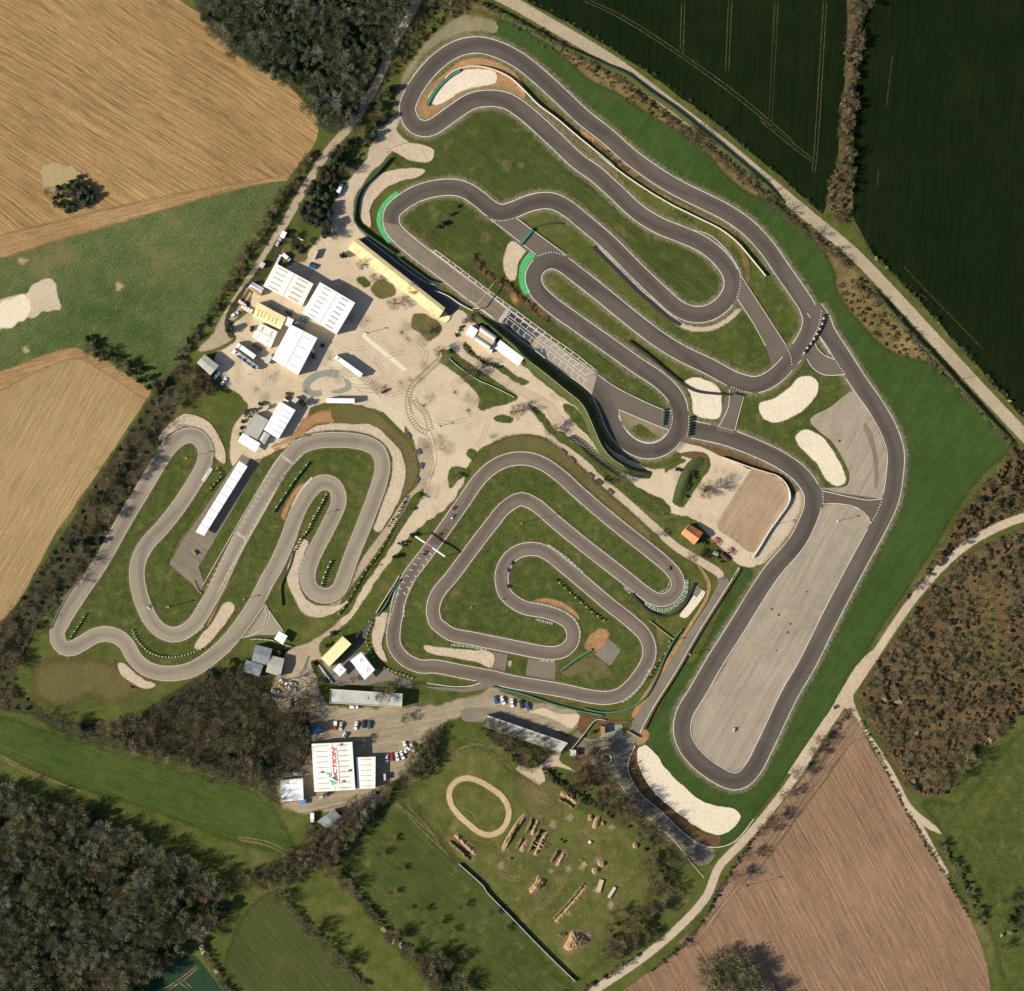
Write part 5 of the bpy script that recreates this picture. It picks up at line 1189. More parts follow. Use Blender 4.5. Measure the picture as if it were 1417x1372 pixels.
for p in resample(P('F6 -60,330 -20,420 50,540 150,640 250,750 340,850'), 9.5):
    p = (p[0] + random.uniform(-5, 2), p[1] + random.uniform(-2, 5))
    plant(random.choice(('bare_brown', 'bare_thin', 'bare_olive')), p, random.uniform(.75, 1.05), 'tall leafless tree on the bank shading the lower road', 'tall trees shading the lower road', zs=1.35)
for s in ('G1 960,760', 'G1 1040,800', 'G1 980,880', 'G1 1120,900', 'G1 900,1000', 'G1 1030,980'):
    plant(random.choice(('bare_brown', 'bare_thin')), P(s)[0], random.uniform(.7, 1.0), 'tall leafless tree on the bank left of the mini roundabout', 'tall trees left of the mini roundabout', zs=1.3)
for s in ('S3 330,420', 'S3 390,480', 'S3 420,560', 'S3 300,560', 'S3 440,640', 'S3 350,660', 'S3 410,720', 'S3 300,760', 'S3 470,600', 'S3 500,520'):
    plant('bare_thin', P(s)[0], random.uniform(.9, 1.2), 'tall see-through leafless tree shading the lower car parks', 'tall trees shading the lower car parks', zs=1.3)
# yard trees, one by one
for s, k, sc, lb in (
    ('A2 990,960', 'bare_large', .95, 'large spreading leafless tree leaning over the long parapet roof'),
    ('F3 680,1010', 'bare_large', .85, 'spreading leafless tree on the triangular lawn below race control'),
    ('F3 545,915', 'bare_brown', .75, 'leafless tree at the top corner of the triangular lawn'),
    ('F3 910,1200', 'bare_large', .72, 'spreading leafless tree at the end of the pale gravel yard'),
    ('T2 430,240', 'bare_brown', .8, 'leafless tree between the two paths above the centre track'),
    ('T2 1080,700', 'bare_large', .7, 'leafless tree at the end of the row of tyre stacks'),
    ('T2 880,745', 'bare_brown', .6, 'small leafless tree beside the centre kart track outer verge'),
    ('C2 1090,355', 'bare_brown', .75, 'leafless tree beside the path below the red roof'),
    ('C2 900,235', 'bare_brown', .5, 'small leafless tree on the path left of the red roof'),
    ('E1 395,540', 'bare_large', .85, 'leafless tree casting a fan of shade on the paved lot'),
    ('F3 180,505', 'bare_brown', .75, 'leafless tree beside the top of the cream stand'),
    ('F3 230,570', 'bare_brown', .6, 'small leafless tree between cream stand and yard'),
    ('F3 330,690', 'bare_large', .62, 'leafless tree on the lawn along the cream stand'),
    ('F3 420,620', 'bare_brown', .75, 'leafless tree behind the lower half of the cream stand'),
    ('F3 85,462', 'evergreen', .62, 'round dark evergreen at the top end of the cream stand'),
    ('F3 475,820', 'bare_brown', .55, 'small leafless tree at the lower tip of the stand lawn'),
    ('F3 55,370', 'bare_brown', .55, 'thin leafless tree at the yard entrance by the track wall'),
    ('N3 700,330', 'bare_olive', .55, 'olive leafless tree behind the left warehouse'),
    ('N3 950,330', 'bare_olive', .5, 'olive leafless tree right of the white bench behind the left warehouse'),
    ('N3 800,250', 'bare_olive', .45, 'small olive leafless tree nearest the white box trailer'),
    ('N3 880,430', 'shrub_dark', 1.3, 'dark shrub between blue machine and left warehouse'),
    ('N3 780,400', 'shrub_dark', 1.3, 'dark shrub directly behind the left warehouse'),
    ('N2 290,840', 'evergreen', .5, 'dark evergreen beside the cream roofed house'),
    ('N2 1240,1060', 'evergreen', .42, 'dark conifer in the shade right of the white hall'),
    ('N2 1110,1210', 'evergreen', .42, 'dark conifer below the small white box of the white hall'),
    ('K1 1120,330', 'evergreen', .7, 'dark tree at the rear corner of the white clubhouse roof'),
    ('K1 470,340', 'evergreen', .45, 'dark conifer at the front of the clubhouse garden'),
    ('K1 360,430', 'shrub_dark', 1.0, 'dark shrub nearest the grey clubhouse roof'),
    ('K1 250,460', 'shrub_dark', .9, 'dark shrub at the outer corner of the clubhouse garden'),
    ('K1 300,520', 'hedge_green', .9, 'green shrub in the clubhouse garden'),
    ('K1 225,510', 'shrub_buff', .8, 'orange-tan shrub in the clubhouse garden'),
    ('K1 200,610', 'shrub_dark', .9, 'dark shrub in the middle of the clubhouse garden border'),
    ('K1 160,710', 'shrub_dark', .9, 'dark shrub at the lower part of the clubhouse garden border'),
    ('K1 145,810', 'shrub_dark', .7, 'dark shrub beside the white awning of the clubhouse'),
    ('K1 880,190', 'shrub_rust', 1.1, 'rust shrub at the upper edge of the clubhouse bed'),
    ('A1 1030,580', 'shrub_rust', 1.2, 'rust shrub at the road bend by the yellow flat roof'),
    ('A1 1200,330', 'evergreen', .42, 'dark tree in the shadow left of the yellow flat roof'),
    ('A1 1270,400', 'bare_brown', .5, 'leafless tree growing against the yellow flat roof'),
    ('A2 290,170', 'shrub_dark', 1.1, 'dark shrub behind the yellow flat roof'),
    ('A2 580,780', 'bare_brown', .42, 'thin leafless tree between the two white tents and the parapet roof'),
    ('A2 170,800', 'shrub_dark', 1.4, 'dark shrub by the gate at the left end of the parapet roof'),
    ('A1 960,1000', 'bare_brown', .9, 'leafless tree in the middle of the lower parking'),
    ('A1 860,1100', 'bare_brown', .8, 'leafless tree right of the lone silver car'),
    ('A1 560,420', 'evergreen', .5, 'dark tree in the gap behind the grey metal sheds'),
    ('H2 560,370', 'bare_brown', .6, 'leafless tree at the top right corner of the main hall'),
    ('H2 1060,110', 'bare_olive', .6, 'olive leafless tree at the exit of the hall car park'),
    ('H2 560,1200', 'bare_grey', 1.0, 'big grey leafless tree right of the skewed grey shed'),
    ('H2 480,1130', 'bare_brown', .9, 'leafless tree below the cream annex of the main hall'),
    ('C1 130,870', 'shrub_dark', 1.3, 'dark shrub between the service path and centre kart start'),
    ('C1 230,735', 'evergreen', .42, 'dark tree at the left foot of the start gantry'),
    ('C1 160,790', 'shrub_dark', 1.2, 'dark shrub nearest the left foot of the start gantry'),
    ('C1 520,360', 'shrub_olive', .9, 'olive shrub beside the pale parking bay'),
    ('C1 280,480', 'hedge_green', .8, 'green shrub along the parking bay kerb'),
    ('C1 240,570', 'hedge_green', .7, 'green shrub at the near end of the parking bay'),
    ('W2 1060,630', 'shrub_olive', .8, 'olive shrub on the strip beside the parking bay'),
    ('F3 560,310', 'evergreen', .5, 'dark tree in the upper infield clump'),
    ('F3 535,325', 'shrub_dark', 1.0, 'dark shrub at the lower end of the upper infield clump'),
    ('F3 600,265', 'shrub_dark', .9, 'dark shrub at the middle of the upper infield clump'),
    ('F3 630,230', 'shrub_dark', .7, 'dark shrub at the top end of the upper infield clump'),
    ('M1 840,590', 'shrub_dark', .6, 'small dark shrub in the dirt-bike meadow'),
    ('M1 1110,960', 'bare_brown', .85, 'leafless tree at the lower right of the dirt-bike meadow'),
    ('W3 1060,470', 'shrub_lime', 1.9, 'yellow-green bush beside the left kart track bend'),
    ('W3 1020,540', 'shrub_lime', 1.3, 'smaller yellow-green bush below the left kart track bend'),
    ('G1 1100,500', 'evergreen', .35, 'dark conifer in front of the brick gatehouse'),
    ('G1 430,230', 'shrub_dark', .2, 'tiny dark shrub by the roadside parked cars'),
    ('N4 40,960', 'bare_brown', .85, 'leafless tree below the grey corner shed'),
    ('N4 130,1010', 'bare_brown', .8, 'leafless tree beside the lower of two white cars'),
    ('F6 960,180', 'shrub_dark', .7, 'dark shrub at the tip of the brown field')):
    plant(k, P(s)[0], sc, lb)
row('F3 690,468 740,530 790,565 850,590 900,640 960,690 1010,740 1060,770', 5, (('shrub_twig', 3), ('shrub_rust', 2)), (.45, .8), 'in the scrubby line between start straight and infield', 'in the scrubby line beside the start straight', 1.5)
row('F2 60,160 140,220 220,290 300,370 380,420 460,490 560,545', 6, (('shrub_buff', 3), ('shrub_olive', 3)), (.3, .55), 'on the dry bank between the two upper straights', 'on the bank between the upper straights', 2)
row('T1 330,520 400,600 480,660 560,700 640,740 720,750', 5, (('shrub_buff', 2), ('hedge_green', 2), ('shrub_dark', 2)), (.45, .8), 'in the planted border below race control', 'in the border below race control', 1)
row('T1 1110,800 1150,830 1180,860', 4, (('shrub_buff', 1), ('shrub_olive', 1)), (.35, .5), 'on the bank right of the white awnings', 'on the bank right of the white awnings', 1)
row('T1 250,400 300,330 350,250 390,220', 5, (('shrub_twig', 2), ('shrub_dark', 2)), (.5, .8), 'in the planting left of race control', 'in the planting left of race control', 2)
row('T1 500,300 560,320 620,370', 6, (('shrub_dark', 1),), (.4, .6), 'on the bank above race control', 'on the bank above race control', 1)
row('C2 360,485 450,565 530,635 605,700', 9, (('shrub_dark', 2), ('hedge_green', 1)), (.25, .4), 'beside the tyre row inside the centre kart track', 'beside the tyre row of the centre track', 2)
row('W2 960,660 920,730 880,790 850,830', 5, (('hedge_green', 1), ('shrub_dark', 1)), (.3, .45), 'at the edge of the left track gravel', 'at the edge of the left gravel trap', 1)
row('F4 380,540 400,560 440,560 420,620 400,660', 6, (('shrub_dark', 2), ('hedge_green', 2)), (.5, .8), 'on the grass mound beside the paved lot', 'on the mound beside the paved lot', 3)
row('E1 310,1010 400,1080 470,1160 540,1220', 6, (('shrub_dark', 2), ('hedge_green', 2)), (.5, .8), 'in the weedy plot beside the red machines', 'in the weedy plot', 3)
for s in ('F4 868,1012', 'F4 735,1078', 'F4 805,1135', 'F4 760,1100', 'F4 793,1168', 'F4 753,1235', 'F4 990,440'):
    plant('shrub_dark', P(s)[0], random.uniform(.3, .45), 'small dark weed clump growing in the long gravel field', 'weed clumps in the long gravel field')
# ---------------------------------------------------------------- building materials
pmat('roof_white', (.78, .81, .87), rough=.45, var=.05, vs=.25, dirt=((.55, .52, .45), .45, .12))
pmat('roof_cream', (.76, .765, .74), rough=.5, var=.06, vs=.25, dirt=((.50, .46, .36), .5, .15))
pmat('roof_yellow', (.80, .68, .38), rough=.6, var=.08, vs=.3, dirt=((.50, .40, .20), .6, .2))
pmat('roof_straw', (.74, .61, .33), rough=.8, var=.12, vs=.4, dirt=((.34, .24, .12), .6, .25))
pmat('roof_grey', (.36, .36, .33), rough=.5, var=.1, vs=.3, dirt=((.22, .21, .18), .5, .2))
pmat('roof_bluegrey', (.24, .28, .30), rough=.35, metal=.2, var=.22, vs=.35, dirt=((.10, .12, .12), .7, .25))
pmat('roof_palegrey', (.46, .47, .46), rough=.45, var=.08, vs=.3, dirt=((.25, .25, .22), .5, .2))
pmat('roof_felt', (.42, .43, .41), rough=.85, var=.14, vs=.35, dirt=((.16, .19, .19), .7, .22))
pmat('roof_tile', (.52, .21, .085), rough=.8, var=.18, vs=.6, ribs=(0, .5, .2))
pmat('roof_rusty', (.32, .19, .10), rough=.8, var=.2, vs=.6)
pmat('wall_cream', (.58, .54, .42), rough=.8, var=.08, dirt=((.3, .26, .18), .4))
pmat('wall_grey', (.36, .36, .34), rough=.8, var=.1, dirt=((.2, .19, .16), .4))
pmat('wall_brick', (.36, .16, .09), rough=.85, var=.15)
pmat('skylight', (.36, .34, .27), rough=.35, var=.08)
pmat('skylight_tan', (.50, .36, .17), rough=.4, var=.1)
pmat('seam', (.22, .22, .21), rough=.6)
pmat('glass', (.045, .06, .07), rough=.08, spec=.8)
pmat('fabric_white', (.79, .82, .88), rough=.7, var=.03)
pmat('metal_grey', (.32, .33, .33), rough=.4, metal=.6)
pmat('metal_white', (.76, .79, .84), rough=.45)
pmat('door', (.22, .26, .28), rough=.5)
pmat('deck_tan', (.52, .39, .24), rough=.85, var=.12)
pmat('kerb_stone', (.46, .43, .37), rough=.85)
pmat('wood_pale', (.44, .34, .21), rough=.85, var=.15)
pmat('wood_dark', (.10, .07, .045), rough=.85, var=.2)
pmat('rubber', (.022, .022, .024), rough=.8, var=.2)
pmat('tyre_white', (.55, .54, .49), rough=.7, var=.1)
pmat('tyre_yellow', (.44, .38, .19), rough=.7, var=.15)
pmat('tyre_green', (.055, .15, .10), rough=.7, var=.2)
pmat('netting_green', (.020, .055, .042), rough=.8, var=.2)
pmat('lamp_orange', (.62, .26, .10), rough=.6)
pmat('paint_red', (.50, .05, .035), rough=.4)
pmat('earth', (.29, .205, .11), rough=.95, var=.5, vs=1.1, bump=.5, bs=2.0)
pmat('earth_grass', (.10, .095, .034), rough=.95, var=.3, vs=.7, bump=.5, bs=2.0)
pmat('bank_grass', (.045, .060, .016), rough=.95, var=.3, vs=.7, bump=.5, bs=2.0)
pmat('bank_soil', (.13, .08, .04), rough=.95, var=.3, vs=.7, bump=.5, bs=2.0)
pmat('slab_dark', (.06, .07, .065), rough=.6)
pmat('concrete_wall', (.62, .60, .55), rough=.85, var=.1)
ZB = .20

def quad_pts(s): return PW(s)
def mid(a, b, t=.5): return (a[0] + (b[0] - a[0]) * t, a[1] + (b[1] - a[1]) * t)
def q_at(q, u, v):
    """bilinear point: u along AB, v from AB to DC"""
    return mid(mid(q[0], q[1], u), mid(q[3], q[2], u), v)

def openings(root, q, eave, nwin=2):
    """a door and windows set just proud of the longest walls"""
    q = fix(list(q), None)
    el = [(math.hypot(q[(i + 1) % 4][0] - q[i][0], q[(i + 1) % 4][1] - q[i][1]), i) for i in range(4)]
    el.sort(reverse=True)
    for r_, (L, i) in enumerate(el[:2]):
        a, b = q[i], q[(i + 1) % 4]; ang = math.atan2(b[1] - a[1], b[0] - a[0])
        nx, ny = math.sin(ang), -math.cos(ang)
        if r_ == 0:
            w, h = min(3.2, L * .3), min(3.0, eave * .75)
            m = mid(a, b, .5)
            MB().box((m[0] - nx * .02, m[1] - ny * .02, ZB + h / 2 + .05), (w, .10, h), ang).build('door', MT['door'], root)
        for k in range(nwin):
            m = mid(a, b, (k + .5) / nwin * .36 + (.62 if (k % 2) else .02))
            w, h = min(1.6, L * .16), min(1.0, eave * .3)
            MB().box((m[0] - nx * .02, m[1] - ny * .02, ZB + eave * .62), (w, .08, h), ang).build('window', MT['glass'], root)

def gable(name, label, cat, s, eave, rise, roof, wall, sky=None, skymat='skylight', over=.25, axis=0, seams=0, ridge=.5, open_=True, rise2=None):
    """A,B,C,D: the ridge runs parallel to AB (axis 0)"""
    q = quad_pts(s)
    if axis: q = [q[1], q[2], q[3], q[0]]
    c = (sum(p[0] for p in q) / 4, sum(p[1] for p in q) / 4, ZB)
    root = wthing(name, label, cat, c)
    rA, rB = mid(q[0], q[3], ridge), mid(q[1], q[2], ridge)
    z0, z1, z2 = ZB - .1, ZB + eave, ZB + eave + rise
    sh = lambda p, k: (c[0] + (p[0] - c[0]) * k, c[1] + (p[1] - c[1]) * k)
    w = [sh(p, .985) for p in q]; wa, wb = mid(w[0], w[3], ridge), mid(w[1], w[2], ridge)
    mb = MB()
    v = [(p[0], p[1], z0) for p in w] + [(p[0], p[1], z1 - .06) for p in w] + [(*wa, z2 - .08), (*wb, z2 - .08)]
    mb.add(v, [(0, 1, 5, 4), (2, 3, 7, 6), (1, 2, 6, 9, 5), (3, 0, 4, 8, 7), (3, 2, 1, 0)])
    mb.build('wall', MT[wall], root)
    t = .14
    mb = MB()
    v = []
    for zz in (0, -t):
        v += [(*q[0], z1 + zz), (*q[1], z1 + zz), (*rB, z2 + zz), (*rA, z2 + zz), (*q[2], z1 + zz), (*q[3], z1 + zz)]
    mb.add(v, [(0, 1, 2, 3), (3, 2, 4, 5), (9, 8, 7, 6), (11, 10, 8, 9), (0, 6, 7, 1), (4, 10, 11, 5), (1, 7, 8, 2), (2, 8, 10, 4), (5, 11, 9, 3), (3, 9, 6, 0)])
    rf = mb.build('roof', MT[roof], root)
    def surf(u, vv, dz):
        p = q_at(q, u, vv)
        k = vv / ridge if vv < ridge else (1 - vv) / (1 - ridge)
        return (p[0], p[1], z1 + (z2 - z1) * k + dz)
    def panel(nm, mat, u0, u1, v0, v1, h=.07):
        m = MB(); a = [surf(u0, v0, h), surf(u1, v0, h), surf(u1, v1, h), surf(u0, v1, h)]
        b = [surf(u0, v0, .0), surf(u1, v0, .0), surf(u1, v1, .0), surf(u0, v1, .0)]
        m.add(a + b, [(0, 1, 2, 3), (4, 7, 6, 5), (0, 4, 5, 1), (1, 5, 6, 2), (2, 6, 7, 3), (3, 7, 4, 0)])
        m.build(nm, MT[mat], root)
    # sub-parts are built in world coordinates through the root and then hung under the roof
    before = set(root.children)
    if sky:
        for (n, v0, v1, wd) in sky:
            for i in range(n):
                u = (i + .5) / n
                panel('skylight', skymat, u - wd / 2, u + wd / 2, v0, v1)
    if seams:
        for i in range(1, seams):
            for v0, v1 in ((.01, ridge - .005), (ridge + .005, .99)):
                panel('seam', 'seam', i / seams - .004, i / seams + .004, v0, v1, .05)
    if rise > .3 and sky:
        m = MB(); a = surf(.0, ridge, .03); b = surf(1.0, ridge, .03)
        m.tube([a, b], .12, 6); m.build('ridge_cap', MT['wall_cream'], root)
    for ch in list(root.children):
        if ch not in before: ch.parent = rf
    rf_loc = rf.location
    if open_: openings(root, w, eave)
    return root, q, z1, z2

def flat(name, label, cat, s, h, roof, wall, parapet=.35, parmat=None, vents=0, open_=True, tilt=0.0):
    q = fix(quad_pts(s), None)
    c = (sum(p[0] for p in q) / len(q), sum(p[1] for p in q) / len(q), ZB)
    root = wthing(name, label, cat, c)
    MB().prism(offset(q, .12, True), ZB - .1, ZB + h - .12).build('wall', MT[wall], root)
    rf = MB().prism(q if not parapet else offset(q, .28, True), ZB + h - .118, ZB + h).build('roof', MT[roof], root)
    if parapet:
        n = len(q); o_ = q; i_ = offset(q, .28, True)
        v = [(p[0], p[1], ZB + h - .12) for p in o_] + [(p[0], p[1], ZB + h + parapet) for p in o_] + [(p[0], p[1], ZB + h + parapet) for p in i_] + [(p[0], p[1], ZB + h - .12) for p in i_]
        f = []
        for i in range(n):
            j = (i + 1) % n
            f += [(i, j, n + j, n + i), (n + i, n + j, 2 * n + j, 2 * n + i), (2 * n + i, 2 * n + j, 3 * n + j, 3 * n + i), (3 * n + i, 3 * n + j, j, i)]
        MB().add(v, f).build('parapet', MT[parmat or 'kerb_stone'], root)
    for u, vv, w_, d_ in (vents or ()):
        p = q_at(q, u, vv)
        a = math.atan2(q[1][1] - q[0][1], q[1][0] - q[0][0])
        MB().box((p[0], p[1], ZB + h + .12), (w_, d_, .3), a).build('roof_vent', MT['skylight'], root)
    if open_ and len(q) == 4: openings(root, offset(q, .12, True), h)
    return root, q

def tent(name, label, cat, s, eave, rise, bays=1, mat='fabric_white', group=None, posts=True):
    """row of pyramid bays on posts; A-B is the long side"""
    q = quad_pts(s)
    c = (sum(p[0] for p in q) / 4, sum(p[1] for p in q) / 4, ZB)
    root = wthing(name, label, cat, c, group)
    for i in range(bays):
        u0, u1 = i / bays, (i + 1) / bays
        k = .003 if bays > 1 else 0
        P0, P1, P2, P3 = q_at(q, u0 + k * (i > 0), 0), q_at(q, u1 - k * (i < bays - 1), 0), q_at(q, u1 - k * (i < bays - 1), 1), q_at(q, u0 + k * (i > 0), 1)
        ap = q_at(q, (u0 + u1) / 2, .5)
        m = MB(); n = 4
        ring = [P0, P1, P2, P3]
        zs = [ZB + eave - .35, ZB + eave]
        R_ = [[(p[0], p[1], zz) for p in ring] for zz in zs]
        for t_, hh in ((.35, .22), (.7, .55), (.93, .93)):
            R_.append([(p[0] + (ap[0] - p[0]) * t_, p[1] + (ap[1] - p[1]) * t_, ZB + eave + rise * hh) for p in ring])
        R_.append([(p[0] + (ap[0] - p[0]) * .99, p[1] + (ap[1] - p[1]) * .99, ZB + eave + rise) for p in ring])
        m.rings(R_); m.build('canopy', MT[mat], root)
    if posts:
        for i in range(bays + 1):
            for vv in (.03, .97):
                p = q_at(q, min(.985, max(.015, i / bays)), vv)
                MB().cyl((p[0], p[1], ZB - .1), .06, eave, 6).build('post', MT['metal_grey'], root)
    return root

# ---- warehouses and yard buildings
gable('warehouse', 'cream-white twin-slope warehouse with ten dark roof slots, nearest the left dirt road', 'warehouse', 'N3 572,602 415,890 905,1143 1050,860', 5.2, .55, 'roof_cream', 'wall_cream', sky=((5, .10, .36, .040), (5, .62, .88, .040)))
gable('warehouse', 'bright white warehouse with rows of grey roof slots, largest roof beside the open yard', 'warehouse', 'N1 840,420 730,612 945,750 1062,550', 5.6, .5, 'roof_white', 'wall_cream', sky=((7, .14, .34, .030), (7, .64, .84, .030)))
gable('workshop_hall', 'plain bright white hall with faint roof seams in the middle of the yard', 'hall', 'N1 655,685 538,906 702,1006 824,772', 5.4, .35, 'roof_white', 'wall_cream', sky=((4, .56, .85, .012),), skymat='roof_palegrey')
flat('annex', 'small square white flat annex between yellow roof and white hall', 'annex', 'N2 772,676 856,720 802,828 716,780', 3.6, 'roof_white', 'wall_cream', .15, 'roof_white')
gable('greenhouse', 'grey glazed lean-to at the corner of the white hall', 'greenhouse', 'N2 868,716 1010,795 998,848 836,778', 2.4, .5, 'roof_bluegrey', 'wall_grey', open_=False)
gable('workshop', 'yellow roofed building with six tan skylights', 'workshop', 'N2 368,480 757,690 672,850 302,680', 4.0, .4, 'roof_yellow', 'wall_cream', sky=None, skymat='skylight_tan')
r_, q_, z1_, z2_ = gable('house', 'square cream house with four roof slots between yellow roof and truck yard', 'house', 'N2 405,762 640,882 542,1102 295,955', 4.4, .4, 'roof_cream', 'wall_cream', sky=((2, .12, .42, .05), (2, .60, .86, .03)), axis=0)
gable('shed', 'small shed half white half rusty brown by the dirt road', 'shed', 'N2 297,206 450,290 398,392 240,285', 2.8, 1.1, 'roof_white', 'wall_cream', open_=True)
MB().add([(*W(p), z) for p, z in zip(P('N2 262,275 408,348 378,398 240,285'), (4.12, 4.12, 3.3, 3.3))], [(0, 1, 2, 3)]).solo('rusty_roof_sheet', MT['roof_rusty'], 'rusty brown roof sheeting laid on the small white shed', 'roof sheet')
gable('shed', 'isolated grey metal shed at the left corner of the yard', 'shed', 'N4 150,540 362,706 236,846 40,666', 4.8, .5, 'roof_grey', 'wall_grey', axis=0, seams=2)
gable('clubhouse', 'white clubhouse roof crossed by dark seams above the left kart track', 'clubhouse', 'K1 785,300 1026,436 756,892 524,746', 3.8, .3, 'roof_white', 'wall_cream', axis=1, seams=6)
flat('clubhouse_wing', 'grey flat-roofed clubhouse wing with pale roof ribs', 'building', 'K1 385,475 598,592 424,902 204,790', 3.4, 'roof_grey', 'wall_grey', .12, 'roof_grey')
for u in (.25, .5, .75):
    pass
gable('porch', 'small striped grey porch between clubhouse and white awning', 'porch', 'K1 516,768 620,826 530,980 444,890', 2.8, .3, 'roof_palegrey', 'wall_grey', axis=1, seams=6, open_=False)
tent('awning', 'white double awning at the clubhouse entrance', 'awning', 'K1 190,797 470,962 395,1100 110,932', 2.9, .35, 2)
tent('pit_canopy', 'long white nine-bay canopy beside the left kart track start', 'canopy', 'W1 1105,346 870,730 915,752 1150,376', 3.6, .16, 9)
gable('grandstand', 'long cream-yellow roofed grandstand along the start straight', 'grandstand', 'F3 150,378 571,711 538,760 110,430', 4.2, .7, 'roof_straw', 'wall_cream', ridge=.3, open_=True)
flat('race_control', 'white box building at the left end of race control', 'building', 'T1 390,311 470,366 420,458 331,400', 5.2, 'roof_white', 'wall_cream', .12, 'roof_white')
root_, qq_ = flat('race_control', 'race control block with two grey barrel roofs and a tan deck between', 'building', 'T1 505,315 672,430 592,575 424,462', 4.6, 'deck_tan', 'wall_cream', 0)
q = quad_pts('T1 505,315 672,430 592,575 424,462')
for v0, v1 in ((.0, .36), (.66, 1.0)):
    R_ = []
    for u in (.02, .97):
        ring = []
        for k in range(9):
            t = k / 8; p = q_at(q, u, v0 + (v1 - v0) * t)
            ring.append((p[0], p[1], ZB + 4.62 + 1.0 * math.sin(math.pi * t)))
        R_.append(ring)
    MB().rings(R_).build('barrel_roof', MT['roof_palegrey'], root_)
MB().prism(PW('T1 655,480 645,505 610,600 590,570 622,545 640,480'), ZB, ZB + 3.2).solo('porch', MT['fabric_white'], 'narrow white angled porch between race control and its awnings', 'porch')
tent('marquee', 'white three-bay awning at the right end of race control', 'awning', 'T1 702,465 952,656 892,742 640,550', 3.2, .35, 3)
flat('building', 'yellow flat-roofed building at the bend of the service road', 'building', 'A2 437,196 556,305 255,612 140,500', 4.2, 'roof_yellow', 'wall_cream', .15, 'roof_yellow')
tent('gazebo', 'white square gazebo between yellow roof and large white marquee', 'gazebo', 'A2 396,565 490,656 400,746 305,655', 2.8, .6, 1)
tent('marquee', 'large white two-peak marquee beside the centre kart track corner', 'marquee', 'A2 692,416 876,652 737,790 545,526', 3.6, .8, 2)
flat('building', 'long flat-roofed building with pale parapet above the lower car park', 'building', 'A2 270,910 1250,975 1240,1158 262,1100', 4.4, 'roof_felt', 'wall_cream', .5, 'wall_cream', vents=((.92, .5, .55, 1.5), (.82, .5, .55, 1.5), (.63, .5, .55, 1.5), (.52, .5, .55, 1.6)))
tent('gazebo', 'white square gazebo at the left kart track pit exit', 'gazebo', 'A1 556,130 672,196 606,312 490,236', 2.8, .5, 1)
gable('shed', 'blue-grey metal shed, largest of the three below the left kart track', 'shed', 'A1 242,312 466,370 406,592 186,530', 3.6, .8, 'roof_bluegrey', 'wall_grey', axis=0, seams=4)
gable('shed', 'pale ribbed metal shed, right one of the three below the left kart track', 'shed', 'A1 442,456 630,502 576,742 376,682', 3.4, .6, 'roof_grey', 'wall_grey', axis=0, seams=6)
gable('shed', 'low dark blue-grey shed, lowest of the three below the left kart track', 'shed', 'A1 110,520 345,590 290,745 74,672', 3.0, .6, 'roof_bluegrey', 'wall_grey', axis=0, seams=3)
gable('main_hall', 'large off-white hall with the red and green roof sign', 'hall', 'H1 140,210 185,966 830,931 780,180', 5.8, .4, 'roof_cream', 'wall_cream', sky=((9, .10, .38, .018), (9, .62, .88, .018)), axis=0)
gable('annex', 'cream ribbed annex on the right side of the main hall', 'annex', 'H1 836,426 862,922 1142,915 1146,416', 4.4, .16, 'roof_cream', 'wall_cream', sky=((6, .22, .48, .022), (6, .52, .78, .022)))
gable('shed', 'white shed with bluish panels left of the main hall', 'shed', 'S3 315,1046 456,1034 461,1170 320,1182', 3.8, .3, 'roof_white', 'wall_cream', axis=1)
gable('shed', 'skewed grey metal shed below the main hall', 'shed', 'S3 545,1310 655,1230 720,1305 640,1374', 3.6, .8, 'roof_bluegrey', 'wall_grey', axis=1, seams=5)
gable('cottage', 'small cottage with a bright orange-red tiled roof', 'cottage', 'E1 228,862 360,940 276,1056 150,950', 3.2, 2.2, 'roof_tile', 'wall_cream', axis=0)
flat('building', 'long low flat-roofed building half hidden by trees above the dirt oval', 'building', 'G1 92,336 860,600 790,690 62,442', 3.8, 'roof_felt', 'wall_cream', .4, 'wall_cream')
flat('gatehouse', 'small red-brown brick gatehouse by the mini roundabout', 'gatehouse', 'G1 1165,440 1210,445 1215,515 1170,520', 3.0, 'roof_rusty', 'wall_brick', .12, 'wall_brick', open_=False)
flat('kiosk', 'tiny pale grey kiosk under the entrance barrier', 'kiosk', 'G1 880,665 940,670 940,730 885,725', 2.6, 'roof_palegrey', 'wall_grey', .1, open_=False)
flat('shelter', 'small white box on the right wall of the white hall', 'shelter', 'N1 780,840 795,832 806,855 790,866', 2.6, 'roof_white', 'wall_cream', 0, open_=False)
flat('shelter', 'small grey container by the clubhouse rear tree', 'container', 'K1 1015,218 1080,262 1020,330 950,285', 2.4, 'roof_palegrey', 'wall_grey', .05, open_=False)
flat('shelter', 'small grey shed at the front of the clubhouse garden', 'shed', 'K1 580,350 610,372 565,432 530,410', 2.2, 'roof_palegrey', 'wall_grey', .05, open_=False)
flat('canopy_roof', 'narrow white awning along the rear wall of the clubhouse', 'awning', 'K1 840,248 915,292 905,306 830,262', 2.6, 'roof_white', 'wall_grey', 0, open_=False)
flat('toilet_block', 'small grey-white cabin right of the hall annex', 'cabin', 'H2 815,730 840,730 842,800 818,805', 2.4, 'roof_palegrey', 'wall_grey', 0, open_=False)
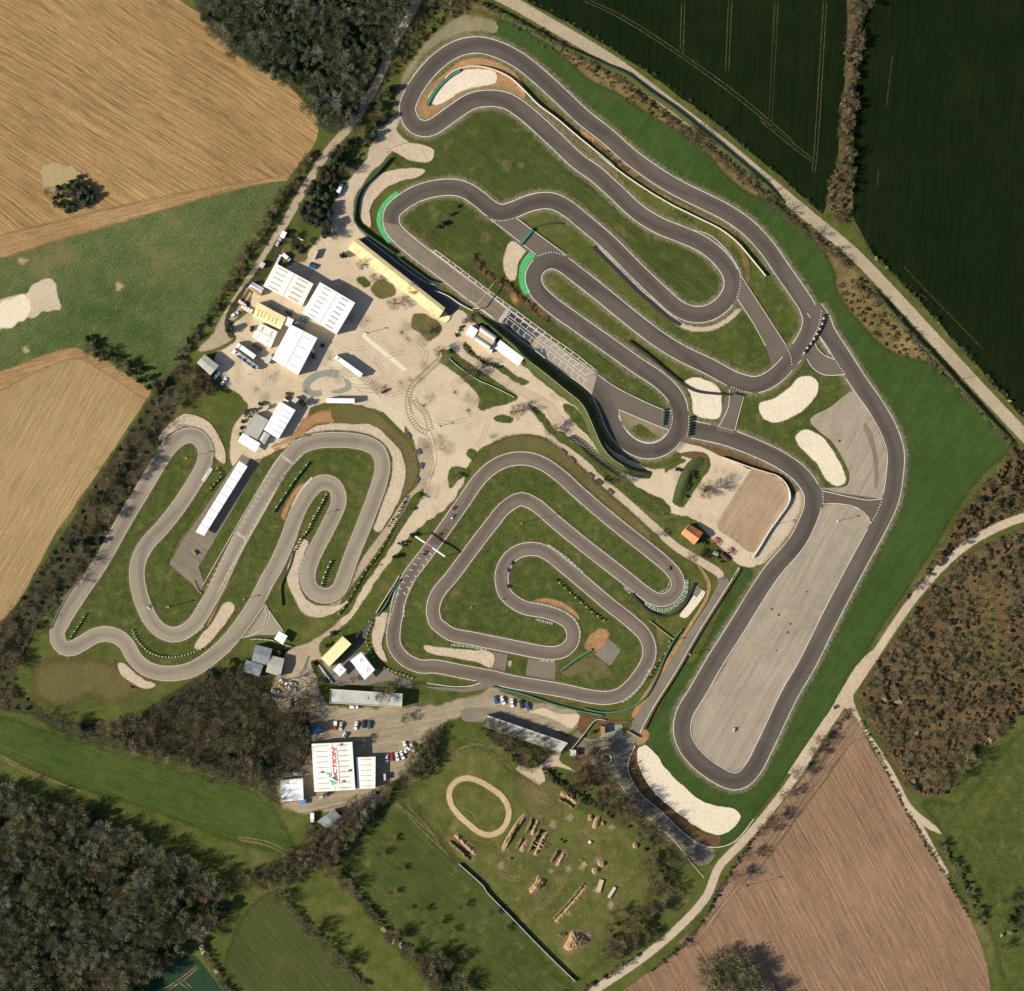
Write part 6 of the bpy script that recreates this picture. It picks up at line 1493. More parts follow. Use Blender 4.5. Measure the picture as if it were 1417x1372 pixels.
# skylights of the yellow roof stand across its slope
ys = [o for o in COL.objects if o.get('label', '').startswith('yellow roofed building')][0]
yroof = [c for c in ys.children if c.name.startswith('roof')][0]
for a, b in zip(P('N2 395,575 435,600 490,620 540,655 590,680 635,700'), P('N2 355,690 405,690 445,700 500,740 550,760 595,790')):
    (ax, ay), (bx, by) = W(a), W(b)
    L = math.hypot(bx - ax, by - ay); ang = math.atan2(by - ay, bx - ax)
    c = ((ax + bx) / 2, (ay + by) / 2)
    m = MB().box((c[0], c[1], ZB + 4.30), (L * .8, .75, .14), ang, ry=.06)
    o = m.build('skylight', MT['skylight_tan'], ys); o.parent = yroof

# roof sign of the main hall: checkered green flag, dark A, red lettering, white backing
def text_mesh(body, size, shear, ext=.02):
    cu = bpy.data.curves.new('t', 'FONT'); cu.body = body; cu.size = size; cu.shear = shear; cu.extrude = ext; cu.offset = .12
    cu.space_character = .98
    o = bpy.data.objects.new('t', cu); COL.objects.link(o)
    bpy.context.view_layer.update()
    me = bpy.data.meshes.new_from_object(o.evaluated_get(bpy.context.evaluated_depsgraph_get()))
    COL.objects.unlink(o); bpy.data.objects.remove(o)
    return me
sg = wthing('roof_sign', 'red and green roof sign with a checkered flag lying on the main hall', 'sign', (*W(P('H1 500,560')[0]), ZB + 6.35))
s0 = W(P('H1 505,800')[0]); s1 = W(P('H1 490,255')[0])
sang = math.atan2(s1[1] - s0[1], s1[0] - s0[0]); slen = math.hypot(s1[0] - s0[0], s1[1] - s0[1])
bk = PW('H1 355,680 465,630 470,500 440,265 525,262 565,545 575,790 570,835 470,880 425,845 405,775 380,740')
MB().prism(bk, ZB + 6.24, ZB + 6.28).build('backing', MT['fabric_white'], sg)
pmat('sign_red', (.66, .055, .055), rough=.5, var=.03); pmat('sign_grey', (.085, .085, .09), rough=.5, var=.03); pmat('sign_green', (.05, .40, .15), rough=.5, var=.03)
me = text_mesh('CTION', 3.05, .28)
xs = [v.co.x for v in me.vertices]; ysv = [v.co.y for v in me.vertices]
tw, th = max(xs) - min(xs), max(ysv) - min(ysv)
tl = math.hypot(W(P('H1 528,690')[0])[0] - W(P('H1 485,255')[0])[0], W(P('H1 528,690')[0])[1] - W(P('H1 485,255')[0])[1])
for v in me.vertices: v.co.x = (v.co.x - min(xs)) * tl / tw; v.co.y = (v.co.y - min(ysv)) * 2.25 / th
me.materials.append(MT['sign_red'])
lt = link(bpy.data.objects.new('lettering', me), sg)
b0 = W(P('H1 548,690')[0]); lt.location = (b0[0] - sg.location.x, b0[1] - sg.location.y, .0); lt.rotation_euler = (0, 0, R(94))
def flatpoly(parent, name, s, z, mat): MB().prism(PW(s), z, z + .03).build(name, MT[mat], parent)
flatpoly(sg, 'letter', 'H1 455,740 545,695 548,725 520,735 525,765 550,800', ZB + 6.30, 'sign_grey')
flatpoly(sg, 'letter_stroke', 'H1 488,672 505,668 560,775 558,802 545,798', ZB + 6.34, 'sign_red')
mg = MB(); fa, fb, fc, fd_ = PW('H1 370,672 468,640 480,715 440,770'); 
def cells(q, nu, nv):
    for i in range(nu):
        for j in range(nv):
            if (i + j) % 2 == 0 or i % 2:
                mg.prism([q_at(q, i / nu, j / nv), q_at(q, (i + 1) / nu, j / nv), q_at(q, (i + 1) / nu, (j + 1) / nv), q_at(q, i / nu, (j + 1) / nv)], ZB + 6.30, ZB + 6.33)
cells(PW('H1 372,676 462,646 474,700 440,758'), 5, 4); cells(PW('H1 420,790 457,770 562,825 466,862'), 4, 5)
mg.build('checkered_flag', MT['sign_green'], sg)
mv = [o for o in COL.objects if o.get('label', '').startswith('large off-white hall')][0]
for s in ('H1 600,222', 'H1 300,655', 'H1 735,630', 'H1 640,800'):
    p = W(P(s)[0]); 
    o = MB().box((p[0], p[1], ZB + 6.2), (1.1, 1.1, .5)).build('roof_fan', MT['metal_grey'], mv)

# ---------------------------------------------------------------- walls, fences, barriers
def wall(name, label, cat, s, h, t, mat, z=.1, cap=None, group=None, step=1.5):
    pts = track_pts(s, step=step); n = len(pts)
    a, b = offset(pts, t / 2), offset(pts, -t / 2)
    v = []
    for p, q in zip(a, b):
        v += [(p[0], p[1], z - .1), (p[0], p[1], z + h), (q[0], q[1], z + h), (q[0], q[1], z - .1)]
    f = []
    for i in range(n - 1):
        for k in range(4):
            f.append((i * 4 + k, i * 4 + (k + 1) % 4, (i + 1) * 4 + (k + 1) % 4, (i + 1) * 4 + k))
    f += [(0, 1, 2, 3), ((n - 1) * 4 + 3, (n - 1) * 4 + 2, (n - 1) * 4 + 1, (n - 1) * 4)]
    return MB().add(v, f).solo(name, MT[mat], label, cat, group)
wall('concrete_wall', 'long white-topped concrete wall between the two upper straights', 'wall', 'F1 570,375 600,345 650,325 715,316 800,333 880,372 950,436 1010,497 1100,565 1200,650 1372,790 / F2 100,222 200,303 330,392 440,457 560,517 680,578 760,642 820,712 890,797', 1.5, .45, 'concrete_wall')
wall('retaining_wall', 'white curved wall along the brown gravel lot', 'wall', 'E1 540,225 680,275 830,330 980,375 1060,400 1130,455 1175,530 1190,600 1170,670 1090,790 990,930 900,1080 835,1180', 1.7, .4, 'concrete_wall')
wall('pit_wall', 'dark green netted wall around the upper left bend', 'wall', 'F1 305,755 240,830 180,890 150,950 143,1000 140,1050 170,1090 250,1150 330,1205', 2.0, .9, 'netting_green')
wall('pit_wall', 'dark green netted wall beside the start straight below the cream stand', 'wall', 'F3 345,470 420,525 500,580 540,590', 1.6, .5, 'netting_green')
wall('pit_wall', 'pale pit exit wall at the lower end of the cream stand', 'wall', 'F3 520,626 580,650 640,690 700,722', 1.1, .4, 'concrete_wall')
wall('tyre_wall', 'dark curved tyre wall beside the top gravel trap', 'tyre wall', 'F1 482,503 510,450 550,400 590,365 640,335', 1.1, 1.6, 'tyre_green')
wall('tyre_wall', 'black tyre wall along the pale verge of the teardrop bend', 'tyre wall', 'F2 70,660 130,720 210,800 280,870 350,930 420,990 480,1030', 1.0, 1.3, 'rubber')
wall('tyre_wall', 'black tyre wall between the two lower infield straights', 'tyre wall', 'F2 240,1107 320,1165 400,1232 470,1290 550,1340 640,1355 730,1360', 1.0, 1.1, 'rubber')
wall('tyre_wall', 'black tyre wall outside the right hairpin of the centre kart track', 'tyre wall', 'C2 762,555 805,605 860,655 930,680 990,665 1050,610 1075,560 1100,500', .9, 1.0, 'rubber')
wall('tyre_wall', 'green tyre wall inside the centre kart track by the concrete pad', 'tyre wall', 'C2 375,975 460,910 545,858', 1.0, 1.0, 'tyre_green')
wall('tyre_wall', 'dark green tyre wall along the lower right bend of the centre kart track', 'tyre wall', 'C2 500,1180 620,1200 740,1180 830,1120 890,1020 940,900 1000,790 1035,750', .9, .7, 'tyre_green')
wall('tyre_wall', 'dark green tyre wall behind the lower straight of the centre kart track', 'tyre wall', 'C3 550,590 700,625 900,690 1040,725 1150,745', .9, .7, 'tyre_green')
wall('tyre_wall', 'short green tyre wall closing the crossover below the esses', 'tyre wall', 'F3 985,335 925,408', 1.2, 1.5, 'tyre_green')
wall('tyre_wall', 'small curved dark tyre line on the grass above the crossover', 'tyre wall', 'F1 985,1085 1030,1070 1090,1060 1130,1065', .4, .5, 'rubber')
wall('fence', 'thin pale guard rail along the left straight of the left kart track', 'guard rail', 'W1 250,970 190,1050 120,1165 78,1255', .8, .35, 'metal_grey')
wall('fence', 'white rail fence across the dirt-bike meadow', 'fence', 'M1 285,705 420,830 / M1 430,850 560,985 680,1110 800,1230 900,1325', 1.6, .17, 'metal_white')
wall('fence', 'white pole fence at the gate left of the parapet roof', 'fence', 'A2 110,590 295,835', 1.2, .3, 'metal_white')
wall('fence', 'thin tan fence along the top of the dark bank below the start straight', 'fence', 'T1 1015,700 1150,800 1372,980 / T2 720,0 800,150 850,270 910,400 1000,510 1120,590', 1.2, .2, 'wood_pale', z=4.2)
wall('fence', 'thin white fence across the triangular lawn below race control', 'fence', 'T1 160,655 260,740 460,880 640,960 850,1065', .9, .15, 'metal_white')
wall('fence', 'wire fence on the slope beside the left kart track hairpin', 'fence', 'W2 185,1320 180,1190 205,1130 235,1060 262,960', .9, .3, 'netting_green')
wall('fence', 'pale timber fence in the lower right infield of the centre kart track', 'fence', 'C2 858,702 920,752 990,805', .8, .3, 'wood_pale')
wall('hedge_wall', 'dark green hedge strip along the service road edge', 'hedge', 'C2 1350,425 1250,580 1130,770 1010,980 890,1170 830,1290', .9, .5, 'bank_soil')
wall('barrier', 'yellow and white entrance barrier across the road by the gatehouse', 'barrier', 'G1 895,665 1000,540', 1.0, .35, 'tyre_yellow', z=.5)
wall('barrier', 'pale entrance barrier at the foot of the service road', 'barrier', 'C2 735,1300 800,1335', 1.0, .4, 'tyre_yellow', z=.5)
wall('fence', 'thin white fence between gatehouse plot and road', 'fence', 'G1 1000,540 1135,385 1220,390', 1.0, .15, 'metal_white')
wall('hoarding', 'green advertising boards beside the centre kart start', 'hoarding', 'C1 5,1250 60,1180 110,1080 155,1015', 1.1, .5, 'tyre_green')
wall('hoarding', 'pale boards in front of the green hoarding by the centre kart start', 'hoarding', 'C1 0,1230 50,1150 120,1040 150,990', .9, .35, 'tyre_white')

# tyre rows made of separate stacks
def tyre_stack_proto(mat1, mat2):
    o = thing('tyre_stack', '', 'tyre stack')
    m = MB()
    for k in range(3): m.torus((0, 0, .15 + .26 * k), .26, .15, 10, 6)
    m.build('tyres', MT[mat1], o, smooth=True)
    MB().torus((0, 0, .93), .26, .15, 10, 6).build('top_tyre', MT[mat2], o, smooth=True)
    return o
TS = {k: tyre_stack_proto(*v) for k, v in dict(white=('rubber', 'tyre_white'), yellow=('rubber', 'tyre_yellow'), green=('tyre_green', 'tyre_green'), black=('rubber', 'rubber')).items()}
used = set()
def put(proto, key, loc, rz, label, group, scale=None, mats=None):
    if key not in used:
        used.add(key); proto.location = loc; proto.rotation_euler = (0, 0, rz); proto['label'] = label
        if group: proto['group'] = group
        if scale: proto.scale = scale if isinstance(scale, tuple) else (scale,) * 3
        if mats:
            for c in proto.children:
                if c.name.split('.')[0] in mats and c.material_slots:
                    c.material_slots[0].link = 'OBJECT'; c.material_slots[0].material = mats[c.name.split('.')[0]]
        return proto
    return dup(proto, loc, rz, label, group, scale, mats)
def tyre_row(s, kinds, where, grp, spacing=2.3, z=.2, sc=1.0, double=0):
    q = resample(track_pts(s, step=.5), spacing)
    for i, p in enumerate(q):
        k = kinds[i % len(kinds)]
        lab = {'white': 'white-topped', 'yellow': 'pale yellow-topped', 'green': 'green', 'black': 'black'}[k]
        put(TS[k], 'ts' + k, (p[0], p[1], z), 0, '%s tyre stack %s' % (lab, where), '%s tyre stacks %s' % (lab, grp), scale=sc)
tyre_row('W3 525,285 540,325 570,362 620,405 700,428 800,420 905,383', ('yellow', 'white'), 'in the curved row above the lower left kart straight', 'above the lower left kart straight', 1.7, sc=1.0)
tyre_row('W3 185,330 215,280 245,235 272,188', ('green', 'yellow'), 'in the short row at the far left kart corner', 'at the far left kart corner', 1.5, sc=1.1)
tyre_row('W2 130,725 170,665 210,605 250,545 290,490 350,415', ('green', 'green', 'yellow'), 'in the row beside the left kart start', 'beside the left kart start', 1.5, sc=1.3)
tyre_row('W2 265,965 310,885 345,845 370,790 400,735 430,680 470,605', ('yellow', 'white', 'green'), 'in the row inside the left kart hairpins', 'inside the left kart hairpins', 1.6, sc=1.2)
tyre_row('W2 435,1192 455,1120 495,1035', ('green', 'white'), 'in the row at the bottom left kart hairpin', 'at the bottom left kart hairpin', 1.5, sc=1.2)
tyre_row('W2 545,1372 600,1300 650,1210 700,1120 750,1050 800,985 850,890 900,795 940,710 975,625', ('yellow', 'black', 'black'), 'in the long row right of the left kart track', 'right of the left kart track', 1.3, sc=.95)
tyre_row('A1 180,245 260,240 340,245 420,252 490,265', ('white',), 'in the dotted row above the grey sheds', 'above the grey sheds', 1.15, sc=.95)
tyre_row('A1 610,315 660,325 725,345', ('white',), 'in the dotted row right of the gazebo', 'right of the gazebo', 1.3, sc=.9)
tyre_row('C2 355,485 450,572 530,642 610,702', ('black', 'yellow'), 'in the row inside the centre kart track', 'inside the centre kart track', 1.9, sc=1.1)
tyre_row('C2 985,800 940,880 890,950 850,1020', ('yellow', 'black'), 'in the row at the right edge of the centre kart track', 'right of the centre kart track', 2.2)
tyre_row('F2 1167,985 1155,1030 1130,1075 1110,1110 1085,1140 1065,1172', ('black', 'white'), 'closing the upper right junction', 'at the upper right junction', 1.5, sc=1.5)
tyre_row('F4 326,325 320,385', ('green',), 'closing the end of the start straight', 'at the end of the start straight', 1.5, sc=1.7)
tyre_row('F4 428,352 422,418', ('black',), 'closing the road right of the island bend', 'right of the island bend', 1.5, sc=1.7)
tyre_row('F4 590,262 628,272', ('green',), 'across the small link road by the square gravel trap', 'across the small link road', 1.4, sc=1.4)
tyre_row('A2 790,0 830,-10 760,190 750,280 800,390 870,520', ('yellow',), 'in the broken row beside the white marquee', 'beside the white marquee', 2.2, sc=.9)
tyre_row('A2 1000,630 1150,690 1300,740 1372,770', ('yellow', 'white'), 'in the row below the centre kart corner', 'below the centre kart corner', 2.2, sc=.9)
tyre_row('C2 895,640 955,650 1010,620 1050,560', ('green',), 'on the kerb of the right centre kart hairpin', 'on the right centre kart hairpin', 2.6, sc=.6)
tyre_row('W1 1150,860 1210,945', ('green',), 'by the left kart pit', 'by the left kart pit', 1.5) if False else None
tyre_row('W1 855,1000 880,1050 895,1062', ('yellow',), 'at the left kart pit exit', 'at the left kart pit exit', 1.2, sc=.9)
tyre_row('W1 985,385 1005,425 960,480 935,515', ('yellow', 'black'), 'at the left kart pit entry', 'at the left kart pit entry', 1.3, sc=1.0)
# two rows of tyre stacks on the verge beside the path (dark ticks)
for side, nm in ((0, 'nearer'), (1, 'farther')):
    q = resample(track_pts('T2 600,315 700,395 800,490 900,570 1000,640 1060,680' if not side else 'T2 630,300 730,370 830,465 930,550 1020,615 1080,660', step=.5), 1.35)
    for p in q:
        put(TS['black'], 'tsblack', (p[0], p[1], .2), 0, 'black tyre stack in the %s of the double row beside the path' % ('left line' if not side else 'right line'), 'black tyre stacks in the %s line beside the path' % ('left' if not side else 'right'), scale=1.15)

# embankments -----------------------------------------------------------
def bank(name, s, prof, mat, step=2.0, z=.1):
    """prof: (offset to the left, height) pairs swept along the line"""
    pts = track_pts(s, step=step); ns = normals(pts, False); n = len(pts); k = len(prof); v = []
    for i, (p, q) in enumerate(zip(pts, ns)):
        e = min(1.0, min(i, n - 1 - i) / 6.0)
        for o, h in prof:
            w = .25 * mnoise.noise((p[0] * .2 + o, p[1] * .2, 1.0))
            v.append((p[0] + q[0] * o, p[1] + q[1] * o, z + h * (e * .85 + .15) * (1 + w) - (.25 if h == 0 else 0)))
    f = [(i * k + a, (i + 1) * k + a, (i + 1) * k + a + 1, i * k + a + 1)[::-1] for i in range(n - 1) for a in range(k - 1)]
    return struct(mesh_obj(name, v, f, MT[mat], smooth=True))
bank('embankment', 'T1 440,180 560,285 690,395 860,535 1015,690 1150,795 1372,975 / T2 720,0 800,150 850,270 910,400 1000,510 1120,590 1250,640 1372,660', ((-3.2, 0), (-1.6, 2.2), (-.4, 4.3), (.4, 4.4), (1.3, 1.4), (2.2, 0)), 'bank_grass')
bank('embankment', 'F4 375,680 400,600 430,540 470,510', ((-3.5, 0), (-1.2, 2.0), (1.0, 2.2), (3.5, 0)), 'bank_grass')
bank('embankment', 'F1 690,462 800,462 870,490', ((-.5, 0), (0, .02), (.5, 0)), 'bank_grass') if False else None
bank('embankment', 'Q1 100,22 200,75 300,130 400,185 500,230 600,275 680,310 760,370 860,440 950,510 1050,590 1150,675 1250,760 1330,840', ((-2.2, 0), (-.7, 1.2), (.6, 1.4), (1.6, 0)), 'bank_grass')
bank('embankment', 'R3 460,420 560,545 640,640 740,745 840,850 920,940 1000,1030 1100,1140 1200,1250 1330,1372', ((-2.2, 0), (-.7, 1.3), (.6, 1.5), (1.6, 0)), 'bank_grass')
bank('embankment', 'C2 1325,440 1230,590 1110,780 990,985 880,1165', ((-.9, 0), (-.3, .7), (.3, .7), (.9, 0)), 'bank_grass') if False else None

# dirt-bike meadow: ramps, mounds, ditches -------------------------------
def mound(label, s, h, mat='earth', name='earth_mound', group=None, seed=0):
    """lumpy heap from a traced outline"""
    out = fix(catmull(PW(s), True, 1.0), None); n = len(out)
    cx, cy = sum(p[0] for p in out) / n, sum(p[1] for p in out) / n
    R_ = []
    for t, k in ((1.0, -.1), (.82, .35), (.6, .75), (.35, .95), (.12, 1.0)):
        R_.append([(cx + (p[0] - cx) * t, cy + (p[1] - cy) * t, .1 + h * max(0, k) * (1 + .8 * mnoise.noise((p[0] * .9, p[1] * .9, t * 4 + seed))) - (.12 if k < 0 else 0)) for p in out])
    return MB().rings(R_).solo(name, MT[mat], label, 'mound', group)
for s in ('M1 640,560 700,440 730,455 680,560 720,500 770,520 740,620 660,670 640,640 600,650', 'M1 770,710 830,620 870,640 800,730', 'M1 225,560 290,560 390,640 370,700 300,680', 'M1 640,850 700,760 760,790 720,860 660,880', 'M1 810,1170 860,1060 930,1050 985,1110 900,1190', 'M1 495,650 560,550 640,430 655,445 570,580 530,655', 'M1 800,340 850,340 920,385 900,415 840,385'):
    sheet('bare_soil', s, Zg, MT['halo_dry'], feather=1.2, step=1.5)
def trench(label, s, w, h, step=.8):
    """dug jump: added grassy lip on the left to shade the open cut, pale spoil on the right"""
    pts = track_pts(s, step=step); ns = normals(pts, False); n = len(pts)
    prof = ((-w - 1.3, 0), (-w - .5, h * .8), (-w, h), (-w + .35, .05), (w - .7, .05), (w, h * .55), (w + .5, h * .6), (w + 1.1, h * .3), (w + 1.9, 0)); k = len(prof)  # left lip is added, its height shades the cut on flat ground
    v = []
    for i, (p, q) in enumerate(zip(pts, ns)):
        en = min(1.0, (min(i, n - 1 - i) + .3) / 2.5)
        for o_, hh in prof:
            o2 = o_ + .35 * mnoise.noise((p[0] * .5, p[1] * .5, o_)); z_ = hh * en * (1 + .95 * mnoise.noise((p[0] * .9 + o_, p[1] * .9, 5.0)))
            v.append((p[0] - q[0] * -o2 * -1, p[1] - q[1] * -o2 * -1, .2 + z_ - (.15 if hh == 0 else 0)))
    f = [(i * k + a_, (i + 1) * k + a_, (i + 1) * k + a_ + 1, i * k + a_ + 1) for i in range(n - 1) for a_ in range(k - 1)]
    o = MB().add(v, f).solo('dirt_jump', MT['earth_grass'], label, 'dirt jump')
    o.data.materials.append(MT['earth']); o.data.materials.append(MT['bank_soil'])
    o.data.polygons.foreach_set('material_index', [0 if a_ < 2 else (2 if a_ < 4 else 1) for i in range(n - 1) for a_ in range(k - 1)])
    return o
trench('broad striped earth jump left below the dirt oval', 'M1 360,675 310,625 250,570', 1.9, 1.5)
trench('upper dug jump, second line right of the dirt oval', 'M1 655,550 690,470', 1.3, 1.5)
trench('short dug jump at the lower end of the second line', 'M1 600,635 635,575', 1.1, 1.2)
trench('pale double jump crossed by two planks in the meadow middle', 'M1 670,655 700,590 735,530', 1.6, 1.8)
trench('tan dug jump right of the plank-crossed jump', 'M1 785,710 830,635', 1.5, 1.4)
trench('small square dug pit right of the meadow centre', 'M1 930,705 950,690', 1.0, .8)
trench('long narrow dug trench in the lower dirt-bike meadow', 'M1 788,1008 860,930 955,815', .6, .9)
trench('log-edged dug jump below the green hedge', 'M1 900,400 860,370 815,350', 1.3, 1.3)
mound('long earth ridge nearest the dirt oval', 'M1 635,435 645,445 560,570 520,650 505,645 540,560', 1.3)
mound('tan earth cone at the lower middle of the dirt-bike meadow', 'M1 700,765 745,785 720,840 660,865 655,840 690,800', 1.9)
mound('big pale earth heap at the bottom of the dirt-bike meadow', 'M1 880,1060 930,1070 975,1110 930,1150 860,1170 835,1150 860,1100', 2.6)
mound('dark earth heap left of the big pale heap', 'M1 800,1080 860,1065 860,1085 820,1095', 1.0, 'earth_grass')
for i, (s, lb) in enumerate((('M1 970,445 990,445 990,480 970,480', 'left of three pale soil heaps below the hedge'), ('M1 1010,455 1030,455 1030,490 1005,525 990,520', 'middle of three pale soil heaps below the hedge'), ('M1 1040,480 1055,485 1050,505 1035,500', 'right of three pale soil heaps below the hedge'),
      ('M1 1020,690 1060,695 1050,725 1020,715', 'upper of two small soil heaps at the right of the meadow'), ('M1 985,735 1015,725 1030,750 1000,765', 'lower of two small soil heaps at the right of the meadow'), ('M1 1205,595 1230,595 1230,625 1205,625', 'soil heap at the right edge of the meadow'))):
    mound(lb, s, 1.1, seed=i)
for s, lb in (('M1 690,590 735,612', 'upper plank laid across the double jump'), ('M1 680,605 720,630', 'lower plank laid across the double jump')):
    a, b = PW(s); MB().box(((a[0] + b[0]) / 2, (a[1] + b[1]) / 2, 2.2), (math.hypot(b[0] - a[0], b[1] - a[1]), .4, .12), math.atan2(b[1] - a[1], b[0] - a[0])).solo('plank', MT['wood_pale'], lb, 'plank')
for s, lb, w in (('M1 1040,790 1020,855', 'pale slatted ramp at the right of the dirt-bike meadow', 6), ('M1 1110,830 1075,885', 'grey concrete trough right of the slatted ramp', 4)):
    a, b = PW(s); MB().box(((a[0] + b[0]) / 2, (a[1] + b[1]) / 2, .5), (math.hypot(b[0] - a[0], b[1] - a[1]), w * .38, .7), math.atan2(b[1] - a[1], b[0] - a[0])).solo('ramp', MT['wood_pale' if w == 6 else 'kerb_stone'], lb, 'ramp')
for s, lb, r in (('M1 978,592', 'white boulder in the dirt-bike meadow', 1.0), ('M1 820,580', 'dark boulder in the dirt-bike meadow', .7), ('M1 558,680', 'dark square stone below the long ridge', .8)):
    p = PW(s)[0]; m = MB(); R_ = [[(p[0] + r * k * (1 + .3 * mnoise.noise((a, k, r))) * math.cos(a * .785), p[1] + r * k * math.sin(a * .785), .1 + z * r) for a in range(8)] for k, z in ((.9, 0), (1.0, .4), (.7, .9), (.2, 1.05))]
    m.rings(R_).solo('boulder', MT['tyre_white' if 'white' in lb else 'wood_dark'], lb, 'boulder')
p = W(P('G1 1230,757')[0])
m = thing('mini_roundabout', 'small round kerbed island with a dark centre on the lower road', 'roundabout', (*p, .28))
MB().torus((0, 0, .05), 2.6, .28, 28, 6).build('kerb_ring', MT['tyre_white'], m, smooth=True)
MB().cyl((0, 0, -.05), 2.5, .12, 28).build('centre', MT['bank_grass'], m)

# ---------------------------------------------------------------- masts, gantries
def lamp(s, h, label, col='lamp_orange', head=True):
    p = W(P(s)[0]); o = thing('lamp_post', label, 'lamp post', (*p, .1))
    MB().tube([(0, 0, 0), (0, 0, h)], [.16, .09], 8).build('pole', MT['metal_grey'], o)
    MB().box((0, 0, .25), (.9, .9, .5)).build('base', MT[col], o)
    MB().box((.1, 0, h), (.9, .5, .25)).box((-.25, .35, h - .3), (.6, .4, .25)).build('lamp_head', MT['metal_grey'], o)
lamp('W1 815,330', 8.5, 'lamp post with an orange base inside the top of the left kart track')
lamp('W1 718,1137', 8.0, 'lamp post with an orange base inside the lower left kart loop')
lamp('W2 388,752', 8.0, 'lamp post in the tyre row between the left kart hairpins')
lamp('C1 922,660', 12.0, 'tall lamp post with orange base in the upper centre kart infield')
lamp('C1 607,1193', 11.0, 'tall lamp post with orange base in the lower left centre kart infield')
lamp('C2 1075,885', 6.0, 'white-based lamp post on the service road edge', 'metal_white')
lamp('F4 740,762', 7.0, 'lamp post on the white wall of the brown gravel lot', 'metal_white')
lamp('F4 985,745', 7.0, 'lamp post standing in the long gravel field', 'metal_white')
lamp('F6 588,933', 11.0, 'wooden pole at the upper left edge of the brown field', 'wood_dark')
lamp('F3 195,828', 6.5, 'lamp post at the top of the pale kerb strip in the yard', 'metal_white')
lamp('F3 540,1270', 4.5, 'short post at the lower end of the gravel yard', 'metal_white')
lamp('C2 965,815', 5.0, 'post with orange base beside the lower right centre kart bend')
lamp('R3 1000,975', 9.0, 'power pole at the verge of the long dirt road', 'wood_dark')
lamp('W3 1130,115', 5.0, 'short lamp post beside the narrow gravel strip', 'metal_grey')
lamp('W2 715,1085', 5.0, 'lamp post on the tyre wall right of the left kart track', 'metal_grey')
lamp('K1 1010,895', 5.0, 'post at the kerb right of the clubhouse', 'metal_grey')
def gantry(label, s, h, w, beam, board=None):
    a, b = PW(s); L = math.hypot(b[0] - a[0], b[1] - a[1]); ang = math.atan2(b[1] - a[1], b[0] - a[0])
    o = thing('start_gantry', label, 'gantry', ((a[0] + b[0]) / 2, (a[1] + b[1]) / 2, .1), ang)
    MB().box((0, 0, h), (L, w, .5)).build('beam', MT[beam], o)
    for sx in (-1, 1): MB().cyl((sx * (L / 2 - .2), 0, 0), .18, h, 8).build('post', MT['metal_grey'], o)
    if board:
        MB().box((board[0] * L, -w / 2 - .06, h), (L * board[1], .1, .9)).build('sign_board', MT['paint_red'], o)
        MB().box((board[0] * L, 0, h + .27), (L * board[1], .35, .06)).build('lights_panel', MT['paint_red'], o)
gantry('white start gantry spanning the centre kart track', 'C1 252,742 440,870', 5.2, .75, 'metal_white', (-.05, .25))
gantry('thin tan start-light gantry over the start straight', 'F3 702,722 800,592', 4.6, .26, 'wood_pale')
gantry('thin dark signal gantry across the upper pit entry', 'Q1 240,995 285,950', 3.4, .4, 'metal_grey') if False else None
# stone plinths along the path (dark slabs casting shade)
for i, (s, lb) in enumerate((('C1 205,105', 'uppermost'), ('C1 272,207', 'second'), ('C1 288,296', 'third'), ('C1 260,386', 'lowest'))):
    p = PW(s)[0]; a = (R(-50), R(-68), R(70), R(62))[i]
    MB().box((p[0], p[1], .40), (3.0, 2.0, .5), a).solo('slab', MT['slab_dark'], '%s of four dark grey slabs along the curved service path' % lb, 'slab')
for i, (s, lb) in enumerate((('T2 540,450', 'first'), ('T2 625,525', 'second'), ('T2 800,675', 'third'), ('T2 885,735', 'fourth'), ('T2 988,828', 'fifth'))):
    p = PW(s)[0]; MB().box((p[0], p[1], .5), (3.4, 1.7, .6), R(-38)).solo('bench_slab', MT['wood_dark'], '%s dark slab bench along the path above the centre kart track, from the upper end' % lb, 'bench')
# ---------------------------------------------------------------- vehicles
for nm, c in (('car_white', (.77, .80, .85)), ('car_silver', (.46, .49, .50)), ('car_grey', (.20, .22, .23)), ('car_dark', (.025, .03, .035)), ('car_blue', (.03, .10, .26)), ('car_teal', (.04, .09, .10)),
              ('car_red', (.34, .02, .02)), ('car_yellow', (.70, .48, .04)), ('car_cream', (.66, .60, .44)), ('car_skyblue', (.07, .26, .66)), ('truck_white', (.77, .80, .85))):
    pmat(nm, c, rough=.3, var=.03, spec=.6)
pmat('headlight', (.75, .75, .72), rough=.15, spec=.8); pmat('chassis', (.035, .035, .038), rough=.7); pmat('seat_black', (.02, .02, .02), rough=.8)
def ring(x, hw, z0, z1, r=.12):
    return [(x, -hw, z0), (x, hw, z0), (x, hw, z1 - r), (x, hw - r, z1), (x, -hw + r, z1), (x, -hw, z1 - r)]
def wheels(o, spots, r=.32, w=.22):
    for x, y in spots:
        MB().tube([(x, y - w / 2, r), (x, y + w / 2, r)], r, 12).build('wheel', MT['rubber'], o)
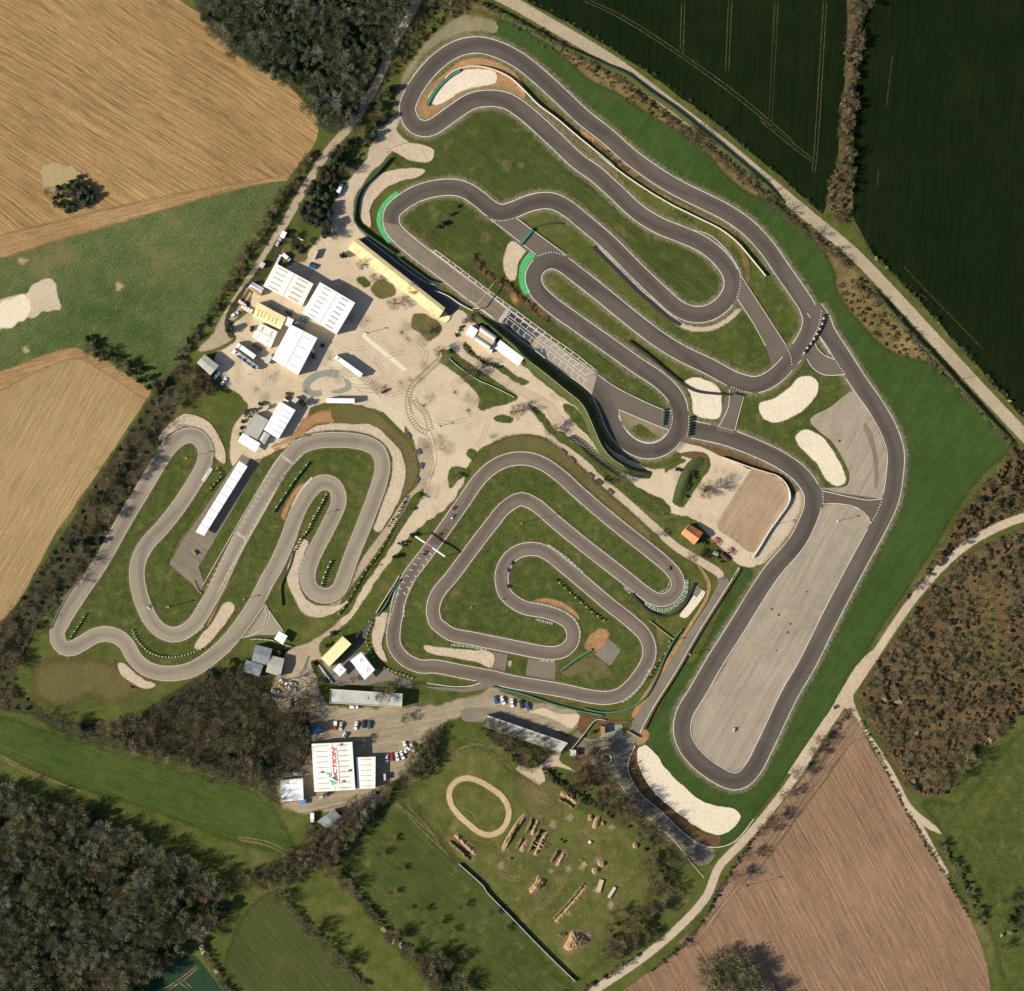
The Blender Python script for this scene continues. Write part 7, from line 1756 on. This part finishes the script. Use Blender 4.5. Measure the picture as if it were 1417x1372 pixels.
def car_proto(kind):
    o = thing('parked_car' if kind != 'van' else 'van', '', 'car' if kind != 'van' else 'van')
    if kind == 'van':
        MB().rings([ring(-2.5, .92, .3, 1.9), ring(-2.4, .98, .28, 2.15), ring(1.0, .98, .28, 2.15), ring(1.6, .95, .28, 1.35), ring(2.4, .9, .3, 1.05), ring(2.55, .8, .35, .8)]).build('body', MT['car_white'], o)
        MB().add([(1.03, -.82, 2.08), (1.03, .82, 2.08), (1.6, .86, 1.42), (1.6, -.86, 1.42)], [(0, 3, 2, 1)]).add([(1.02, -.8, 2.05), (1.02, .8, 2.05), (1.58, .84, 1.38), (1.58, -.84, 1.38)], [(0, 1, 2, 3)]).build('windscreen', MT['glass'], o)
        L = 2.5
    else:
        L = 2.1 if kind == 'hatch' else 2.25
        MB().rings([ring(-L, .72, .35, .72), ring(-L + .12, .82, .25, .88), ring(-L * .45, .86, .22, .92), ring(L * .45, .86, .22, .90), ring(L - .2, .80, .25, .78), ring(L, .68, .32, .64)]).build('body', MT['car_white'], o)
        rear = -L + (.12 if kind == 'hatch' else .6)
        gl = MB().rings([[(rear, -.76, .86), (L * .42, -.78, .86), (L * .42, .78, .86), (rear, .76, .86)], [(rear + .32, -.58, 1.36), (L * .12, -.60, 1.36), (L * .12, .60, 1.36), (rear + .32, .58, 1.36)]])
        gl.build('windows', MT['glass'], o)
        MB().rings([[(rear + .36, -.56, 1.345), (L * .08, -.58, 1.345), (L * .08, .58, 1.345), (rear + .36, .56, 1.345)], [(rear + .50, -.48, 1.43), (L * .0, -.50, 1.43), (L * .0, .50, 1.43), (rear + .50, .48, 1.43)]]).build('roof', MT['car_white'], o)
        MB().box((rear + .02, 0, .60), (.06, 1.3, .12)).build('rear_bumper', MT['chassis'], o) if False else None
    for sy in (-1, 1): MB().box((L - .1, sy * .55, .66), (.16, .3, .14)).build('headlight', MT['headlight'], o)
    wheels(o, [(sx * L * .62, sy * .78) for sx in (-1, 1) for sy in (-1, 1)])
    return o
CARP = {k: car_proto(k) for k in ('hatch', 'saloon', 'van')}
def vehicle(kind, s, heading, col, label, group=None, z=.2, sc=1.0):
    p = W(P(s)[0])
    return put(CARP[kind], 'car' + kind, (*p, z), R(heading), label, group, scale=sc, mats=dict(body=MT[col], roof=MT[col]))
for a in (
    ('saloon', 'A1 612,825', -32, 'car_white', 'white car at the top left of the cluster below the grey sheds'),
    ('hatch', 'A1 735,842', -15, 'car_silver', 'silver car at the top right of the cluster below the grey sheds'),
    ('saloon', 'A1 600,892', -20, 'car_yellow', 'yellow car parked below the grey sheds'),
    ('saloon', 'A1 725,912', -15, 'car_white', 'white car to the right of the yellow car'),
    ('saloon', 'A1 502,945', -15, 'car_silver', 'grey-silver car left below the yellow car'),
    ('saloon', 'A1 520,1042', -5, 'car_grey', 'dark grey car alone under the trees below the yellow car'),
    ('saloon', 'A1 782,1100', 90, 'car_silver', 'silver car standing upright in the shade beside a dark car'),
    ('hatch', 'A1 730,1100', 90, 'car_dark', 'black car in the shade left of the upright silver car'),
    ('saloon', 'A2 587,1162', 0, 'car_white', 'white car parked along the parapet-roofed building'),
    ('saloon', 'H2 338,200', -100, 'car_silver', 'silver car right of the white and red pickup'),
    ('saloon', 'H2 508,195', -102, 'car_white', 'white car alone at the middle of the upper car park row'),
    ('hatch', 'H2 590,180', -95, 'car_dark', 'black car left of the dark teal car'),
    ('saloon', 'H2 655,185', -95, 'car_teal', 'dark teal car at the right end of the upper car park row'),
    ('saloon', 'H2 850,560', -95, 'car_silver', 'silver-blue car beside the red car'),
    ('saloon', 'H2 905,545', -95, 'car_red', 'dark red car in the lower car park row'),
    ('saloon', 'H2 965,540', -80, 'car_white', 'white car just right of the red car'),
    ('saloon', 'H2 1022,525', -70, 'car_white', 'white car second to the right of the red car'),
    ('saloon', 'H2 1060,418', -65, 'car_white', 'white car nose-in above the lower car park row'),
    ('hatch', 'H2 1085,468', -150, 'car_white', 'small white car touching the row end at the right bank'),
    ('hatch', 'H2 1136,428', -60, 'car_cream', 'cream car, upper one by the right bank'),
    ('hatch', 'H2 1163,487', -45, 'car_cream', 'cream car, lower one by the right bank'),
    ('saloon', 'H2 190,955', 25, 'car_dark', 'dark car parked at the lower wall of the main hall'),
    ('hatch', 'H2 137,985', 20, 'car_silver', 'small silver car behind the dark car below the main hall'),
    ('saloon', 'G1 178,197', -78, 'car_blue', 'bright blue car at the left end of the roadside row'),
    ('saloon', 'G1 246,202', -70, 'car_white', 'white car next to the bright blue car'),
    ('saloon', 'G1 334,226', -85, 'car_white', 'white car in the middle of the roadside row'),
    ('saloon', 'G1 420,240', -75, 'car_dark', 'black car right of the middle white car in the roadside row'),
    ('saloon', 'G1 480,258', -70, 'car_blue', 'dark blue car at the right end of the roadside row'),
    ('saloon', 'N4 320,842', 55, 'car_white', 'upper of two white cars by the grey corner shed'),
    ('saloon', 'N4 420,930', 55, 'car_white', 'lower of two white cars by the grey corner shed'),
    ('saloon', 'N3 600,325', 62, 'car_silver', 'silver car in front of the white box trailer by the dirt road'),
    ('van', 'S3 420,1008', 0, 'car_silver', 'silver van parked above the white shed'),
    ('van', 'S3 515,1285', -90, 'car_white', 'white van upright beside the skewed grey shed'),
    ('van', 'F3 70,142', 68, 'car_white', 'white van alone beside the upper dirt strip'),
    ('van', 'N3 700,515', -40, 'car_white', 'small white van behind the left warehouse'),
    ('hatch', 'A2 630,195', 60, 'car_dark', 'dark car in the shade behind the yellow flat roof'),
    ('hatch', 'N2 50,640', 30, 'car_white', 'small white car by the left yard fence'),
    ('hatch', 'N2 995,710', -30, 'car_blue', 'dark blue car in the alley between the two white halls'),
    ('hatch', 'N2 780,620', -30, 'car_dark', 'dark car in the alley beside the yellow roof')):
    vehicle(*a[:4], a[4])
# pickup with red tray
p = W(P('H2 275,195')[0]); o = thing('pickup_truck', 'white and red pickup at the left end of the upper car park row', 'pickup', (*p, .16), R(-92))
MB().rings([ring(-.2, .85, .3, 1.5), ring(1.0, .85, .3, 1.4), ring(1.5, .82, .3, 1.0), ring(2.4, .78, .32, .85)]).build('cab', MT['car_red'], o)
MB().box((-1.2, 0, .95), (2.0, 1.7, 1.3)).build('box', MT['car_white'], o); wheels(o, [(1.6, .75), (1.6, -.75), (-1.4, .75), (-1.4, -.75)])
MB().add([(1.02, -.7, 1.42), (1.02, .7, 1.42), (1.5, .72, 1.02), (1.5, -.72, 1.02)], [(0, 3, 2, 1)]).build('windscreen', MT['glass'], o)
def semi(s, label, cab='truck_white', body='truck_white', open_top=False, hgt=3.9, cabin=True, gap=.5):
    a, b = PW(s); L = math.hypot(b[0] - a[0], b[1] - a[1]); ang = math.atan2(a[1] - b[1], a[0] - b[0])      # a = nose
    o = thing('semi_truck' if cabin else 'box_trailer', label, 'truck' if cabin else 'trailer', ((a[0] + b[0]) / 2, (a[1] + b[1]) / 2, .16), ang)
    h = L / 2; cl = 2.3 if cabin else 0
    if cabin:
        MB().rings([ring(h - 2.2, 1.2, .6, 3.5), ring(h - .5, 1.2, .5, 3.3), ring(h - .05, 1.15, .5, 2.2), ring(h, 1.1, .55, 1.2)]).build('cab', MT[cab], o)
        MB().add([(h - .46, -1.05, 3.15), (h - .46, 1.05, 3.15), (h + .0, 1.02, 2.25), (h + .0, -1.02, 2.25)], [(0, 3, 2, 1)]).build('windscreen', MT['glass'], o)
    x1 = h - cl - (gap if cabin else 0); x0 = -h; cx = (x0 + x1) / 2; lx = x1 - x0
    if open_top:
        m = MB().box((cx, 0, 1.35), (lx, 2.5, .25))
        for sy in (-1, 1): m.box((cx, sy * 1.2, 2.3), (lx, .12, 1.7)); 
        m.box((x0 + .06, 0, 2.3), (.12, 2.28, 1.7)); m.build('trailer', MT[body], o)
        for k in range(4):
            MB().box((x0 + lx * (k + .6) / 4.4, 0, 1.9), (1.7, 1.5, .8)).build('load', MT['car_grey' if k % 2 else 'car_teal'], o)
    else:
        MB().box((cx, 0, 1.0 + (hgt - 1.0) / 2), (lx, 2.5, hgt - 1.0)).build('trailer', MT[body], o)
        MB().box((cx, 0, hgt + .02), (lx - .3, 2.3, .06)).build('roof_panel', MT['fabric_white' if body == 'truck_white' else body], o)
    MB().box((cx, 0, .85), (lx, 1.0, .25)).build('chassis', MT['chassis'], o)
    wheels(o, [(x0 + d, sy * 1.05) for d in (1.2, 2.5) for sy in (-1, 1)] + ([(h - 1.2, sy * 1.05) for sy in (-1, 1)] if cabin else [(x1 - 1.2, sy * 1.05) for sy in (-1, 1)]), .5, .32)
    return o
semi('N1 930,885 1102,1008', 'white articulated truck parked on the yard with a long dark shadow')
semi('N1 880,1166 1058,1168', 'plain white box trailer above the left kart bend', cabin=False)
semi('N4 608,385 882,580', 'white trailer truck, farther of the pair below the cream house')
semi('N4 545,478 910,745', 'open-topped transporter with white cab, nearer of the pair below the cream house', open_top=True)
semi('N3 685,195 645,275', 'short white box trailer by the left dirt road', cabin=False, hgt=3.0)
semi('N3 415,585 375,645', 'small grey-white trailer deep in the verge of the dirt road', body='car_silver', cabin=False, hgt=2.4)
semi('N4 1110,555 1045,670', 'slim grey trailer at the corner of the plain white hall', body='car_silver', cabin=False, hgt=2.8)
semi('H2 115,220 15,280', 'bright blue box trailer at the tree edge above the main hall', body='car_skyblue', cabin=False, hgt=2.8)
semi('S3 440,1183 472,1186', 'small bright blue skip at the corner of the white shed', body='car_skyblue', cabin=False, hgt=2.0)
def slab(name, label, cat, s, h, mat, z=.16):
    q = PW(s); return MB().prism(q, z, z + h).solo(name, MT[mat], label, cat)
def rack(name, label, cat, s, ang, L, w, m1, m2):
    p = W(P(s)[0]); o = thing(name, label, cat, (*p, .16), R(ang))
    MB().box((0, 0, .55), (L, w, .25)).build('frame', MT[m1], o)
    for k in range(4): MB().box((-L / 2 + L * (k + .5) / 4, random.uniform(-.2, .2), 1.0), (L / 6, w * .6, .7), random.uniform(-.3, .3)).build('load', MT[m2], o)
    wheels(o, [(sx * L * .3, sy * w * .5) for sx in (-1, 1) for sy in (-1, 1)])
    return o
rack('flatbed_trailer', 'brown flatbed trailer with dark load between cream house and trucks', 'trailer', 'N4 910,430', -36, 6.0, 2.2, 'roof_rusty', 'car_dark')
rack('blue_machine', 'blue farm machine behind the left warehouse', 'machine', 'N3 1035,625', -20, 4.0, 2.6, 'car_blue', 'car_blue')
rack('scrap_trailer', 'loaded trailer with white parts at the left warehouse corner', 'trailer', 'N3 605,545', 62, 5.5, 1.8, 'metal_grey', 'metal_white')
rack('red_trailer', 'red and white caravan frame at the left yard fence', 'trailer', 'N2 150,490', -40, 4.5, 2.6, 'paint_red', 'metal_white')
rack('boat_trailer', 'white-decked trailer along the left yard fence', 'trailer', 'N2 215,565', -30, 6.5, 2.8, 'deck_tan', 'fabric_white')
rack('garden_machine', 'white garden machine above the main hall', 'machine', 'H2 383,300', 60, 2.6, 2.0, 'metal_white', 'metal_grey')
rack('flatbed_trailer', 'long pale flatbed trailer behind the yellow roof', 'trailer', 'N2 590,525', -33, 7.5, 1.4, 'skylight', 'wall_grey')
def harrow(label, s, ang, sc):
    p = W(P(s)[0]); o = thing('farm_machine', label, 'farm machine', (*p, .16), R(ang)); o.scale = (sc,) * 3
    m = MB()
    for y in (-1.0, 0, 1.0): m.tube([(-2.2, y, .8), (-.6, y * 1.3, 1.3), (.8, y * .8, .7), (2.2, y * 1.4, 1.0)], .12, 5)
    for x in (-2, -.7, .7, 2): m.tube([(x, -1.4, .9), (x, 1.4, .9)], .1, 5)
    m.build('frame', MT['paint_red'], o)
    t = MB()
    for x in (-1.8, -.6, .6, 1.8):
        for y in (-1.1, 0, 1.1): t.tube([(x, y, .9), (x + .2, y, .05)], .07, 4)
    t.build('tines', MT['wood_dark'], o)
    MB().box((0, .2, 1.2), (1.0, .7, .6)).build('hopper', MT['metal_grey'], o)
    wheels(o, [(-.4, 1.6), (-.4, -1.6)], .5, .3)
harrow('red cultivator, left one of two beside the orange roof', 'E1 485,1025', -35, 1.0)
harrow('red cultivator, right one of two beside the orange roof', 'E1 620,1120', -40, .95)
rack('scrap_heap', 'dark loaded trailer below the two red cultivators', 'trailer', 'E1 570,1170', -40, 5.5, 2.0, 'wood_dark', 'chassis')
rack('scrap_heap', 'grey pallet of parts in the weedy plot by the orange roof', 'pallet', 'E1 485,1135', -20, 3.0, 2.2, 'wall_grey', 'metal_grey')
rack('gravel_plant', 'rusty conveyor base beside the fan of tree shade on the paved lot', 'machine', 'E1 385,530', 60, 3.0, 1.8, 'roof_rusty', 'wood_dark')
rack('sign_trailer', 'small yellow and white frame at the lower end of the long gravel field', 'frame', 'F6 535,275', 60, 2.2, 1.4, 'wood_pale', 'tyre_white')
rack('motorcycles', 'cluster of dark motorbikes on the yard below the truck', 'motorbikes', 'N1 1245,1105', 25, 4.0, 1.2, 'chassis', 'chassis')
rack('cabin_base', 'pale machine base on the left kart pit apron', 'machine', 'W1 862,842', -50, 2.6, 1.6, 'deck_tan', 'wood_dark')
slab('white_bench', 'white slab bench among bushes behind the left warehouse', 'bench', 'N3 852,262 915,298 905,308 845,275', .6, 'fabric_white')
slab('concrete_post_wall', 'grey concrete block leaning by the blue machine', 'block', 'N3 1080,425 1105,440 1060,545 1030,530', 2.4, 'kerb_stone')
slab('water_trough', 'dark green slot drain on the service road', 'drain', 'A1 945,468 962,474 910,625 888,620', .12, 'tyre_green')
slab('white_tarpaulin', 'cream tarpaulin at the lower end of the cream stand', 'tarpaulin', 'T1 60,235 130,200 178,215 165,250 130,282 70,255', .5, 'roof_yellow')
for i, (s, lb) in enumerate((('A1 590,100', ''),)): pass

# ---------------------------------------------------------------- karts and drivers
kt = thing('racing_kart', '', 'kart')
MB().box((0, 0, .10), (1.5, .62, .08)).build('floor', MT['chassis'], kt)
MB().rings([ring(.55, .34, .08, .34, .05), ring(.85, .40, .08, .28, .05), ring(1.0, .30, .1, .2, .03)]).build('nose_cone', MT['car_red'], kt)
for sy in (-1, 1): MB().box((-.05, sy * .50, .20), (.75, .26, .22)).build('side_pod', MT['car_white'], kt)
MB().box((-.42, 0, .30), (.5, .42, .08)).box((-.64, 0, .48), (.1, .42, .42), 0, .2).build('seat', MT['seat_black'], kt)
MB().box((-.45, .42, .30), (.38, .24, .3)).build('engine', MT['metal_grey'], kt)
MB().torus((.28, 0, .52), .14, .02, 10, 4).build('steering_wheel', MT['seat_black'], kt)
wheels(kt, [(.62, .58), (.62, -.58), (-.62, .60), (-.62, -.60)], .15, .2)
def person_mesh():
    """seated driver as one skinned body, knees forward, arms to the wheel"""
    V = [(-.42, 0, .38), (-.46, 0, .60), (-.48, 0, .82), (-.44, 0, .93), (-.42, 0, 1.02)]
    rad = [.15, .15, .155, .06, .06]
    E_ = [(0, 1), (1, 2), (2, 3), (3, 4)]
    def add(p, r, par): V.append(p); rad.append(r); E_.append((par, len(V) - 1)); return len(V) - 1
    for s in (-1, 1):
        a = add((-.46, s * .20, .82), .07, 2); b = add((-.20, s * .30, .62), .05, a); c = add((.16, s * .17, .56), .04, b); h = add((.26, s * .13, .55), .045, c)
        k = add((-.36, s * .11, .36), .095, 0); n = add((.10, s * .20, .46), .075, k); f = add((.50, s * .17, .20), .05, n); add((.64, s * .17, .20), .042, f)
    me = bpy.data.meshes.new('body'); me.from_pydata(V, E_, [])
    o = bpy.data.objects.new('body', me); COL.objects.link(o)
    m = o.modifiers.new('s', 'SKIN'); sk = me.skin_vertices[0] if me.skin_vertices else None
    if sk is None:
        bpy.context.view_layer.objects.active = o
    for v, r in zip(me.skin_vertices[0].data, rad): v.radius = (r, r)
    me.skin_vertices[0].data[0].use_root = True
    o.modifiers.new('d', 'SUBSURF').levels = 1
    bpy.context.view_layer.update()
    out = bpy.data.meshes.new_from_object(o.evaluated_get(bpy.context.evaluated_depsgraph_get()))
    COL.objects.unlink(o); bpy.data.objects.remove(o)
    return out
pr = thing('person', '', 'person')
try:
    pm = person_mesh()
except Exception as ex:
    print('skin failed', ex)
    pm = bpy.data.meshes.new('body')
pm.materials.clear(); pm.materials.append(MT['car_dark'])
link(bpy.data.objects.new('body', pm), pr)
m = MB(); R_ = []
for k in range(7):
    t = math.pi * (k + .05) / 6.1; R_.append([(-.40 + .145 * math.sin(t) * math.cos(a * .628), .13 * math.sin(t) * math.sin(a * .628), 1.10 - .15 * math.cos(t)) for a in range(10)])
m.rings(R_).build('helmet', MT['car_white'], pr, smooth=True)
MB().box((-.27, 0, 1.11), (.05, .18, .09)).build('visor', MT['glass'], pr)
for i, (s, ang, cs, ch, suit, lb) in enumerate((
    ('C1 495,565', 235, 'car_red', 'car_red', 'car_dark', 'upper of two karts on the straight before the start gantry'),
    ('C1 487,618', 240, 'car_white', 'car_dark', 'car_grey', 'lower of two karts on the straight before the start gantry'),
    ('C1 402,735', 235, 'car_dark', 'car_red', 'car_dark', 'kart in the shadow of the start gantry'),
    ('C1 312,848', 235, 'car_dark', 'car_dark', 'car_dark', 'kart just past the start gantry on the grid'),
    ('C1 862,912', 45, 'car_dark', 'car_grey', 'car_dark', 'uppermost of three karts in the inner bend'),
    ('C1 835,957', 70, 'car_blue', 'car_blue', 'car_blue', 'blue kart, middle of three in the inner bend'),
    ('C1 838,1060', 110, 'car_red', 'car_dark', 'car_dark', 'lowest of three karts in the inner bend'),
    ('C2 965,418', -42, 'car_dark', 'car_dark', 'car_grey', 'kart approaching the right centre hairpin'),
    ('W1 612,1138', -70, 'car_white', 'car_white', 'car_grey', 'lone white kart in the lower left kart bend'))):
    p = W(P(s)[0])
    put(kt, 'kart', (*p, Zt + .01), R(ang), lb, None, 1.25, dict(nose_cone=MT[cs], side_pod=MT[ch]))
    put(pr, 'driver', (*p, Zt + .01), R(ang), 'helmeted driver seated in the ' + lb.replace('uppermost', 'uppermost').replace('kart', 'kart'), None, 1.25, dict(body=MT[suit], helmet=MT['car_white' if i % 2 else ch]))
# cones on the centre track corner
cn = thing('traffic_cone', '', 'cone')
MB().cyl((0, 0, .03), .16, .55, 10, .04).build('cone', MT['lamp_orange'], cn); MB().box((0, 0, .02), (.42, .42, .04)).build('base', MT['chassis'], cn)
for s in ('A2 1075,140', 'A2 1090,240', 'A2 1112,355', 'A2 1195,465'):
    put(cn, 'cone', (*W(P(s)[0]), Zt), 0, 'small orange cone on the left corner of the centre kart track', 'cones on the centre kart corner', 1.2)
# ---------------------------------------------------------------- past 300 of a kind: the smallest become one mass
import numpy as np
def merge_small(name, keep, out_name):
    L = [o for o in COL.objects if o.type == 'EMPTY' and o.name.split('.')[0] == name]
    if len(L) <= keep: return
    L.sort(key=lambda o: -o.scale[0] * (.4 if abs(o.location.x) > 272 or abs(o.location.y) > 264 else 1))
    vs, polys, mats, slots = [], [], [], {}
    base = 0; starts = []; totals = []; mi = []
    for o in L[keep:]:
        ca, sa = math.cos(o.rotation_euler[2]), math.sin(o.rotation_euler[2])
        for ch in list(o.children):
            me = ch.data; n = len(me.vertices)
            a = np.empty(n * 3, dtype=np.float32); me.vertices.foreach_get('co', a); a = a.reshape(-1, 3) * np.array(o.scale, dtype=np.float32)
            b = np.empty_like(a); b[:, 0] = a[:, 0] * ca - a[:, 1] * sa + o.location.x; b[:, 1] = a[:, 0] * sa + a[:, 1] * ca + o.location.y; b[:, 2] = a[:, 2] + o.location.z
            vs.append(b)
            li = np.empty(len(me.loops), dtype=np.int32); me.loops.foreach_get('vertex_index', li); polys.append(li + base)
            lt = np.empty(len(me.polygons), dtype=np.int32); me.polygons.foreach_get('loop_total', lt); totals.append(lt)
            mt = me.materials[0]; k = slots.setdefault(mt.name, len(slots)); mi.append(np.full(len(lt), k, dtype=np.int32))
            base += n
            bpy.data.objects.remove(ch)
        bpy.data.objects.remove(o)
    v = np.concatenate(vs); li = np.concatenate(polys); lt = np.concatenate(totals); mi = np.concatenate(mi)
    me = bpy.data.meshes.new(out_name)
    me.vertices.add(len(v)); me.vertices.foreach_set('co', v.ravel())
    me.loops.add(len(li)); me.loops.foreach_set('vertex_index', li)
    me.polygons.add(len(lt)); me.polygons.foreach_set('loop_start', np.concatenate([[0], np.cumsum(lt)[:-1]]).astype(np.int32))
    me.polygons.foreach_set('material_index', mi)
    for nm in slots: me.materials.append(bpy.data.materials[nm])
    me.update(calc_edges=True); me.validate()
    o = link(bpy.data.objects.new(out_name, me)); o['kind'] = 'stuff'
for nm in ('bare_tree', 'twiggy_shrub', 'olive_shrub', 'rust_shrub', 'dark_shrub', 'dry_shrub', 'evergreen_tree'):
    merge_small(nm, 295, nm.replace('_', '_') + '_mass')
for o in COL.objects:
    if '_world' in o: del o['_world']
# ---------------------------------------------------------------- light, sky, camera
AZ, EL = R(14.0), R(30.0)                       # shadows run 14 degrees above +x
d = Vector((math.cos(AZ) * math.cos(EL), math.sin(AZ) * math.cos(EL), -math.sin(EL)))
sun = bpy.data.lights.new('sun', 'SUN'); sun.energy = 4.7; sun.angle = R(.5); sun.color = (1.0, .89, .70)
so = link(bpy.data.objects.new('sun', sun)); so.rotation_euler = d.to_track_quat('-Z', 'Y').to_euler(); so.location = (-300, -100, 400)
world = bpy.data.worlds.new('World'); scene.world = world; world.use_nodes = True
wn = world.node_tree; wn.nodes.clear()
sky = wn.nodes.new('ShaderNodeTexSky'); sky.sky_type = 'NISHITA'; sky.sun_disc = False
sky.sun_elevation = EL; sky.sun_rotation = math.atan2(-d.x, -d.y)
bg = wn.nodes.new('ShaderNodeBackground'); bg.inputs[1].default_value = .066
wo = wn.nodes.new('ShaderNodeOutputWorld')
wn.links.new(sky.outputs[0], bg.inputs[0]); wn.links.new(bg.outputs[0], wo.inputs[0])
cam = bpy.data.cameras.new('camera'); co = link(bpy.data.objects.new('camera', cam))
HC = 1500.0
co.location = (0, 0, HC); cam.sensor_fit = 'HORIZONTAL'; cam.sensor_width = 36
cam.lens = 36 * HC / (1417 * S); cam.clip_start = 10; cam.clip_end = 20000
scene.camera = co
vs = scene.view_settings
vs.view_transform = 'Standard'; vs.look = 'None'; vs.exposure = .74; vs.gamma = 1; vs.use_curve_mapping = False
